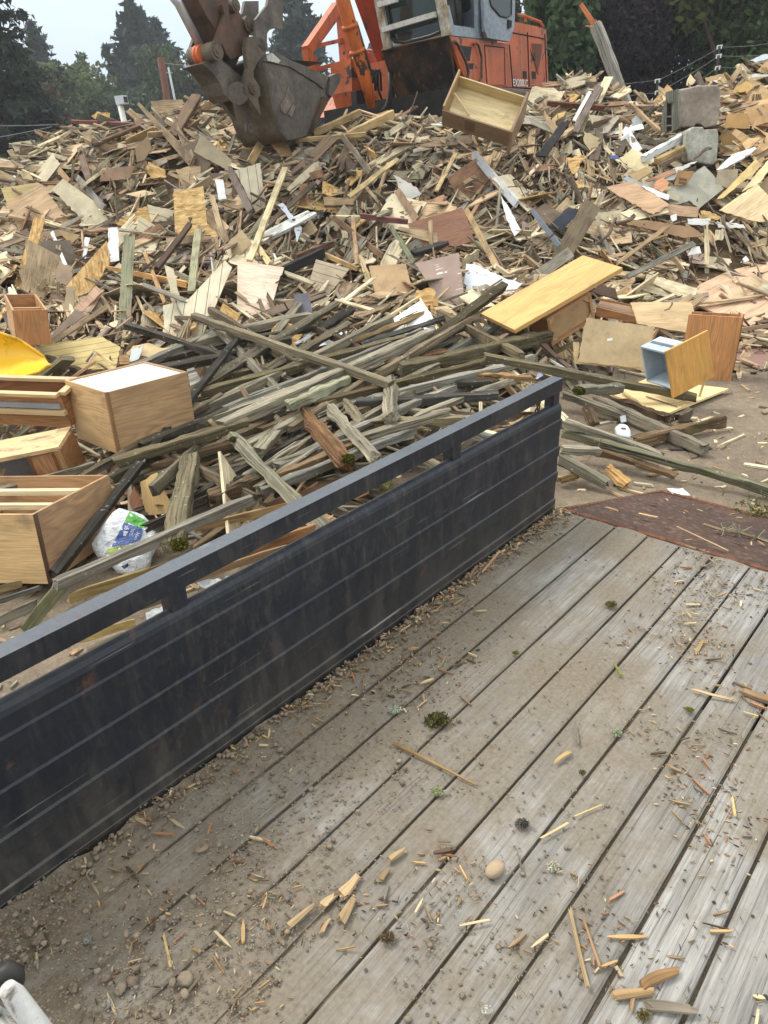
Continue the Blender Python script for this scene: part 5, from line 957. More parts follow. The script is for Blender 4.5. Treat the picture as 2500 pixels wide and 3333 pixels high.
# tall oak box
t, bx, s, o, R = furn('oakbox', 'oak_box', 'tall red-oak cabinet side standing on the flat light panel at the right', 'cabinet', 'tall red-oak box'); X, Yd, Z = s
bx('front_panel', 'oak', rgb(204, 146, 94), (0, 0, 0), (X, .018, Z), 2); bx('back_panel', 'oak', rgb(196, 140, 92), (.01, .20, .06), (X + .01, .216, Z - .01), 2); bx('side_panel', 'oak', rgb(184, 132, 88), (X - .018, .02, 0), (X, .198, Z), 2); bx('cleat', 'ply', rgb(196, 168, 130), (.03, .15, Z - .06), (.10, .198, Z - .03), 0); bx('cleat', 'ply', rgb(196, 168, 130), (X - .10, .15, Z - .06), (X - .03, .198, Z - .03), 0)
# box under the slab, back side showing
t, bx, s, o, R = furn('pbox', 'drawer_box', 'upturned drawer box with brown hardboard bottom under the yellow slab', 'drawer', 'upturned drawer box'); X, Yd, Z = s
bx('bottom_panel', 'board', rgb(184, 152, 112), (.03, .025, .03), (X - .03, .032, Z - .03)); bx('frame_side', 'oak', rgb(204, 158, 112), (0, 0, Z - .025), (X, Yd, Z), 0); bx('frame_side', 'oak', rgb(198, 152, 106), (0, 0, 0), (X, Yd, .025), 0); bx('frame_side', 'oak', rgb(186, 136, 90), (0, .002, .027), (.025, Yd, Z - .027), 1); bx('frame_side', 'oak', rgb(204, 158, 112), (X - .03, .002, .027), (X, Yd, Z - .027), 1)
for cx_, sx_ in ((.026, 1), (X - .032, -1)):
    for cz_, sz_ in ((.026, 1), (Z - .026, -1)):
        b = MB(); b.prism([o + R @ np.array(v) for v in ((cx_, .006, cz_), (cx_ + sx_ * .06, .006, cz_), (cx_, .006, cz_ + sz_ * .06))], R[:, 1] * .014, rgb(212, 176, 130)); b.build('corner_block', M['ply'], t)
# thick yellow slab
o, R, s = [np.array(v) for v in FIT['slab']]; b = MB(); b.box(o, R, s, rgb(216, 170, 104)); ob = b.build('wooden_slab', M['ply'], base=o); tag(ob, 'thick smooth honey-yellow table top lying tilted across the heap at right of centre', 'table top'); mark(*pj(o + R @ (s / 2)), 'thick yellow slab')
bv = ob.modifiers.new('edge', 'BEVEL'); bv.width = .004; bv.segments = 2
# tray in the post heap
t, bx, s, o, R = furn('tray', 'drawer_tray', 'shallow pale drawer half buried under the crossing grey posts', 'drawer', 'half buried pale drawer'); X, Yd, Z = s
bx('drawer_front', 'ply', rgb(196, 164, 118), (0, 0, 0), (X, .014, Z + .03), 0); bx('drawer_side', 'ply', rgb(206, 180, 136), (0, .016, 0), (.014, Yd * 1.6, Z + .02), 1); bx('drawer_side', 'ply', rgb(200, 170, 124), (X - .014, .016, 0), (X, Yd * 1.6, Z + .02), 1); bx('drawer_floor', 'board', rgb(150, 132, 110), (.016, .016, 0), (X - .016, Yd * 1.6, .012))
# panels and drawers at the right
HB = sheet('F', [(680, 720), (1050, 770), (985, 992), (632, 960)], 'board', rgb(196, 172, 134), 'tan hardboard cabinet back with a small white sticker, leaning in front of the drawer box', Y=6.05, nrm=(-.1, -.93, .35), th=.014, lm='tan hardboard back')
sheet('F', [(606, 850), (640, 852), (632, 945), (990, 985), (985, 1000), (616, 968)], 'ply', rgb(226, 200, 150), 'pale batten frame edge behind the tan hardboard back', 'batten', 'batten', Y=6.10, nrm=(-.1, -.93, .35), th=.02)
STK = sheet('F', [(790, 833), (819, 829), (820, 842), (791, 846)], 'plastic', rgb(236, 236, 234), None, None, 'sticker', Y=6.035, nrm=(-.1, -.93, .35), th=.001); STK.location = STK.location - HB.location; STK.parent = HB
sheet('F', [(918, 638), (1242, 634), (1262, 690), (1215, 800), (955, 752)], 'ply', rgb(226, 196, 150), 'light wood panel with a bent strap leaning behind the tan hardboard back', Y=6.95, nrm=(.05, -.8, .6), th=.03, lm='light panel with strap', gi=0)
b = MB(); b.tube([atY(*R_('F', p), 6.9) for p in ((1100, 680), (1125, 672), (1140, 650), (1142, 636))], .008, 6, rgb(150, 132, 84)); tag(b.build('bent_strap', M['trim'], base=atY(*R_('F', (1120, 660)), 6.9)), 'short bent brass strap on the light wood panel', 'strap')
t = thing('wooden_drawer', 'oak drawer with a cut-out grip wedged right of the drawer box', 'drawer', atY(*R_('F', (840, 700)), 7.0)); P = lambda *q: [atY(*R_('F', p), yy) for p, yy in q]
b = MB(); b.prism(P(((730, 662), 6.95), ((940, 712), 6.85), ((948, 750), 6.85), ((728, 712), 6.95)), np.array([.1, .25, .05]) * .06, rgb(178, 128, 84)); b.build('drawer_front', M['oak'], t); b = MB(); b.prism(P(((760, 618), 7.25), ((918, 648), 7.2), ((935, 705), 6.95), ((735, 655), 7.05)), np.array([0, 0, -.02]), rgb(152, 118, 88)); b.build('drawer_floor', M['oak'], t); b = MB(); b.prism(P(((740, 612), 7.1), ((918, 650), 7.0), ((918, 660), 7.0), ((735, 625), 7.1)), np.array([0, .02, 0]), rgb(190, 144, 100)); b.build('drawer_side', M['oak'], t)
sheet('F', [(705, 575), (760, 540), (835, 565), (848, 620), (735, 590)], 'board', rgb(92, 72, 60), 'dark brown drawer side above the wedged oak drawer', Y=7.3, nrm=(0, -.8, .5), th=.02)
ground_sheet('F', [(300, 940), (560, 888), (610, 905), (612, 920), (420, 985)], 'ply', rgb(224, 192, 138), 'light plywood strip on the ground below the upturned drawer box', .10, .012)
ground_sheet('F', [(260, 905), (415, 880), (422, 915), (300, 945)], 'board', rgb(168, 140, 108), 'tan hardboard strip beside the light plywood strip', .12, .01)
# rails standing on the flat panel
for a, c, z0, z1, w__, lab in (((1284, 1160), (1318, 1052), .03, .2, 12, 'thin pale batten standing beside the honey drawer front'), ((1000, 1145), (1170, 1200), .06, .06, 8, 'rusty flat metal strip lying on the flat light cabinet side'), ((870, 1120), (990, 1200), .07, .07, 18, 'pale batten lying along the flat light cabinet side'), ((1170, 1185), (1225, 1160), .07, .07, 14, 'orange wood block under the grey drawer')):
    A = atZ(*R_('F', a), z0); B_ = atY(*R_('F', c), A[1] + .02) if z1 > z0 else atZ(*R_('F', c), z1)
    vw = w__ / 1.659 / FPX * axial(A); tag(ring_beam(A, B_, vw, vw * .5, np.array([.9, -.3, 0]), 'trim' if 'metal' in lab else 'ply', rgb(110, 100, 92) if 'metal' in lab else rgb(214, 186, 138), 'batten' if 'metal' not in lab else 'metal_strip', .001, 4, .002), lab, 'batten' if 'metal' not in lab else 'metal strip')
# white frame drawer in the middle
WD = sheet('E', [(800, 1000), (1110, 792), (1165, 860), (1200, 945), (975, 1025)], 'laminate', (1, 1, 1), 'white-bottomed drawer lying behind the crossing posts', 'drawer', 'white_drawer', lift=.35, mixw=.2, lm='white-bottomed drawer')
for a, c, w__, lab in (((785, 978), (1105, 775), 22, 'cream drawer side along the upper edge of the white-bottomed drawer'), ((1105, 775), (1205, 950), 16, 'cream drawer side along the right edge of the white-bottomed drawer'), ((1000, 855), (1035, 940), 14, 'cream divider across the white-bottomed drawer')):
    q = beam('E', a, c, w__, .39, .39, 'ply', rgb(226, 206, 160), None, None, 'drawer_side', thick=1.4, roll=.3); q.location = q.location - WD.location; q.parent = WD
# yellow plastic tub
t = thing('yellow_tub', 'upturned yellow plastic barrow tub cut off at the left photo edge', 'tub', atY(40, 1160, 5.2)); b = MB(); prof_ = [(-260, 1085), (-120, 1058), (0, 1084), (60, 1105), (110, 1138), (140, 1160), (152, 1185)]; low_ = [(-260, 1260), (-120, 1275), (0, 1262), (40, 1240), (90, 1222), (130, 1210), (150, 1195)]
rows = []
for i in range(7):
    a = atY(*prof_[i], 5.35); c = atY(*low_[i], 5.0); row = []
    for u in np.linspace(0, 1, 10):
        p = a + (c - a) * u; p = p + np.array([0, .22, -.05]) * math.sin(math.pi * u) * (.3 + .7 * (1 - i / 6)) ; row.append(p)
    rows.append(row)
rows = np.array(rows); b.grid(rows, rgb(226, 178, 22)); b.grid(rows[:, ::-1] + np.array([0, .01, -.008]), rgb(210, 160, 20)); b.build('tub_shell', M['tub'], t, smooth=True)
b = MB(); b.tube([p for p in rows[:, 0]] + [rows[-1, 5]] + [p for p in rows[::-1, -1]], .013, 8, rgb(214, 166, 24)); b.build('tub_rim', M['tub'], t, smooth=True)
# mossy branch and broken lath frame by the chest
beam('G', (300, 345), (560, 450), 70, .4, .35, 'weather', rgb(92, 78, 66), 'short mossy branch stub above the white-topped oak chest', 'branch', 'branch', thick=.95, roll=.6, cham=.4, rough=.02)
beam('G', (110, 695), (395, 535), 34, .62, .66, 'scrap', rgb(176, 124, 90), 'reddish bent lath leaning on the open drawer carcass, lower length', thick=.6)
beam('G', (395, 540), (640, 370), 26, .66, .62, 'scrap', rgb(186, 146, 108), 'reddish bent lath leaning on the open drawer carcass, upper length', thick=.6)
beam('G', (585, 400), (650, 308), 20, .5, .5, 'scrap', rgb(204, 176, 132), 'thin pine lath forming the near arm of a broken frame', thick=.7); beam('G', (648, 305), (775, 390), 20, .5, .5, 'scrap', rgb(204, 176, 132), 'thin pine lath forming the far arm of a broken frame', thick=.7)
sheet('G', [(805, 320), (868, 318), (872, 380), (808, 385)], 'scrap', rgb(196, 156, 108), 'square timber end standing behind the white-topped chest', 'timber', 'timber_end', lift=.5, th=.06)
sheet('G', [(885, 290), (970, 255), (935, 350), (875, 370)], 'paint', rgb(204, 208, 210), 'bluish white board end behind the white-topped chest', 'board', 'scrap_board', lift=.45)
sheet('G', [(850, 310), (900, 260), (1000, 240), (1060, 268), (1220, 265), (1180, 330), (1060, 345), (930, 330)], 'board', rgb(210, 184, 140), 'crumpled tan paper-faced sheet behind the white-topped chest', lift=.42, torn=.015)
sheet('G', [(1260, 420), (1310, 405), (1358, 500), (1345, 570), (1290, 560)], 'weather', rgb(170, 166, 154), 'grey weathered board end right of the white-topped chest', 'board', 'scrap_board', lift=.5, th=.03)
# plywood side and drawer face under the posts at left
sheet('G', [(945, 1180), (1060, 1115), (1155, 1330), (1150, 1395), (985, 1400)], 'ply', rgb(204, 168, 110), 'yellowish plywood drawer side standing behind the cat litter bag', lift=.22, mixw=.8, gi=4)
sheet('G', [(870, 1280), (905, 1205), (970, 1340), (890, 1365)], 'oak', rgb(150, 96, 60), 'small red-brown cabinet corner left of the plywood drawer side', lift=.2)
# litter bag
t = thing('litter_bag', 'crumpled white plastic cat litter bag with blue and green print', 'bag', S(*R_('G', (840, 1560)), .25)); mark(*R_('G', (840, 1560)), 'white litter bag')
bp0 = S(*R_('G', (840, 1560)), .22); bn = unit(unit(EYE - bp0) * .8 + np.array([0, 0, .5]))
def bagpt(x, y, h=0.): return onplane(*R_('W', (x, y)), bp0 + bn * h, bn)
ol = [(575, 138), (700, 175), (800, 195), (900, 235), (985, 325), (1050, 420), (1110, 480), (1105, 560), (1060, 680), (1010, 780), (990, 900), (900, 970), (760, 1015), (640, 1020), (540, 985), (420, 850), (290, 800), (215, 690), (200, 620), (270, 480), (380, 330), (480, 200)]
ctr = np.array([640, 560.]); b = MB(); rr = [1, .93, .82, .66, .48, .3, .12]; hh = [0, .045, .08, .105, .115, .12, .122]; V = []
for r_, h_ in zip(rr, hh):
    for (x, y) in ol:
        q = ctr + (np.array([x, y]) - ctr) * r_; n_ = (fbm(np.array([q[0] * .011, q[1] * .011, r_ * 2])) - .46) * .09 * (1 if r_ < 1 else .2); V.append(bagpt(q[0], q[1], h_ * .16 + n_ * 1.0))
m_ = len(ol); F = [(i * m_ + j, (i + 1) * m_ + j, (i + 1) * m_ + (j + 1) % m_, i * m_ + (j + 1) % m_) for i in range(6) for j in range(m_)] + [tuple(range(6 * m_, 7 * m_))]
bottom = [v - bn * .03 for v in V[:m_]]; nv = len(V); V += bottom; F += [(j, (j + 1) % m_, nv + (j + 1) % m_, nv + j) for j in range(m_)] + [tuple(range(nv + m_ - 1, nv - 1, -1))]
b.add(np.array(V), F, None, rgb(206, 208, 210)); b.build('bag_body', M['bag'], t, smooth=True)
from mathutils.bvhtree import BVHTree
bvh = BVHTree.FromPolygons([Vector(v) for v in V], F)
def onbag(x, y, up=.004):
    d = ray(*R_('W', (x, y))); h = bvh.ray_cast(Vector(EYE), Vector(unit(d))); return np.array(h[0]) - unit(d) * up if h[0] is not None else bagpt(x, y, .09)
def bagpatch(nm, q, tint, up=.004, n=9):
    q = np.array(q, float); P = np.array([[onbag(*((q[0] * (1 - u) + q[1] * u) * (1 - v) + (q[3] * (1 - u) + q[2] * u) * v), up) for u in np.linspace(0, 1, n)] for v in np.linspace(0, 1, n)]); b = MB(); b.grid(P, tint); b.build(nm, M['bag'], t, smooth=True)
bagpatch('green_print', [(715, 185), (985, 335), (920, 425), (640, 320)], rgb(78, 158, 62)); bagpatch('blue_print', [(640, 330), (905, 430), (850, 590), (470, 660)], rgb(48, 78, 138)); bagpatch('green_print', [(430, 690), (640, 640), (560, 720), (370, 760)], rgb(150, 170, 60)); bagpatch('dark_print', [(600, 930), (690, 880), (700, 920), (640, 960)], rgb(40, 44, 80))
def bagtext(body, x, y, size, ang, tint='white'):
    cu = bpy.data.curves.new('print', 'FONT'); cu.body = body; cu.size = 1; cu.extrude = .0004; cu.materials.append(M[tint]); ob = bpy.data.objects.new('lettering', cu)
    p = onbag(x, y, .009); q1 = onbag(x + 60 * math.cos(ang), y + 60 * math.sin(ang), .009); xd = unit(q1 - p); zd = unit(EYE - p); zd = unit(zd - xd * (zd @ xd)); yd = np.cross(zd, xd); l = p - np.array(wloc(t)); k_ = size / 4.1475 / FPX * axial(p)
    ob.matrix_basis = Matrix(((xd[0] * k_, yd[0] * k_, zd[0] * k_, l[0]), (xd[1] * k_, yd[1] * k_, zd[1] * k_, l[1]), (xd[2] * k_, yd[2] * k_, zd[2] * k_, l[2]), (0, 0, 0, 1))); text_mesh(ob, t)
bagtext('35 lbs', 652, 372, 76, 1.75); bagtext('Natural', 812, 462, 60, 1.95); bagtext('Scoopable', 770, 420, 30, 1.95); bagtext('CAT LITTER', 738, 420, 26, 1.95); bagtext('ct', 1000, 390, 44, 1.3, 'navy')
# thin clear plastic scraps near the trailer, paper, jug
def crumple(name, label, r, q, lift, tint, cat, mat='bag', n=9, amp=.05, nrm=(0, -.4, 1), Y=None):
    q = np.array(q, float); c = R_(r, q.mean(0)); p0 = S(*c, lift) if Y is None else atY(*c, Y); nn = unit(nrm); P = np.zeros((n, n, 3))
    for i, v in enumerate(np.linspace(0, 1, n)):
        for j, u in enumerate(np.linspace(0, 1, n)):
            x = (q[0] * (1 - u) + q[1] * u) * (1 - v) + (q[3] * (1 - u) + q[2] * u) * v; P[i, j] = onplane(*R_(r, x), p0, nn) + nn * (fbm(np.array([x[0] * .03, x[1] * .03, 5.])) - .4) * amp * 2
    b = MB(); b.grid(P, tint); b.grid(P[:, ::-1] - nn * .002, tint); tag(b.build(name, M[mat], base=p0, smooth=True), label, cat)
crumple('plastic_film', 'torn white plastic film behind the trailer rail post', 'J', [(790, 330), (935, 265), (935, 320), (800, 390)], .1, rgb(206, 208, 208), 'plastic film'); crumple('plastic_film', 'crumpled clear plastic film higher up beside the same rail post', 'J', [(1060, 150), (1250, 140), (1190, 190), (1080, 190)], .15, rgb(196, 198, 198), 'plastic film')
crumple('paper_sheet', 'crumpled printed white paper among the posts near the trailer corner', 'H', [(1200, 560), (1290, 590), (1365, 650), (1240, 655)], .35, rgb(226, 228, 240), 'paper'); crumple('paper_sheet', 'white paper strip showing between the upper crossing posts', 'H', [(590, 370), (690, 290), (690, 310), (610, 375)], .2, rgb(226, 228, 238), 'paper'); crumple('paper_sheet', 'white paper corner under the paired rotten posts', 'H', [(725, 915), (745, 905), (790, 960), (770, 980)], .3, rgb(224, 228, 238), 'paper'); crumple('paper_sheet', 'white paper fold behind the dark end of the upper post', 'H', [(760, 300), (880, 300), (870, 375), (720, 380)], .12, rgb(230, 230, 234), 'paper'); crumple('paper_sheet', 'pale blue paper peeking above the trailer rail end', 'I', [(390, 215), (440, 185), (445, 205), (400, 225)], .4, rgb(196, 202, 232), 'paper')
crumple('paper_scrap', 'flat white paper scrap on the ground beyond the rusty ramp', 'I', [(1112, 812), (1200, 812), (1240, 850), (1140, 845)], 0, rgb(214, 218, 222), 'paper', amp=.012, nrm=(0, 0, 1), Y=atZ(*R_('I', (1175, 830)), .03)[1])
t = thing('plastic_jug', 'translucent white square plastic jug lying between the grey posts', 'jug', atZ(*R_('I', (880, 530)), .02)); q0 = atZ(*R_('I', (885, 535)), .09); mark(*R_('I', (880, 510)), 'white plastic jug')
jp = [onplane(*R_('I', p), q0, unit([-.1, -.8, .6])) for p in ((838, 492), (868, 466), (900, 470), (918, 502), (922, 548), (842, 528))]; jb = b = MB(); b.prism(jp, np.array([.02, .10, -.03]), rgb(214, 220, 222)); jo = b.build('jug_body', M['plastic'], t); bv = jo.modifiers.new('round', 'BEVEL'); bv.width = .014; bv.segments = 3
b = MB(); b.prism([onplane(*R_('I', p), q0, unit([-.1, -.8, .6])) - np.array([.0, .002, 0]) for p in ((866, 484), (890, 486), (890, 494), (866, 492))], np.array([0, .003, 0]), rgb(96, 34, 36)); b.build('jug_label', M['plastic'], t)
b = MB(); cc = (jp[1] + jp[2]) / 2 + np.array([.01, .05, 0]); b.tube([cc, cc + np.array([-.005, .02, .04])], .02, 12, rgb(196, 202, 204)); b.build('jug_cap', M['plastic'], t)
# printed marks on the small carton
def marks(parent, r, rects, off, tint):
    nrm_ = Vector(parent.data.polygons[0].normal); n_ = np.array(nrm_); p0_ = np.array(parent.location) + np.array(parent.data.vertices[0].co) ; n_ = n_ if n_ @ (EYE - p0_) > 0 else -n_
    b = MB()
    for q in rects: b.prism([onplane(*R_(r, p), p0_ + n_ * off, n_) for p in q], -n_ * .001, tint)
    b.build('printed_marks', M['board'], parent)
rc = []
for (x0, y0, x1, y1) in ((790, 1300, 868, 1312), (783, 1332, 862, 1346)):
    for i in range(7):
        xa = x0 + (x1 - x0) * i / 7 ; ya = y0 + (y1 - y0) * i / 7; rc.append([(xa, ya - 9), (xa + 6, ya - 8), (xa + 2, ya + 16), (xa - 4, ya + 15)])
marks(cartn, 'T', rc, .003, rgb(52, 38, 30))
# ------------------------------------------------------------------ old fence posts thrown in a heap beside the trailer
PG = 'old grey posts in the foreground heap'
_rgb0 = rgb
def rgb(a, b, c): return _rgb0(a * .87, b * .85, c * .80)
G1, G2, G3, GD, GB, GM, GO = rgb(150, 144, 130), rgb(128, 120, 104), rgb(178, 172, 158), rgb(66, 62, 58), rgb(118, 98, 78), rgb(104, 98, 74), rgb(176, 140, 104)
def post(r, a, c, w_, la, lb, tint, label, thick=.95, roll=.5, lm=None, rough=.011, taper=(1, 1), cham=.14, endr=.04, bend=.0, name='fence_post', cat='post'):
    return beam(r, a, c, w_, la, lb, 'weather', tint, label, cat, name, thick, roll, lm, PG, rough, endr, taper, None, bend, 24, cham)
post('H', (50, 215), (1115, 585), 56, .75, .72, rgb(152, 142, 122), 'long grey-brown post lying across the top of the heap from left to right', lm='long top post')
post('G', (1650, 150), (365, 1810), 66, .62, .34, GD, 'long blackened post running from the heap top down to the oak base cabinet', lm='long blackened post')
post('X', (465, 265), (-420, 930), 130, .75, .5, rgb(92, 84, 64), 'dark mossy post pointing up right toward the torn white board', lm='dark mossy post', endr=.02)
post('H', (85, 632), (1190, 335), 62, .50, .52, rgb(122, 112, 86), 'olive-brown post beneath the long top post, rounded left end')
post('H', (205, 808), (1320, 312), 84, .66, .62, G3, 'thick pale grey post on top with a square left end', lm='thick pale post')
post('G', (775, 1050), (1670, 780), 96, .60, .62, rgb(126, 116, 92), 'mossy grooved post ending left above the dark post crossing', lm='mossy grooved post')
post('H', (565, 705), (890, 555), 66, .74, .66, rgb(172, 174, 152), 'short lichen-covered post end in the heap centre', rough=.02, lm='lichen-covered post end')
post('H', (700, 690), (1600, 470), 54, .56, .56, rgb(104, 92, 68), 'dark mossy rail running right from the lichen-covered end')
post('F', (-330, 1000), (478, 815), 86, .62, .62, rgb(118, 110, 86), 'weathered mossy post whose right end sits below the yellow slab', lm='post below yellow slab', rough=.018)
post('H', (822, 148), (-330, 850), 62, .34, .38, rgb(124, 118, 102), 'grey post with pale lichen flecks slanting up to the right')
post('H', (910, 178), (720, 290), 58, .30, .34, GD, 'short charred post end beside the slanting flecked post', roll=.4)
post('H', (885, 255), (440, 510), 54, .40, .42, rgb(134, 124, 106), 'brown-grey post just under the charred post end')
post('H', (622, 150), (470, 350), 56, .26, .3, G1, 'short upright grey-green post behind the long top post')
post('H', (700, 275), (940, 390), 56, .32, .36, rgb(96, 80, 68), 'dark split rail under the brown-grey post, right of the white paper')
post('H', (1315, 190), (880, 370), 40, .44, .42, rgb(146, 124, 92), 'slim tan post lying on the white-bottomed drawer')
post('H', (1445, 212), (960, 365), 36, .48, .46, rgb(96, 96, 96), 'slim slate-grey post lying on the white-bottomed drawer')
post('H', (290, 415), (700, 425), 66, .28, .28, GM, 'dark mossy post butt behind the long top post')
post('G', (960, 935), (1700, 640), 74, .54, .5, rgb(96, 92, 84), 'dark post edged with bright lichen below the white-topped oak chest', lm='lichen-edged dark post')
post('G', (-40, 1250), (640, 1065), 74, .5, .45, G1, 'grey splintered rail at the left photo edge in front of the scuffed cabinet', lm='splintered grey rail')
post('G', (525, 1165), (1500, 600), 78, .56, .5, rgb(110, 98, 82), 'dark pointed post with a worn left tip over the splintered grey rail', taper=(.75, 1))
post('G', (760, 1160), (1110, 990), 80, .3, .3, rgb(120, 114, 98), 'split grey-green post piece under the mossy grooved post')
post('H', (640, 735), (880, 1010), 106, .46, .62, rgb(146, 108, 76), 'rotten orange-brown post with a mossy butt facing the trailer', lm='rotten orange post', rough=.02, endr=.06)
post('H', (765, 690), (1035, 985), 76, .48, .64, G3, 'pale split post paired beside the rotten orange post', lm='pale split post', rough=.014)
post('H', (835, 640), (965, 800), 74, .44, .5, rgb(160, 150, 132), 'grey post stub with a hollow end behind the pale split post', rough=.02)
post('H', (1112, 560), (1108, 775), 92, .52, .66, rgb(160, 154, 138), 'short notched post pointing at the trailer under the top post end', lm='notched post', rough=.02)
post('H', (255, 860), (760, 1385), 84, .62, .55, rgb(156, 154, 138), 'lichen-white post leaning against the trailer rail from behind', lm='leaning lichen post', rough=.013)
post('H', (545, 785), (395, 955), 84, .40, .55, rgb(162, 158, 142), 'short pale post stub pointing down left in the heap centre')
post('G', (360, 1880), (1700, 1290), 100, .62, .62, rgb(158, 154, 148), 'long clean-grey post lying in front of the white litter bag', lm='long front post', rough=.007)
post('H', (420, 1160), (1240, 830), 62, .52, .40, rgb(142, 142, 140), 'blue-grey continuation rail right of the long front post')
post('G', (1290, 1010), (1165, 1620), 170, .46, .55, rgb(128, 120, 98), 'thick upright post with a knot hole and mossy foot', lm='thick knot-hole post', thick=.6, rough=.014)
post('G', (1030, 1245), (1340, 950), 110, .44, .42, rgb(120, 114, 98), 'notched grey post pointing down left beside the knot-hole post', thick=.5)
post('H', (135, 1205), (440, 1080), 100, .46, .42, rgb(120, 100, 80), 'crumbling brown post chunk above the long front post', rough=.03, endr=.08, cham=.3)
post('H', (925, 690), (1700, 640), 70, .46, .44, rgb(92, 92, 92), 'dark slate post lying level right of the notched post')
post('H', (985, 790), (1500, 775), 62, .50, .46, rgb(156, 146, 120), 'light knobbly post lying level above the trailer rail', rough=.02)
post('H', (1060, 500), (1720, 545), 50, .40, .40, rgb(176, 154, 116), 'bright tan split rail right of the long top post end')
post('H', (1130, 460), (1420, 415), 56, .34, .32, rgb(146, 110, 80), 'reddish rotten rail under the mossy post below the slab', rough=.02)
post('H', (1300, 590), (1660, 570), 46, .40, .40, rgb(80, 80, 76), 'dark slate rail above the printed white paper')
post('H', (1200, 720), (1640, 790), 44, .44, .44, rgb(164, 158, 140), 'thin pale rail crossing behind the trailer post')
post('H', (1240, 960), (1420, 1060), 60, .4, .4, rgb(150, 142, 124), 'split pale rail end showing under the trailer rail')
post('H', (1500, 820), (1720, 900), 60, .46, .44, rgb(140, 140, 136), 'grey rail behind the trailer rail near its corner')
post('F', (120, 930), (1268, 1152), 58, .60, .34, rgb(134, 126, 104), 'long straight olive-grey post running right past the trailer corner', lm='long olive-grey post')
post('F', (-120, 690), (330, 930), 60, .5, .5, rgb(132, 120, 96), 'grey-brown rail coming down from behind the dark mossy post')
post('F', (20, 1025), (390, 1050), 50, .5, .5, rgb(190, 152, 110), 'bright torn orange-tan rail just above the trailer rail end', endr=.08, rough=.02)
post('I', (555, 300), (890, 430), 62, .26, .22, G1, 'grey post with a torn end above the white jug', lm=None)
post('I', (735, 335), (1312, 600), 78, .3, .2, rgb(152, 144, 132), 'long ribbed grey post pointing down right past the white jug', lm='ribbed grey post')
post('I', (755, 310), (1125, 440), 40, .25, .2, rgb(96, 76, 60), 'rotten brown rail between the flat light panel and the ribbed post', rough=.025, endr=.08)
def gpost(r, a, c, w_, za, zc, tint, label, **k):
    pa, pc = R_(r, a), R_(r, c); return beam(r, a, c, w_, 0, 0, 'weather', tint, label, 'post', 'fence_post', k.get('thick', .95), .5, k.get('lm'), PG, k.get('rough', .011), k.get('endr', .04), k.get('taper', (1, 1)), (atZ(*pa, za)[1], atZ(*pc, zc)[1]), 0, 14, k.get('cham', .14))
gpost('I', (552, 455), (1090, 640), 56, .28, .10, G3, 'pale grooved post lying beside the lichen-covered long post')
gpost('I', (545, 510), (1760, 850), 64, .20, .05, rgb(134, 132, 112), 'long lichen-covered post reaching the right photo edge on the ground', lm='long lichen ground post', rough=.016)
gpost('I', (540, 600), (742, 612), 62, .22, .16, rgb(184, 178, 164), 'pale broad post end at the trailer corner')
gpost('I', (735, 610), (1156, 750), 66, .12, .06, rgb(140, 116, 90), 'brown fibrous rotten post on the ground by the ramp', rough=.02, taper=(1, .7), lm='brown fibrous post')
gpost('I', (535, 650), (790, 790), 84, .16, .06, rgb(142, 138, 124), 'grey half-round post beside the trailer corner', taper=(1, .9))
gpost('I', (780, 700), (905, 800), 60, .10, .04, rgb(206, 166, 112), 'splintered bright torn end lying past the half-round post', endr=.08, rough=.03)
gpost('I', (530, 770), (625, 740), 56, .05, .07, rgb(196, 168, 120), 'short sawn stub lying on the sand by the trailer corner')
gpost('I', (925, 570), (1430, 445), 84, .07, .07, rgb(136, 112, 88), 'hollow rotten post lying across behind the ribbed grey post', rough=.03, endr=.1, cham=.35, thick=.6)
gpost('I', (625, 285), (870, 270), 66, .30, .26, rgb(138, 136, 126), 'squared post with bright moss on its sawn end', lm='moss-ended post')
gpost('I', (680, 380), (720, 470), 66, .2, .12, rgb(120, 100, 78), 'dark brown stub under the torn-ended grey post')
gpost('I', (1170, 430), (1240, 400), 60, .05, .08, rgb(124, 112, 100), 'grey crumbled stump under the flat light cabinet side', rough=.03)
PITEMS = []
_tones = [('pale grey', G3), ('grey', G1), ('grey-brown', rgb(140, 126, 106)), ('dark', rgb(84, 78, 72)), ('brown', rgb(136, 114, 88)), ('silver', rgb(168, 166, 160))]
def _ok(px, py): p = S(px, py, .3); return py < 2040 - .483 * px + 30 and not (p @ TN > -1.6 and p @ TT < 4.2)
_n = 0
while _n < 60:
    cx, cy = rng.uniform(380, 1680), rng.uniform(1090, 1700); an = math.radians(rng.normal(24, 8) if rng.random() < .8 else rng.normal(-28, 16)); hl = rng.uniform(190, 400) * (1 if cy < 1450 else .75); a = (cx - hl * math.cos(an), cy + hl * math.sin(an)); c = (cx + hl * math.cos(an), cy - hl * math.sin(an))
    if min(a[1], c[1]) < 985 or a[0] < 330 or c[0] > 1760 or not (_ok(*a) and _ok(*c)): continue
    if (cx < 620 and cy > 1480) or (cx < 800 and cy > 1640): continue
    nm, tn = _tones[int(rng.random() * 6)]; la = rng.uniform(.12, .5); o = beam('P', a, c, rng.uniform(26, 42), la, la + rng.uniform(-.08, .08), 'weather', tuple(np.array(tn) * rng.uniform(.65, 1.1)), None, None, 'fence_post', .9, .5, None, None, .012, .05, (1, 1), None, .01, 14, .14)
    tag(o, None, 'post', PG); PITEMS.append((o, cx, cy, ('long ' if hl > 230 else 'short ' if hl < 150 else '') + f'{nm} post ' + ('slanting up right' if an > .12 else 'slanting down right' if an < -.12 else 'lying level'))); _n += 1
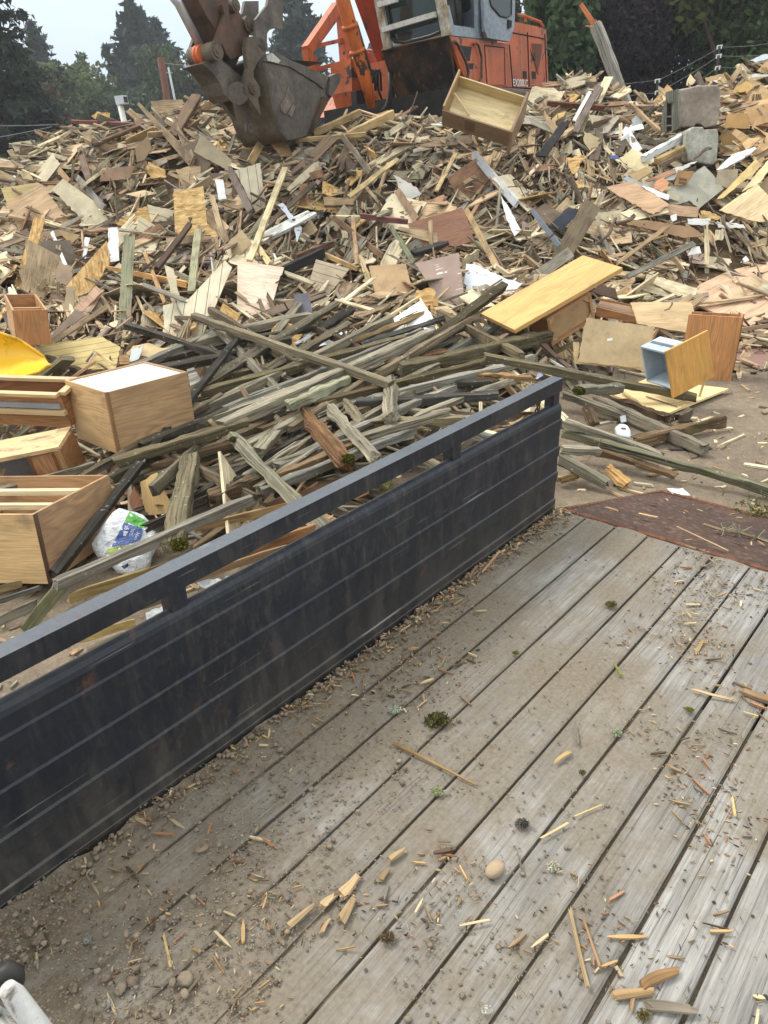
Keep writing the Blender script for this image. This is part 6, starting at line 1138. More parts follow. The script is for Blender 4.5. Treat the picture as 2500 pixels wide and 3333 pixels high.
# planks low beside the trailer's side
for a, c, w_, za, zc, tint, lab in (((480, 520), (760, 400), 34, .05, .06, rgb(196, 188, 164), 'pale splintered board end on the sand just behind the trailer side'), ((430, 460), (715, 380), 50, .08, .12, rgb(204, 178, 120), 'fresh yellow split board just behind the trailer rail'), ((140, 420), (330, 180), 80, .06, .10, rgb(124, 124, 94), 'olive-green board lying slanted behind the trailer rail'), ((-20, 380), (210, 270), 60, .04, .06, rgb(156, 152, 140), 'weathered pale board at the left edge behind the trailer'), ((-20, 265), (230, 185), 30, .08, .1, rgb(118, 118, 114), 'dark grey lath at the left edge behind the trailer'), ((370, 245), (900, 75), 60, .10, .22, rgb(168, 146, 100), 'long olive-tan board lying under the long front post'), ((740, 290), (960, 230), 44, .08, .1, rgb(120, 108, 92), 'brown board beside the trailer rail post'), ((1010, 150), (1560, -30), 50, .2, .3, rgb(160, 132, 102), 'long brown board showing between trailer rail and side panel'), ((1150, 80), (1750, -140), 90, .22, .3, rgb(168, 124, 84), 'wide red-brown board under the trailer rail'), ((-40, 200), (120, 165), 40, .1, .12, rgb(170, 150, 110), 'tan board at the left photo edge under the oak base cabinet')):
    pa, pc = R_('J', a), R_('J', c); beam('J', a, c, w_, 0, 0, 'scrap', tint, lab, 'board', 'scrap_board', .35, .3, None, None, .008, .05, (1, 1), (atZ(*pa, za)[1], atZ(*pc, zc)[1]), 0, 8)
for a, c, w_, tint, lab in (((60, 1360), (590, 1230), 46, rgb(186, 156, 112), 'tan plank lying level behind the long front post'), ((440, 1240), (880, 1090), 40, rgb(140, 106, 80), 'brown plank under the blue-grey continuation rail'), ((700, 1400), (1150, 1210), 60, rgb(172, 130, 92), 'wide tan fibreboard strip just above the side panel'), ((920, 1180), (990, 1150), 50, rgb(206, 160, 110), 'orange torn stub end near the wide tan strip'), ((1080, 1140), (1110, 1060), 60, rgb(112, 112, 58), 'moss-green post foot behind the trailer rail')):
    beam('H', a, c, w_, .3, .3, 'weather' if 'moss' in lab else 'scrap', tint, lab, 'board' if 'post' not in lab else 'post', 'scrap_board' if 'post' not in lab else 'fence_post', thick=.4)
# moss cushions
def mosspad(r, c, rad, lab, lift=.6, P=None):
    p = S(*R_(r, c), lift) if P is None else P; k_ = rad / REG[r][2] / FPX * axial(p); n = 420; d = rng.normal(size=(n, 3)); d /= np.linalg.norm(d, axis=1)[:, None]; C = p + d * k_ * np.array([1, 1, .6]) * (.5 + .5 * rng.random((n, 1)))
    V = leafquads(C, k_ * .22 * np.ones(n), -.3, .5); T = np.array(rgb(98, 100, 28)) * (.4 + 1.0 * rng.random((n, 1))); o = quads('moss_cushion', V, M['leaf'], T, base=p); tag(o, lab, 'moss'); return o
mosspad('G', (1215, 1600), 66, 'bright moss cushion at the foot of the thick knot-hole post', .62); mosspad('H', (885, 985), 40, 'dark moss clump on the butt of the rotten orange post', .72); mosspad('I', (640, 285), 36, 'round moss patch on the sawn end of the squared post', P=atZ(*R_('I', (640, 285)), .32) * .985 + EYE * .015); mosspad('H', (265, 880), 26, 'small moss tuft on top of the leaning lichen post', .68)
rgb = _rgb0
# ------------------------------------------------------------------ scatter of loose scrap over the heap
PAL = [('tan', rgb(190, 160, 120), 'scrap'), ('pale', rgb(214, 196, 158), 'scrap'), ('brown', rgb(146, 120, 93), 'scrap'), ('dark brown', rgb(106, 88, 72), 'scrap'), ('grey', rgb(150, 140, 124), 'scrap'), ('reddish', rgb(164, 120, 88), 'scrap'),
       ('beige', rgb(200, 184, 152), 'board'), ('olive', rgb(136, 128, 98), 'scrap'), ('golden', rgb(200, 170, 122), 'scrap'), ('white', rgb(222, 222, 218), 'paint'), ('charcoal', rgb(66, 62, 60), 'scrap'), ('mauve', rgb(150, 126, 116), 'board'), ('strand-board', (1, .97, .93), 'osb')]
def desat(t, k_=.20): m_ = sum(t) / 3; return tuple(v * (1 - k_) + m_ * k_ for v in t)
PAL = [(a_, tuple(min(.85, v * 1.12 * w_) for v, w_ in zip(desat(t_), (1.0, 1.0, .955))) if m_ != 'osb' else t_, m_) for a_, t_, m_ in PAL]
PW = np.array([.22, .13, .20, .08, .16, .04, .08, .04, .015, .006, .01, .01, .0]); PW /= PW.sum()
PWS = np.array([.19, .09, .16, .04, .07, .03, .22, .03, .015, .01, .012, .03, .07]); PWS /= PWS.sum()
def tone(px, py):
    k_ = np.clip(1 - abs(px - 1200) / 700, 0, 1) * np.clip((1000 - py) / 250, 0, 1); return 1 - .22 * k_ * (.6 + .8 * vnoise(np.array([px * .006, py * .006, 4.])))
def frame(px, py, spread=.35, roll=.5, flat=None):
    n = Sn(px, py); t1 = unit(np.cross([0, 0, 1.], n)); t2 = np.cross(n, t1); th = rng.random() * math.pi if rng.random() < .22 else ((vnoise(np.array([px * .0026, py * .0036, 7.])) - .5) * 3.6 + rng.normal() * .38)
    if flat is not None: th = rng.normal() * flat
    a = unit(t1 * math.cos(th) + t2 * math.sin(th) + n * rng.normal() * spread); c = unit(n + rng.normal(size=3) * roll); bb = unit(np.cross(c, a)); return a, bb, np.cross(a, bb), th
def outside(p, m=.06): return not (p @ TN > -1.52 - m and p @ TT < 4.3)
def pick(pf=None, wide=False):
    for _ in range(200):
        px = rng.uniform(-350, 3000) if wide else rng.uniform(-120, 2620); c = crest(px)
        if 2130 < px < 2400 and c < 330 and rng.random() < .75: continue
        lo = 1240 if px > 1750 else (1750 if px < 1250 else 1500)
        py = c + (lo - c) * rng.random() ** (1.15 if pf is None else pf)
        if px < 1720 and py > 1120 and rng.random() < (.85 if pf is None else .6): continue
        if px > 1750 and py > 1010 + rng.random() * 160 and rng.random() < .8: continue
        p = S(px, py)
        if p[2] < -.02: p[2] = .02
        if outside(p): return px, py, p
    return px, py, p
ITEMS = []
def piece(b, p, a, bb, c, L, W, T, tint, split=0.0):
    seg = 3; V = []; G = []; g0 = rng.random(3) * 9
    for i in range(seg + 1):
        u = i / seg - .5; k_ = 1 - (split * rng.random() if i in (0, seg) else .06 * rng.random())
        for sx, sz in ((-1, -1), (1, -1), (1, 1), (-1, 1)):
            e = (rng.random() - .5) * W * .9 * (1 if i in (0, seg) else 0)
            q = np.array([u * L + e, sx * W / 2 * k_, sz * T / 2]); V.append(p + a * q[0] + bb * q[1] + c * q[2]); G.append(g0 + q)
    F = [(i * 4 + j, i * 4 + (j + 1) % 4, i * 4 + 4 + (j + 1) % 4, i * 4 + 4 + j) for i in range(seg) for j in range(4)] + [(3, 2, 1, 0), (seg * 4, seg * 4 + 1, seg * 4 + 2, seg * 4 + 3)]
    b.add(V, F, G, tint)
def board(b, p, a, bb, c, L, W, T, tint):
    ns = 1 if W < .04 else int(2 + rng.random() * 3); cut = [np.sort(rng.random(ns - 1)) if ns > 1 else [] , 0][0]; ed_ = np.concatenate([[0], cut, [1]]) - .5; s0, s1 = (rng.random() < .6), (rng.random() < .6); bw = rng.normal() * .012 * L
    for i in range(ns):
        y0, y1 = ed_[i] * W, ed_[i + 1] * W; e0 = -L / 2 + (rng.random() * .16 * L if s0 else 0); e1 = L / 2 - (rng.random() * .16 * L if s1 else 0); V = []; G = []; g0 = rng.random(3) * 9 if i == 0 else g0
        for u in np.linspace(0, 1, 5):
            x = e0 + (e1 - e0) * u; z = bw * (1 - (2 * x / L) ** 2); k_ = .55 if (u == 0 and s0) or (u == 1 and s1) else 1; ym = (y0 + y1) / 2
            for sy, sz in ((y0, -1), (y1, -1), (y1, 1), (y0, 1)): q = np.array([x + (rng.random() - .5) * (.03 * L if u in (0, 1) and k_ < 1 else 0), ym + (sy - ym) * k_, sz * T / 2 * (.8 if k_ < 1 else 1)]); V.append(p + a * q[0] + bb * q[1] + c * (q[2] + z)); G.append(g0 + q)
        F = [(i_ * 4 + j, i_ * 4 + (j + 1) % 4, i_ * 4 + 4 + (j + 1) % 4, i_ * 4 + 4 + j) for i_ in range(4) for j in range(4)] + [(3, 2, 1, 0), (16, 17, 18, 19)]
        b.add(V, F, G, tuple(np.array(tint) * (1 + rng.normal() * .04)))
def ragged(b, p, a, bb, c, L, W, T, tint):
    n = int(5 + rng.random() * 4); Q = []
    cs = [(-1, -1), (1, -1), (1, 1), (-1, 1)]
    for k_ in range(4):
        x, y = cs[k_]; x2, y2 = cs[(k_ + 1) % 4]; tear = rng.random() < .35; m = 6 if tear else 1
        Q.append((x * (1 - .25 * rng.random()), y * (1 - .25 * rng.random())))
        for j in range(1, m): u = j / m; Q.append((x + (x2 - x) * u - (x + x2) * .5 * (rng.random() * .22), y + (y2 - y) * u - (y + y2) * .5 * (rng.random() * .22)))
    P = [p + a * x * L / 2 + bb * y * W / 2 for x, y in Q]; b.prism(P, -c * T, tint, a)
def tiltword(p, a):
    q0, q1 = pj(p), pj(p + a * .05); dx, dy = q1[0] - q0[0], q0[1] - q1[1]; an = math.degrees(math.atan2(dy, dx)) % 180
    return 'lying level' if an < 18 or an > 162 else ('leaning right' if an < 65 else ('standing upright' if an < 115 else 'leaning left'))
def vary(t, k_=.08): return tuple(np.array(t) * (1 + rng.normal() * k_))
for i in range(290):
    px, py, p = pick(); L = rng.uniform(.38, 1.25) * (1.2 if i % 4 == 0 else .9); W = rng.choice([.045, .07, .09, .12, .16]); T = rng.choice([.012, .018, .024, .038])
    a, bb, c, th = frame(px, py, .3, .45, None if rng.random() < .75 else .25); k_ = rng.choice(len(PAL), p=PW); nm, tint, mt = PAL[k_]
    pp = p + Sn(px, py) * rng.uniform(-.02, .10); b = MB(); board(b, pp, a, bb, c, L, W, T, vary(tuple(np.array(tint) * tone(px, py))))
    o = b.build('scrap_board', M[mt], base=pp); size = ('long ' if L > .68 else ('short ' if L < .38 else '')) + ('narrow ' if W < .045 else ('wide ' if W > .1 else ''))
    tag(o, None, 'board', 'loose scrap boards on the heap'); ITEMS.append((o, *pj(pp), f'{size}{nm} board {tiltword(pp, a)}'))
for i in range(285):
    px, py, p = pick(); L = rng.uniform(.22, .52) * (1.4 if rng.random() < .3 else 1); W = L * rng.uniform(.4, .95); T = rng.choice([.006, .010, .016])
    if (px > 2080 and py < 560) or (1700 < px and py > 1000): continue
    a, bb, c, th = frame(px, py, .3, .5); k_ = rng.choice(len(PAL), p=PWS); nm, tint, mt = PAL[k_]
    pp = p + Sn(px, py) * rng.uniform(-.03, .07); b = MB(); ragged(b, pp, a, bb, c, L, W, T, vary(tint, .1)); o = b.build('broken_sheet', M[mt], base=pp)
    size = 'large ' if L > .36 else ('small ' if L < .24 else ''); tag(o, None, 'sheet', 'loose panel scraps on the heap'); ITEMS.append((o, *pj(pp), f'{size}{nm} panel scrap {tiltword(pp, a)}'))
# cardboard heap at the right back
CB = []
for i in range(120):
    px = rng.uniform(2080, 2600); py = crest(px) + 5 + rng.random() ** .9 * (600 - crest(px)); 
    if px < 2360 and py > 250 and px > 2180 and py < 540 and rng.random() < .8: continue
    Y0 = sY(px, py) + (.35 if px < 2380 else 0); p = atY(px, py, Y0); L = rng.uniform(.22, .62); W = L * rng.uniform(.5, .9); a, bb, c, th = frame(px, py, .3, .5); b = MB(); tint = vary(rgb(186, 156, 116), .12)
    n_ = 5; P = np.zeros((n_, n_, 3)); cv = rng.normal() * .12; cw = rng.normal() * .12
    for r_ in range(n_):
        for s_ in range(n_): u, v = r_ / 4 - .5, s_ / 4 - .5; P[r_, s_] = p + a * u * L + bb * v * W + c * (cv * u * u * L * 4 + cw * u * v * L * 3)
    b.grid(P, tint); b.grid(P[:, ::-1] - c * .006, tint)
    o = b.build('cardboard_sheet', M['card'], base=p); tag(o, None, 'cardboard', 'flattened cartons in the cardboard heap'); ITEMS.append((o, *pj(p), ('large ' if L > .46 else 'small ' if L < .32 else '') + ('light ' if tint[0] > .5 else 'dark ' if tint[0] < .42 else '') + f'brown flattened carton {tiltword(p, a)}'))
for pts, tint, lab in (([(1455, 560), (1500, 445), (1700, 470), (1700, 545)], rgb(196, 164, 120), 'flattened carton with printed letters in the cardboard heap'), ([(1435, 610), (1700, 555), (1700, 740), (1500, 790)], rgb(186, 150, 108), 'large brown carton side at the right photo edge'), ([(1225, 800), (1265, 665), (1460, 660), (1485, 810)], rgb(172, 136, 88), 'corrugated carton tray with a grey lower edge'), ([(1185, 905), (1260, 820), (1400, 940), (1340, 970), (1220, 965)], rgb(138, 108, 66), 'dark corrugated carton corner below the carton tray'), ([(1250, 965), (1560, 980), (1650, 1060), (1400, 1240), (1330, 1110)], rgb(146, 126, 96), 'grey-brown crumpled carton behind the long clean white board'), ([(1480, 140), (1600, 85), (1700, 70), (1700, 110), (1540, 160)], rgb(216, 224, 232), 'white plastic sheet on top of the cardboard heap'), ([(1330, 410), (1450, 340), (1520, 400), (1420, 500), (1310, 460)], rgb(206, 170, 108), 'crumpled yellowish paper in the cardboard heap'), ([(1550, 245), (1640, 150), (1700, 140), (1700, 290)], rgb(192, 158, 112), 'carton flap with fine print at the upper right edge'), ([(1040, 310), (1255, 262), (1250, 340), (1210, 385), (1050, 345)], rgb(200, 172, 128), 'long pale carton flap behind the upper concrete block'), ([(1090, 350), (1160, 335), (1165, 365), (1095, 368)], rgb(226, 228, 228), 'small white paper on the carton flap behind the block'), ([(860, 350), (895, 270), (950, 335), (920, 375), (855, 385)], rgb(214, 196, 158), 'pointed cream carton corner behind the upper concrete block'), ([(1480, 285), (1540, 270), (1700, 275), (1700, 295), (1510, 310)], rgb(214, 208, 196), 'rolled white tube lying in the cardboard heap')):
    o = sheet('T', pts, 'card', tint, lab, 'cardboard' if 'plastic' not in lab and 'paper' not in lab and 'tube' not in lab else ('plastic sheet' if 'plastic' in lab else 'paper' if 'paper' in lab else 'tube'), 'carton' if 'carton' in lab else ('plastic_sheet' if 'plastic' in lab else 'paper_scrap' if 'paper' in lab else 'paper_tube'), lift=.3 if 'behind' not in lab else -.25, torn=.008)
    mark(*np.mean([R_('T', q) for q in pts], 0), ' '.join(lab.split(' in ')[0].split(' at ')[0].split(' behind ')[0].split(' with ')[0].split(' on ')[0].split(' below ')[0].split()[:4]))
    if 'printed letters' in lab: marks(o, 'T', [[(1515 + i * 20, 470), (1527 + i * 20, 472), (1523 + i * 20, 535), (1511 + i * 20, 533)] for i in (0, 1.2, 2.1, 3)] + [[(1500, 495), (1506, 480), (1508, 540), (1500, 545)], [(1590, 498), (1597, 498), (1592, 545), (1585, 545)]], .003, rgb(70, 52, 38))
    if 'fine print' in lab: marks(o, 'T', [[(1600 + i * 14, 230 + j), (1606 + i * 14, 226 + j), (1600 + i * 14, 246 + j), (1594 + i * 14, 250 + j)] for i in range(4) for j in (0, -22)], .003, rgb(84, 62, 44))
# twigs and roots
for i in range(110):
    px, py, p = pick()
    if rng.random() < .5: px, py = rng.uniform(1700, 2500), rng.uniform(690, 960); p = S(px, py)
    a, bb, c, th = frame(px, py, .5, .4); L = rng.uniform(.2, .7); pts = [p + a * L * (u - .5) + bb * .03 * rng.normal() + c * (.03 * rng.normal() + .04) for u in np.linspace(0, 1, 5)]; b = MB(); b.tube(pts, np.linspace(rng.uniform(.006, .014), .004, 5), 5, vary(rgb(98, 80, 64), .2))
    o = b.build('twig', M['scrap'], base=p); tag(o, None, 'twig', 'twigs and roots in the heap'); ITEMS.append((o, *pj(p), ('long ' if L > .5 else 'short ' if L < .32 else '') + f'dark twig {tiltword(p, a)}'))
# splinters nobody could count
def splinters(n, Ls, Ws, Ts, off, pal, jit=.5, sel=None):
    b = MB()
    for i in range(n):
        px, py, p = pick(.95 if sel is None else sel, True)
        nrm = Sn(px, py); a, bb, c, th = frame(px, py, jit, .6); L = rng.uniform(*Ls); W = rng.uniform(*Ws); T = rng.uniform(*Ts); k_ = rng.choice(12, p=pal)
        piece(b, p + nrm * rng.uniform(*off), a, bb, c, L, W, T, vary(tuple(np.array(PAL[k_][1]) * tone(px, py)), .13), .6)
    return b
P12 = PW[:12] / PW[:12].sum()
tag(splinters(4300, (.14, .62), (.012, .055), (.006, .02), (-.08, .05), P12).build('splinter_mass', M['scrap']), kind='stuff')
tag(splinters(5300, (.06, .28), (.006, .03), (.004, .012), (-.10, .04), P12).build('splinter_litter', M['scrap']), kind='stuff')
b = MB()
for i in range(1250):
    px, py, p = pick(None, True); a, bb, c, th = frame(px, py, .4, .6); L = rng.uniform(.08, .24); k_ = rng.choice(13, p=PWS); k_ = 6 if k_ == 12 else k_
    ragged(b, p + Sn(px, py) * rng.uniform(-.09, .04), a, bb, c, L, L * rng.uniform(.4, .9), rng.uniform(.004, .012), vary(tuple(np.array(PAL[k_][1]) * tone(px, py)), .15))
tag(b.build('panel_fragments', M['scrap']), kind='stuff')
b = MB()
for i in range(1500):
    px = rng.uniform(-60, 2560); c0 = crest(px); py = c0 + rng.random() ** 1.5 * 120 - 4; p = S(px, py); a, bb, c, th = frame(px, py, .45, .6, .5); L = rng.uniform(.12, .5); piece(b, p + np.array([0, 0, rng.uniform(-.06, .09)]), a, bb, c, L, rng.uniform(.02, .09), rng.uniform(.008, .025), vary(PAL[rng.choice(12, p=P12)][1], .13), .5)
tag(b.build('crest_litter', M['scrap']), kind='stuff')
# dusty bits on the sand at the right
b = MB()
for i in range(1500):
    px, py = rng.uniform(-100, 2600), rng.uniform(1020, 2350); p = atZ(px, py, .006)
    if px < 1750 and py < 1800 and not (px < 900 and py > 1750): continue
    if px > 1750 and py < 1080 and rng.random() < .4: continue
    if not outside(p, -.1) and p @ TT < 4.1: continue
    an = rng.random() * 6.28; a = np.array([math.cos(an), math.sin(an), rng.normal() * .1]); bb = np.array([-a[1], a[0], 0]); L = rng.uniform(.012, .07); piece(b, p, unit(a), unit(bb), np.array([0, 0, 1.]), L, L * rng.uniform(.1, .5), rng.uniform(.003, .012), vary(PAL[rng.choice(12, p=P12)][1], .13), .6)
tag(b.build('ground_litter', M['scrap']), kind='stuff')
for i in range(70):
    px, py = rng.uniform(1850, 2560), rng.uniform(1080, 1750); p = atZ(px, py, .012)
    if not outside(p, -.1): continue
    an = rng.random() * 6.28; a = unit(np.array([math.cos(an), math.sin(an), 0])); bb = np.array([-a[1], a[0], 0]); L = rng.uniform(.08, .34); b = MB(); k_ = rng.choice(12, p=P12); piece(b, p, a, bb, np.array([0, 0, 1.]), L, rng.uniform(.012, .05), .014, vary(PAL[k_][1]), .6); o = b.build('wood_splinter', M['scrap'], base=p)
    tag(o, None, 'splinter', 'splinters lying on the sand'); ITEMS.append((o, *pj(p), ('long ' if L > .22 else 'short ' if L < .14 else '') + f'{PAL[k_][0]} splinter on the sand {tiltword(p, a).replace("standing upright", "pointing at the viewer").replace("leaning", "pointing")}'))
# ------------------------------------------------------------------ wording of the labels for the loose pieces
SEEN = set(o['label'] for o in bpy.data.objects if 'label' in o)
def word(items, lms):
    lp = np.array([(l[0], l[1]) for l in lms])
    for o, px, py, base in items:
        d = np.hypot(lp[:, 0] - px, lp[:, 1] - py); od = np.argsort(d); done = False
        for rank in range(len(od)):
            j = od[rank]; dx, dy = px - lp[j, 0], py - lp[j, 1]; r = d[j]
            rel = 'on' if r < 18 else (('right of' if dx > 0 else 'left of') if abs(dx) > 1.6 * abs(dy) else (('below' if dy > 0 else 'above') if abs(dy) > 1.6 * abs(dx) else ('below and ' if dy > 0 else 'above and ') + ('right of' if dx > 0 else 'left of')))
            lab = f'{base}, {"close " if 18 <= r < 60 and rank == 0 else ""}{rel} the {lms[j][2]}'
            if len(lab.replace(',', '').split()) > 16: lab = f'{base} {rel.split(" and ")[-1]} the {lms[j][2]}'
            if lab not in SEEN and len(lab.split()) <= 16: done = True; break
        if done: o['label'] = lab; SEEN.add(lab)
        else: o['label'] = base + ' on the heap'
word(PITEMS + ITEMS, LMK + [(900, 480, 'excavator bucket'), (1480, 300, 'excavator cab guard')])
# ------------------------------------------------------------------ soil, chips and small things on the deck
def dpt(r, p, z=BED + .006): return atZ(*R_(r, p), z)
DLM = []
# crumbly soil heaped in the corner of the deck
ns, ts = np.linspace(-1.424, .35, 130), np.linspace(-.9, 1.9, 200); P = np.zeros((len(ns), len(ts), 3))
for i, n in enumerate(ns):
    q = np.stack([np.full(len(ts), n), ts, np.zeros(len(ts))], 1); big = fbm(q * 2.2, 4); fine = fbm(q * 14 + 5, 4); vf = fbm(q * 40 + 9, 2)
    fall = np.clip(1.15 - (n + 1.43) / 1.15, 0, 1.2) * np.clip(1.0 - (ts - .15) / 1.5, 0, 1.15)
    h = (fall * 1.05 + (big - .47) * 1.5 - .44) * .045 + (fine - .47) * .034 * np.clip(fall + .2, 0, 1) + (vf - .47) * .013
    edge = np.clip(1 - (n + 1.424) / .05, 0, 1) * .012 * (.4 + fine)
    for j in range(len(ts)): P[i, j] = tp(n, ts[j], BED - .012 + max(-.01, h[j] + edge[j]))
b = MB(); b.grid(P[::-1]); tag(b.build('loose_soil', M['soil'], smooth=True), kind='stuff')
def _clods():
    r_ = []
    for q in range(12):
        V = []; 
        for a in range(3):
            for j in range(6): ph = math.pi * (a + 1) / 4; th = j * math.pi / 3 + a * .5; V.append([math.sin(ph) * math.cos(th), math.sin(ph) * math.sin(th), math.cos(ph)])
        V = np.array(V + [[0, 0, 1], [0, 0, -1]]) * (1 + rng.normal(size=(20, 1)) * .16); V[:, 0] *= rng.uniform(.8, 1.3); r_.append(V)
    return r_
CV = _clods(); CF = [(a * 6 + j, (a + 1) * 6 + j, (a + 1) * 6 + (j + 1) % 6, a * 6 + (j + 1) % 6) for a in range(2) for j in range(6)] + [(18, j, (j + 1) % 6) for j in range(6)] + [(19, 12 + (j + 1) % 6, 12 + j) for j in range(6)]
def clod(b, p, r, tint, amp=.5, flat=.75):
    f_ = CF
    V = CV[rng.integers(len(CV))]; b.add(p + V * r * np.array([1, 1, flat]), f_, None, tint)
def blob(name, p, r, tint, mat, sc=(1, 1, .75), amp=.3, n1=14, n2=10):
    V = []; off = rng.random(3) * 40; rz = rng.random() * 6
    for i in range(n2 + 1):
        for j in range(n1):
            ph, th = math.pi * i / n2, 2 * math.pi * j / n1; d = np.array([math.sin(ph) * math.cos(th), math.sin(ph) * math.sin(th), math.cos(ph)]); k_ = 1 + (fbm(d * 1.6 + off, 4) - .46) * amp * 2; q = d * k_ * r * np.array(sc); V.append(p + np.array([q[0] * math.cos(rz) - q[1] * math.sin(rz), q[0] * math.sin(rz) + q[1] * math.cos(rz), q[2]]))
    b = MB(); b.add(V, [(i * n1 + j, (i + 1) * n1 + j, (i + 1) * n1 + (j + 1) % n1, i * n1 + (j + 1) % n1) for i in range(n2) for j in range(n1)], None, tint); return b.build(name, M[mat], base=p, smooth=True)
ST = rgb(130, 117, 101)
b = MB()
for i in range(16000):
    n = -1.42 + abs(rng.normal()) * .62; t_ = -.5 + abs(rng.normal()) * .85
    if n > -.1 + .25 * rng.random() or t_ > 2.2: continue
    if vnoise(np.array([n * 4, t_ * 4, 2.2])) < .38: continue
    clod(b, tp(n, t_, BED + .004 + (.02 if n < -1 and t_ < .8 else 0)), rng.uniform(.0009, .0036) * (2.4 if rng.random() < .05 else 1), vary(ST, .15))
for i in range(500):
    t_ = rng.uniform(-.3, 2.75); clod(b, tp(-1.42 + abs(rng.normal()) * .03, t_, BED + .006), rng.uniform(.002, .009), vary(ST, .2))
tag(b.build('soil_crumbs', M['stone'], smooth=True), kind='stuff')
def kmark(x, y, ph, r='K'): q = R_(r, (x, y)); DLM.append((q[0], q[1], ph))
L0 = (0, 2500, 1.3825); REG['L'] = L0
for x, y, r_, lab, sc_ in (((835), 950, 48, 'big crumbly soil clod near the lower edge of the deck', (1, .9, .75)), (775, 965, 26, 'smaller soil clod touching the big crumbly clod', (.8, 1, .7)), (598, 960, 36, 'rounded soil clod left of the big crumbly clod', (1, .8, .7)), (175, 770, 44, 'flat soil lump near the black grip', (1, .8, .5)), (130, 735, 34, 'sloping soil lump close to the side panel corner', (1, .7, .5)), (345, 440, 24, 'round soil lump against the foot of the side panel', (1, 1, .8)), (265, 485, 20, 'small soil lump against the side panel left of the round one', (1, 1, .8)), (475, 945, 30, 'knobbly soil lump left of the rounded clod', (.7, 1, .7)), (545, 990, 40, 'low wide soil clod below the rounded clod', (1, .8, .5)), (330, 985, 40, 'half buried soil lump below the grey pebble', (1, .7, .45)), (830, 1015, 30, 'soil clod below the big crumbly clod', (1, .7, .6))):
    p = dpt('L', (x, y), BED + .012); o = blob('soil_clod', p, r_ / 1.3825 / FPX * axial(p) * .8, vary(ST, .08), 'stone', sc_, .45, 18, 12); tag(o, lab, 'soil clod', 'soil clods on the deck')
for x, y, r_, lab, tint, sc_ in ((392, 772, 22, 'smooth grey pebble among the soil at the lower left', rgb(140, 140, 134), (1, .9, .7)), (480, 1062, 24, 'pale grey angular stone at the lower edge', rgb(146, 144, 138), (1, .8, .7)), (908, 360, 30, 'flat tan stone on the deck near the side panel', rgb(146, 128, 106), (1.1, .75, .4)), (568, 742, 20, 'oval tan pebble right of the grey pebble', rgb(140, 122, 104), (1.2, .7, .6)), (475, 546, 17, 'small round pebble sunk in soil by the side panel', rgb(134, 118, 102), (1, .9, .5)), (650, 308, 15, 'little round stone beside the side panel chips', rgb(126, 112, 98), (1, .8, .7)), (250, 538, 17, 'little tan stone near the foot of the side panel', rgb(140, 120, 98), (1, .8, .7))):
    p = dpt('L', (x, y), BED + .012); o = blob('pebble', p, r_ / 1.3825 / FPX * axial(p), tint, 'stone', sc_, .12, 16, 10); tag(o, lab, 'pebble', 'pebbles on the deck'); kmark(x, y, ' '.join(lab.split()[:3]), 'L')
p = dpt('K', (675, 1360), BED + .014); o = blob('pebble', p, .024, rgb(160, 140, 114), 'stone', (1.15, .8, .6), .1, 20, 14); tag(o, 'smooth tan egg-shaped pebble in the middle of the deck', 'pebble', 'pebbles on the deck'); kmark(675, 1360, 'egg-shaped pebble')
def tuft(x, y, r_, lab, tint, n=260, name='moss_tuft', cat='moss'):
    p = dpt('K', (x, y), BED + .012); k_ = r_ / 1.106 / FPX * axial(p); d = rng.normal(size=(n, 3)); d /= np.linalg.norm(d, axis=1)[:, None]; C = p + d * k_ * np.array([1, .8, .35]) * rng.random((n, 1)) ** .5; V = leafquads(C, k_ * .22 * np.ones(n), -.3, .4); T = np.array(tint) * (.8 + 1.2 * rng.random((n, 1))); tag(quads(name, V, M['leaf'], T, base=p), lab, cat, 'moss and lichen tufts on the deck'); kmark(x, y, ' '.join(lab.split()[:3]))
tuft(468, 822, 46, 'green moss tuft lying on the deck below the side panel', rgb(92, 90, 52), 420); tuft(318, 785, 26, 'pale lichen tuft left of the green moss tuft', rgb(182, 190, 168)); tuft(470, 1078, 28, 'grey-green lichen tuft beside the long thin stick', rgb(140, 144, 112)); tuft(1095, 405, 22, 'dark moss crumb among the chips near the ramp', rgb(96, 92, 52)); tuft(775, 1195, 28, 'blackish lichen clump above the egg-shaped pebble', rgb(86, 82, 74)); tuft(885, 1350, 26, 'whitish lichen clump right of the egg-shaped pebble', rgb(160, 156, 140)); tuft(645, 1865, 22, 'grey lichen sprig at the lower edge of the deck', rgb(170, 168, 158)); tuft(1115, 868, 22, 'sage green lichen sprig right of the deck centre', rgb(138, 146, 120)); tuft(1375, 785, 18, 'small olive moss bit near the right photo edge', rgb(104, 102, 50)); tuft(290, 1605, 30, 'brown moss clod beside the greenish split chip', rgb(92, 78, 56)); tuft(880, 62, 16, 'little moss tuft at the side panel end by the ramp', rgb(100, 104, 50)); tuft(990, 1010, 14, 'tiny dark moss bit on the deck centre', rgb(84, 80, 44)); tuft(750, 580, 14, 'tiny bright moss bit below the side panel', rgb(104, 104, 50)); tuft(1210, 1885, 30, 'brown-green moss at the lower edge beside the grey bark slab', rgb(96, 86, 50))
def stick(r, a, c, w_, tint, label, name='wood_splinter', cat='splinter', th=.5, z=BED + .012, taper=(.4, .5), lm=None, rough=.004, mat='scrap'):
    A, B_ = dpt(r, a, z), dpt(r, c, z); vw = w_ / REG[r][2] / FPX * axial((A + B_) / 2); o = ring_beam(A, B_, vw, vw * th, np.cross(unit(B_ - A), [0, 0, 1.]), mat, tint, name, vw * (.03 + rough * 6), 9, vw * .9, taper, vw * .07, cham=.25); tag(o, label, cat, 'splinters on the deck'); m = R_(r, ((a[0] + c[0]) / 2, (a[1] + c[1]) / 2)); 
    if lm: DLM.append((*m, lm))
    return o
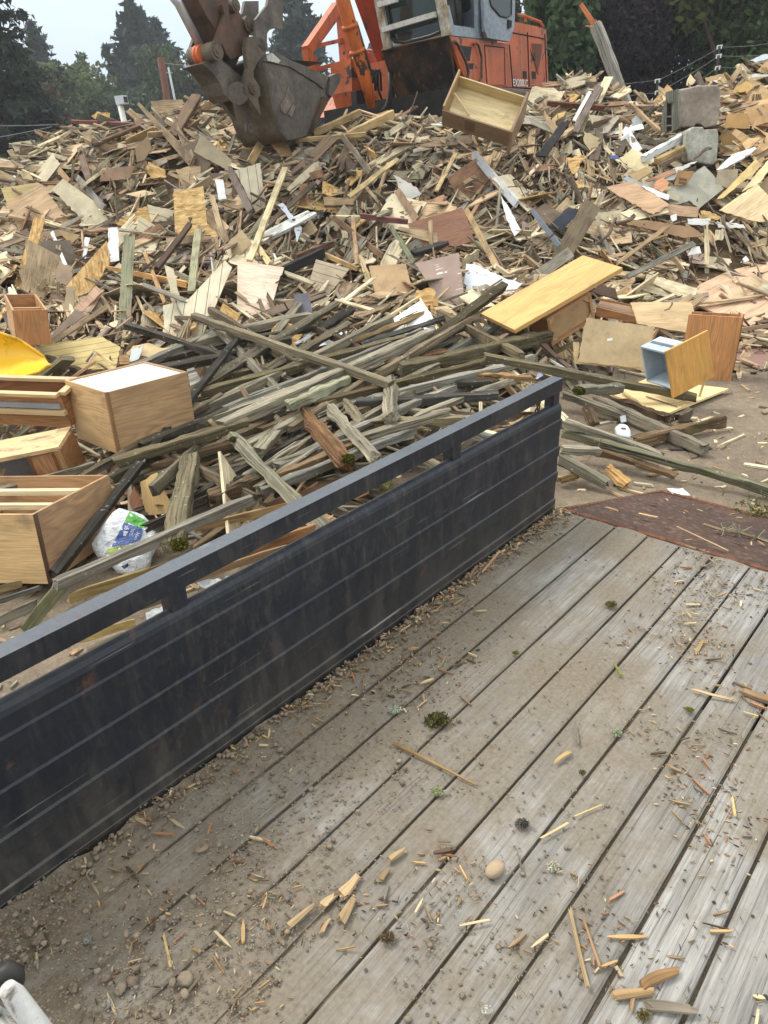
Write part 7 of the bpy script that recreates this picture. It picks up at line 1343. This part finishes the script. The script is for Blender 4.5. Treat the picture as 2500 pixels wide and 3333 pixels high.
stick('K', (310, 905), (605, 1055), 13, rgb(150, 122, 80), 'long thin brown stick lying across the planks', lm='long thin stick', th=.9, taper=(1, .5)); stick('K', (945, 1500), (1012, 1790), 30, rgb(160, 136, 102), 'long rotten splinter pointing down near the lower right', lm='long rotten splinter', rough=.04); stick('K', (995, 1535), (1052, 1705), 20, rgb(150, 118, 82), 'darker splinter beside the long rotten splinter', rough=.01)
stick('K', (1190, 1785), (1342, 1722), 58, rgb(152, 118, 80), 'thick orange rotten chunk on the lower right planks', 'wood_chunk', 'wood chunk', .4, lm='thick orange chunk', taper=(.75, .45), rough=.05); stick('K', (1105, 1818), (1248, 1798), 34, rgb(160, 130, 92), 'orange rotten chunk lying level below the thick one', 'wood_chunk', 'wood chunk', .5, taper=(.8, .6), rough=.05); stick('K', (1225, 1848), (1400, 1868), 56, rgb(128, 118, 102), 'grey bark slab at the lower right edge', 'wood_chunk', 'wood chunk', .3, lm='grey bark slab', taper=(.7, .5), rough=.012); stick('K', (1165, 1870), (1180, 1800), 30, rgb(164, 132, 96), 'small orange chunk pointing up left of the grey slab', 'wood_chunk', 'wood chunk', .4)
stick('K', (1390, 712), (1535, 750), 24, rgb(206, 176, 130), 'pale yellow splinter near the right photo edge', lm='pale yellow splinter'); stick('K', (1565, 715), (1700, 755), 44, rgb(168, 136, 102), 'thick orange splinter cut off by the right photo edge', 'wood_chunk', 'wood chunk', .5, taper=(.6, 1)); stick('K', (550, 1562), (655, 1542), 20, rgb(200, 176, 136), 'pale flat chip above the lower planks'); stick('K', (840, 1248), (940, 1192), 18, rgb(206, 176, 128), 'pale barbed splinter right of the blackish lichen clump'); stick('K', (960, 1170), (1060, 1128), 12, rgb(196, 176, 120), 'curved pale straw above the barbed splinter'); stick('K', (755, 1290), (772, 1360), 14, rgb(134, 126, 112), 'grey twig right of the egg-shaped pebble'); stick('K', (965, 830), (975, 910), 18, rgb(116, 112, 104), 'dark grey twig on the deck centre', lm='dark grey twig'); stick('K', (890, 975), (950, 935), 30, rgb(190, 162, 112), 'bright yellow chip on the deck centre', 'wood_chunk', 'wood chunk', .3, lm='bright yellow chip'); stick('K', (1105, 620), (1130, 662), 20, rgb(140, 148, 60), 'yellow-green twig right of the deck centre', lm='yellow-green twig'); stick('K', (1530, 1100), (1540, 1165), 20, rgb(204, 172, 112), 'pale splinter alone near the right photo edge')
stick('K', (630, 290), (692, 215), 16, rgb(196, 160, 122), 'long pale splinter along the foot of the side panel', lm='pale panel-foot splinter'); stick('K', (585, 315), (615, 265), 20, rgb(150, 120, 92), 'brown chip beside the pale splinter at the panel foot'); stick('K', (1075, 55), (1120, 70), 16, rgb(198, 160, 114), 'chip lying on the ramp hinge', z=BED - .01); stick('K', (1330, 125), (1520, 215), 12, rgb(190, 164, 122), 'long splinter lying along the ramp hinge', lm='ramp hinge splinter', z=BED + .0); stick('K', (1195, 78), (1260, 92), 16, rgb(206, 172, 122), 'splinter lying on the rusty ramp', z=BED - .05)
for a, c, w_, lab in (((125, 1450), (180, 1385), 44, 'largest golden chip in the chip cluster at lower left of centre'), ((125, 1545), (165, 1470), 58, 'fat golden block in the chip cluster'), ((260, 1400), (295, 1355), 30, 'golden chip above the fat golden block'), ((290, 1330), (350, 1290), 28, 'golden chip topmost of the chip cluster'), ((50, 1590), (80, 1540), 26, 'golden chip lowest of the chip cluster'), ((55, 1490), (95, 1455), 34, 'rounded pale chip left in the chip cluster'), ((-65, 1560), (20, 1490), 30, 'long golden chip leftmost in the chip cluster')):
    stick('K', a, c, w_, rgb(178, 152, 116), lab, 'wood_chunk', 'wood chunk', .4, taper=(.85, .5), rough=.04)
kmark(140, 1450, 'golden chip cluster')
stick('L', (735, 745), (768, 895), 26, rgb(188, 162, 110), 'rotten yellow splinter standing out on the soil', lm='yellow soil splinter', rough=.01); stick('L', (805, 1060), (905, 935), 26, rgb(112, 98, 78), 'dark bark strip beside the big crumbly clod', rough=.01); stick('L', (610, 475), (648, 425), 18, rgb(186, 150, 104), 'pale chip upright on the second plank near the side panel'); stick('L', (935, 300), (950, 245), 22, rgb(188, 138, 92), 'orange chip above the flat tan stone'); stick('L', (615, 232), (660, 252), 26, rgb(206, 166, 126), 'pink-tan chip near the panel foot')
DLM += [(1800, 1690, 'side panel end'), (1130, 2150, 'panel-foot chip drift'), (2300, 1790, 'ramp hinge'), (100, 3100, 'black grip'), (2480, 3200, 'lower right corner'), (2450, 2100, 'right photo edge'), (700, 2700, 'soil edge')]
CITEMS = []
CP = [('pale', rgb(194, 174, 138)), ('tan', rgb(158, 132, 100)), ('orange', rgb(158, 116, 84)), ('brown', rgb(98, 80, 64)), ('golden', rgb(186, 154, 106)), ('grey', rgb(124, 116, 104))]
def chipat():
    for _ in range(100):
        n = rng.uniform(-1.42, .95); t_ = rng.uniform(-.3, 2.8); q = vnoise(np.array([n * 3.1, t_ * 3.1, 8.])) * .6 + vnoise(np.array([n * 9, t_ * 9, 3.])) * .4
        if n < -1.3: q += .15
        if n < -.4 and t_ < 1.1: q -= .10
        if q > .53 + rng.random() * .10: break
    return n, t_
def chip(b, p, an, L, W, T, tint, tilt=.12):
    a = unit(np.array([math.cos(an), math.sin(an), rng.normal() * tilt])); bb = unit(np.cross([0, 0, 1.], a)); piece(b, p, a, bb, np.cross(a, bb), L, W, T, tint, .95)
ORD = ['first', 'second', 'third', 'fourth', 'fifth', 'sixth', 'seventh', 'eighth', 'ninth', 'tenth', 'eleventh', 'twelfth', 'thirteenth', 'fourteenth', 'fifteenth', 'sixteenth', 'seventeenth']
cnt = 0
while cnt < 170:
    n, t_ = chipat(); L = rng.uniform(.016, .055) * (1.5 if rng.random() < .1 else 1); W = L * rng.uniform(.05, .18); p = tp(n, t_, BED + .007); q = pj(p)
    if not (-10 < q[0] < 2510 and q[1] < 3340): continue
    an = rng.random() * 6.28; k_ = rng.choice(6, p=[.28, .24, .14, .14, .12, .08]); b = MB(); chip(b, p, an, L, W, rng.uniform(.003, .007), vary(CP[k_][1])); o = b.build('wood_chip', M['scrap'], base=p); tag(o, None, 'wood chip', 'wood chips on the deck'); cnt += 1
    a = np.array([math.cos(an), math.sin(an), 0]); w_ = tiltword(p, a).replace('lying level', 'lying sideways').replace('standing upright', 'pointing up').replace('leaning', 'slanting'); pi = sum(1 for e in pl_edges[1:-1] if e < n)
    CITEMS.append((o, q[0], q[1], ('long ' if L > .042 else 'tiny ' if L < .025 else '') + f'{CP[k_][0]} chip {w_} on the {ORD[pi]} plank'))
word(CITEMS, DLM)
b = MB()
for i in range(6500):
    n, t_ = chipat(); L = rng.uniform(.003, .014) * (1.6 if rng.random() < .08 else 1); chip(b, tp(n + rng.normal() * .03, t_ + rng.normal() * .03, BED + .005), rng.random() * 6.28, L, L * rng.uniform(.1, .4), rng.uniform(.001, .004), vary(tuple(np.array(CP[rng.choice(6, p=[.2, .24, .14, .24, .08, .1])][1]) * .85), .25), .3)
for i in range(700):
    t_ = 2.8 - abs(rng.normal()) * 1.0; L = rng.uniform(.006, .028); chip(b, tp(-1.42 + abs(rng.normal()) * .035, t_, BED + .006), rng.random() * 6.28, L, L * rng.uniform(.1, .3), .003, vary(CP[rng.choice(6)][1], .2), .3)
for i in range(90):
    u = rng.random(); chip(b, tp(rng.uniform(-1.3, .9), 2.85 + 1.2 * u, BED + .004 - .385 * u), rng.random() * 6.28, rng.uniform(.01, .05), .006, .004, vary(CP[rng.choice(6)][1], .2), .2)
tag(b.build('chip_litter', M['scrap']), kind='stuff')
# dry twig tangle over the ramp
for pts, lab, w_ in ((((1310, 1005), (1420, 1040), (1500, 1050), (1600, 1080), (1700, 1115)), 'lichen-tufted dry twig lying on the rusty ramp at the right', .007), (((650, 700), (700, 640), (745, 580), (760, 540)), 'thin dry stem sticking up from the posts by the trailer corner', .003), (((670, 720), (740, 700), (800, 800), (850, 850)), 'fine hanging stem bent over the sand by the trailer corner', .0025)):
    b = MB(); P = [atZ(*R_('I', p), BED - .10 - .02 * i) if 'ramp' in lab else atY(*R_('I', p), 4.35 + .0 * i) for i, p in enumerate(pts)]; b.tube(P, w_, 5, rgb(150, 128, 98)); 
    if 'ramp' in lab:
        for p in P[1:4]:
            for _ in range(14): b.tube([p, p + rng.normal(size=3) * .03], .002, 3, rgb(140, 140, 118))
    tag(b.build('dry_twig', M['scrap'], base=P[0]), lab, 'twig')
p = atZ(*R_('I', (1640, 935)), .05); n = 500; C = p + rng.normal(size=(n, 3)) * np.array([.09, .07, .03]); V = leafquads(C, .014 * np.ones(n), -.3, .3); tag(quads('moss_tuft', V, M['leaf'], np.array(rgb(112, 110, 60)) * (.4 + rng.random((n, 1))), base=p), 'mossy clump on the ground at the right edge beyond the ramp', 'moss')
# white tubes with a black grip in the lower left corner
t = thing('tube_handle', 'scuffed white tubular handle with a curved black rubber grip in the corner', 'handle', atY(60, 3260, .62)); P = lambda x, y, Y: atY(x, y, Y)
for q in (((22, 3215), (45, 3240), (150, 3380)), ((-20, 3300), (-5, 3320), (55, 3400))):
    b = MB(); b.tube([P(*q[0], .60), P(*q[1], .60), P(*q[2], .55)], [.011, .0145, .0145], 18, rgb(196, 194, 190)); b.build('white_tube', M['tubepaint'], t, smooth=True)
b = MB(); b.tube([P(-40, 3215, .62), P(0, 3180, .625), P(30, 3160, .63), P(48, 3168, .63), P(50, 3190, .625), P(38, 3215, .62), P(25, 3228, .61)], [.012, .013, .014, .014, .013, .012, .010], 16, rgb(52, 50, 48)); b.build('rubber_grip', M['rubber'], t, smooth=True)
# ------------------------------------------------------------------ damp air in front of the far trees
hm = bpy.data.materials.new('haze_air'); hm.use_nodes = True; ht = hm.node_tree; ht.nodes.clear(); pv = ht.nodes.new('ShaderNodeVolumePrincipled'); pv.inputs['Density'].default_value = .0013; pv.inputs['Color'].default_value = (.86, .90, .94, 1); pv.inputs['Anisotropy'].default_value = .2; ho = ht.nodes.new('ShaderNodeOutputMaterial'); ht.links.new(pv.outputs[0], ho.inputs['Volume'])
b = MB(); b.box((-145, -45, -1.5), np.eye(3), (290, 160, 26)); hz = b.build('haze', hm); tag(hz, kind='stuff')
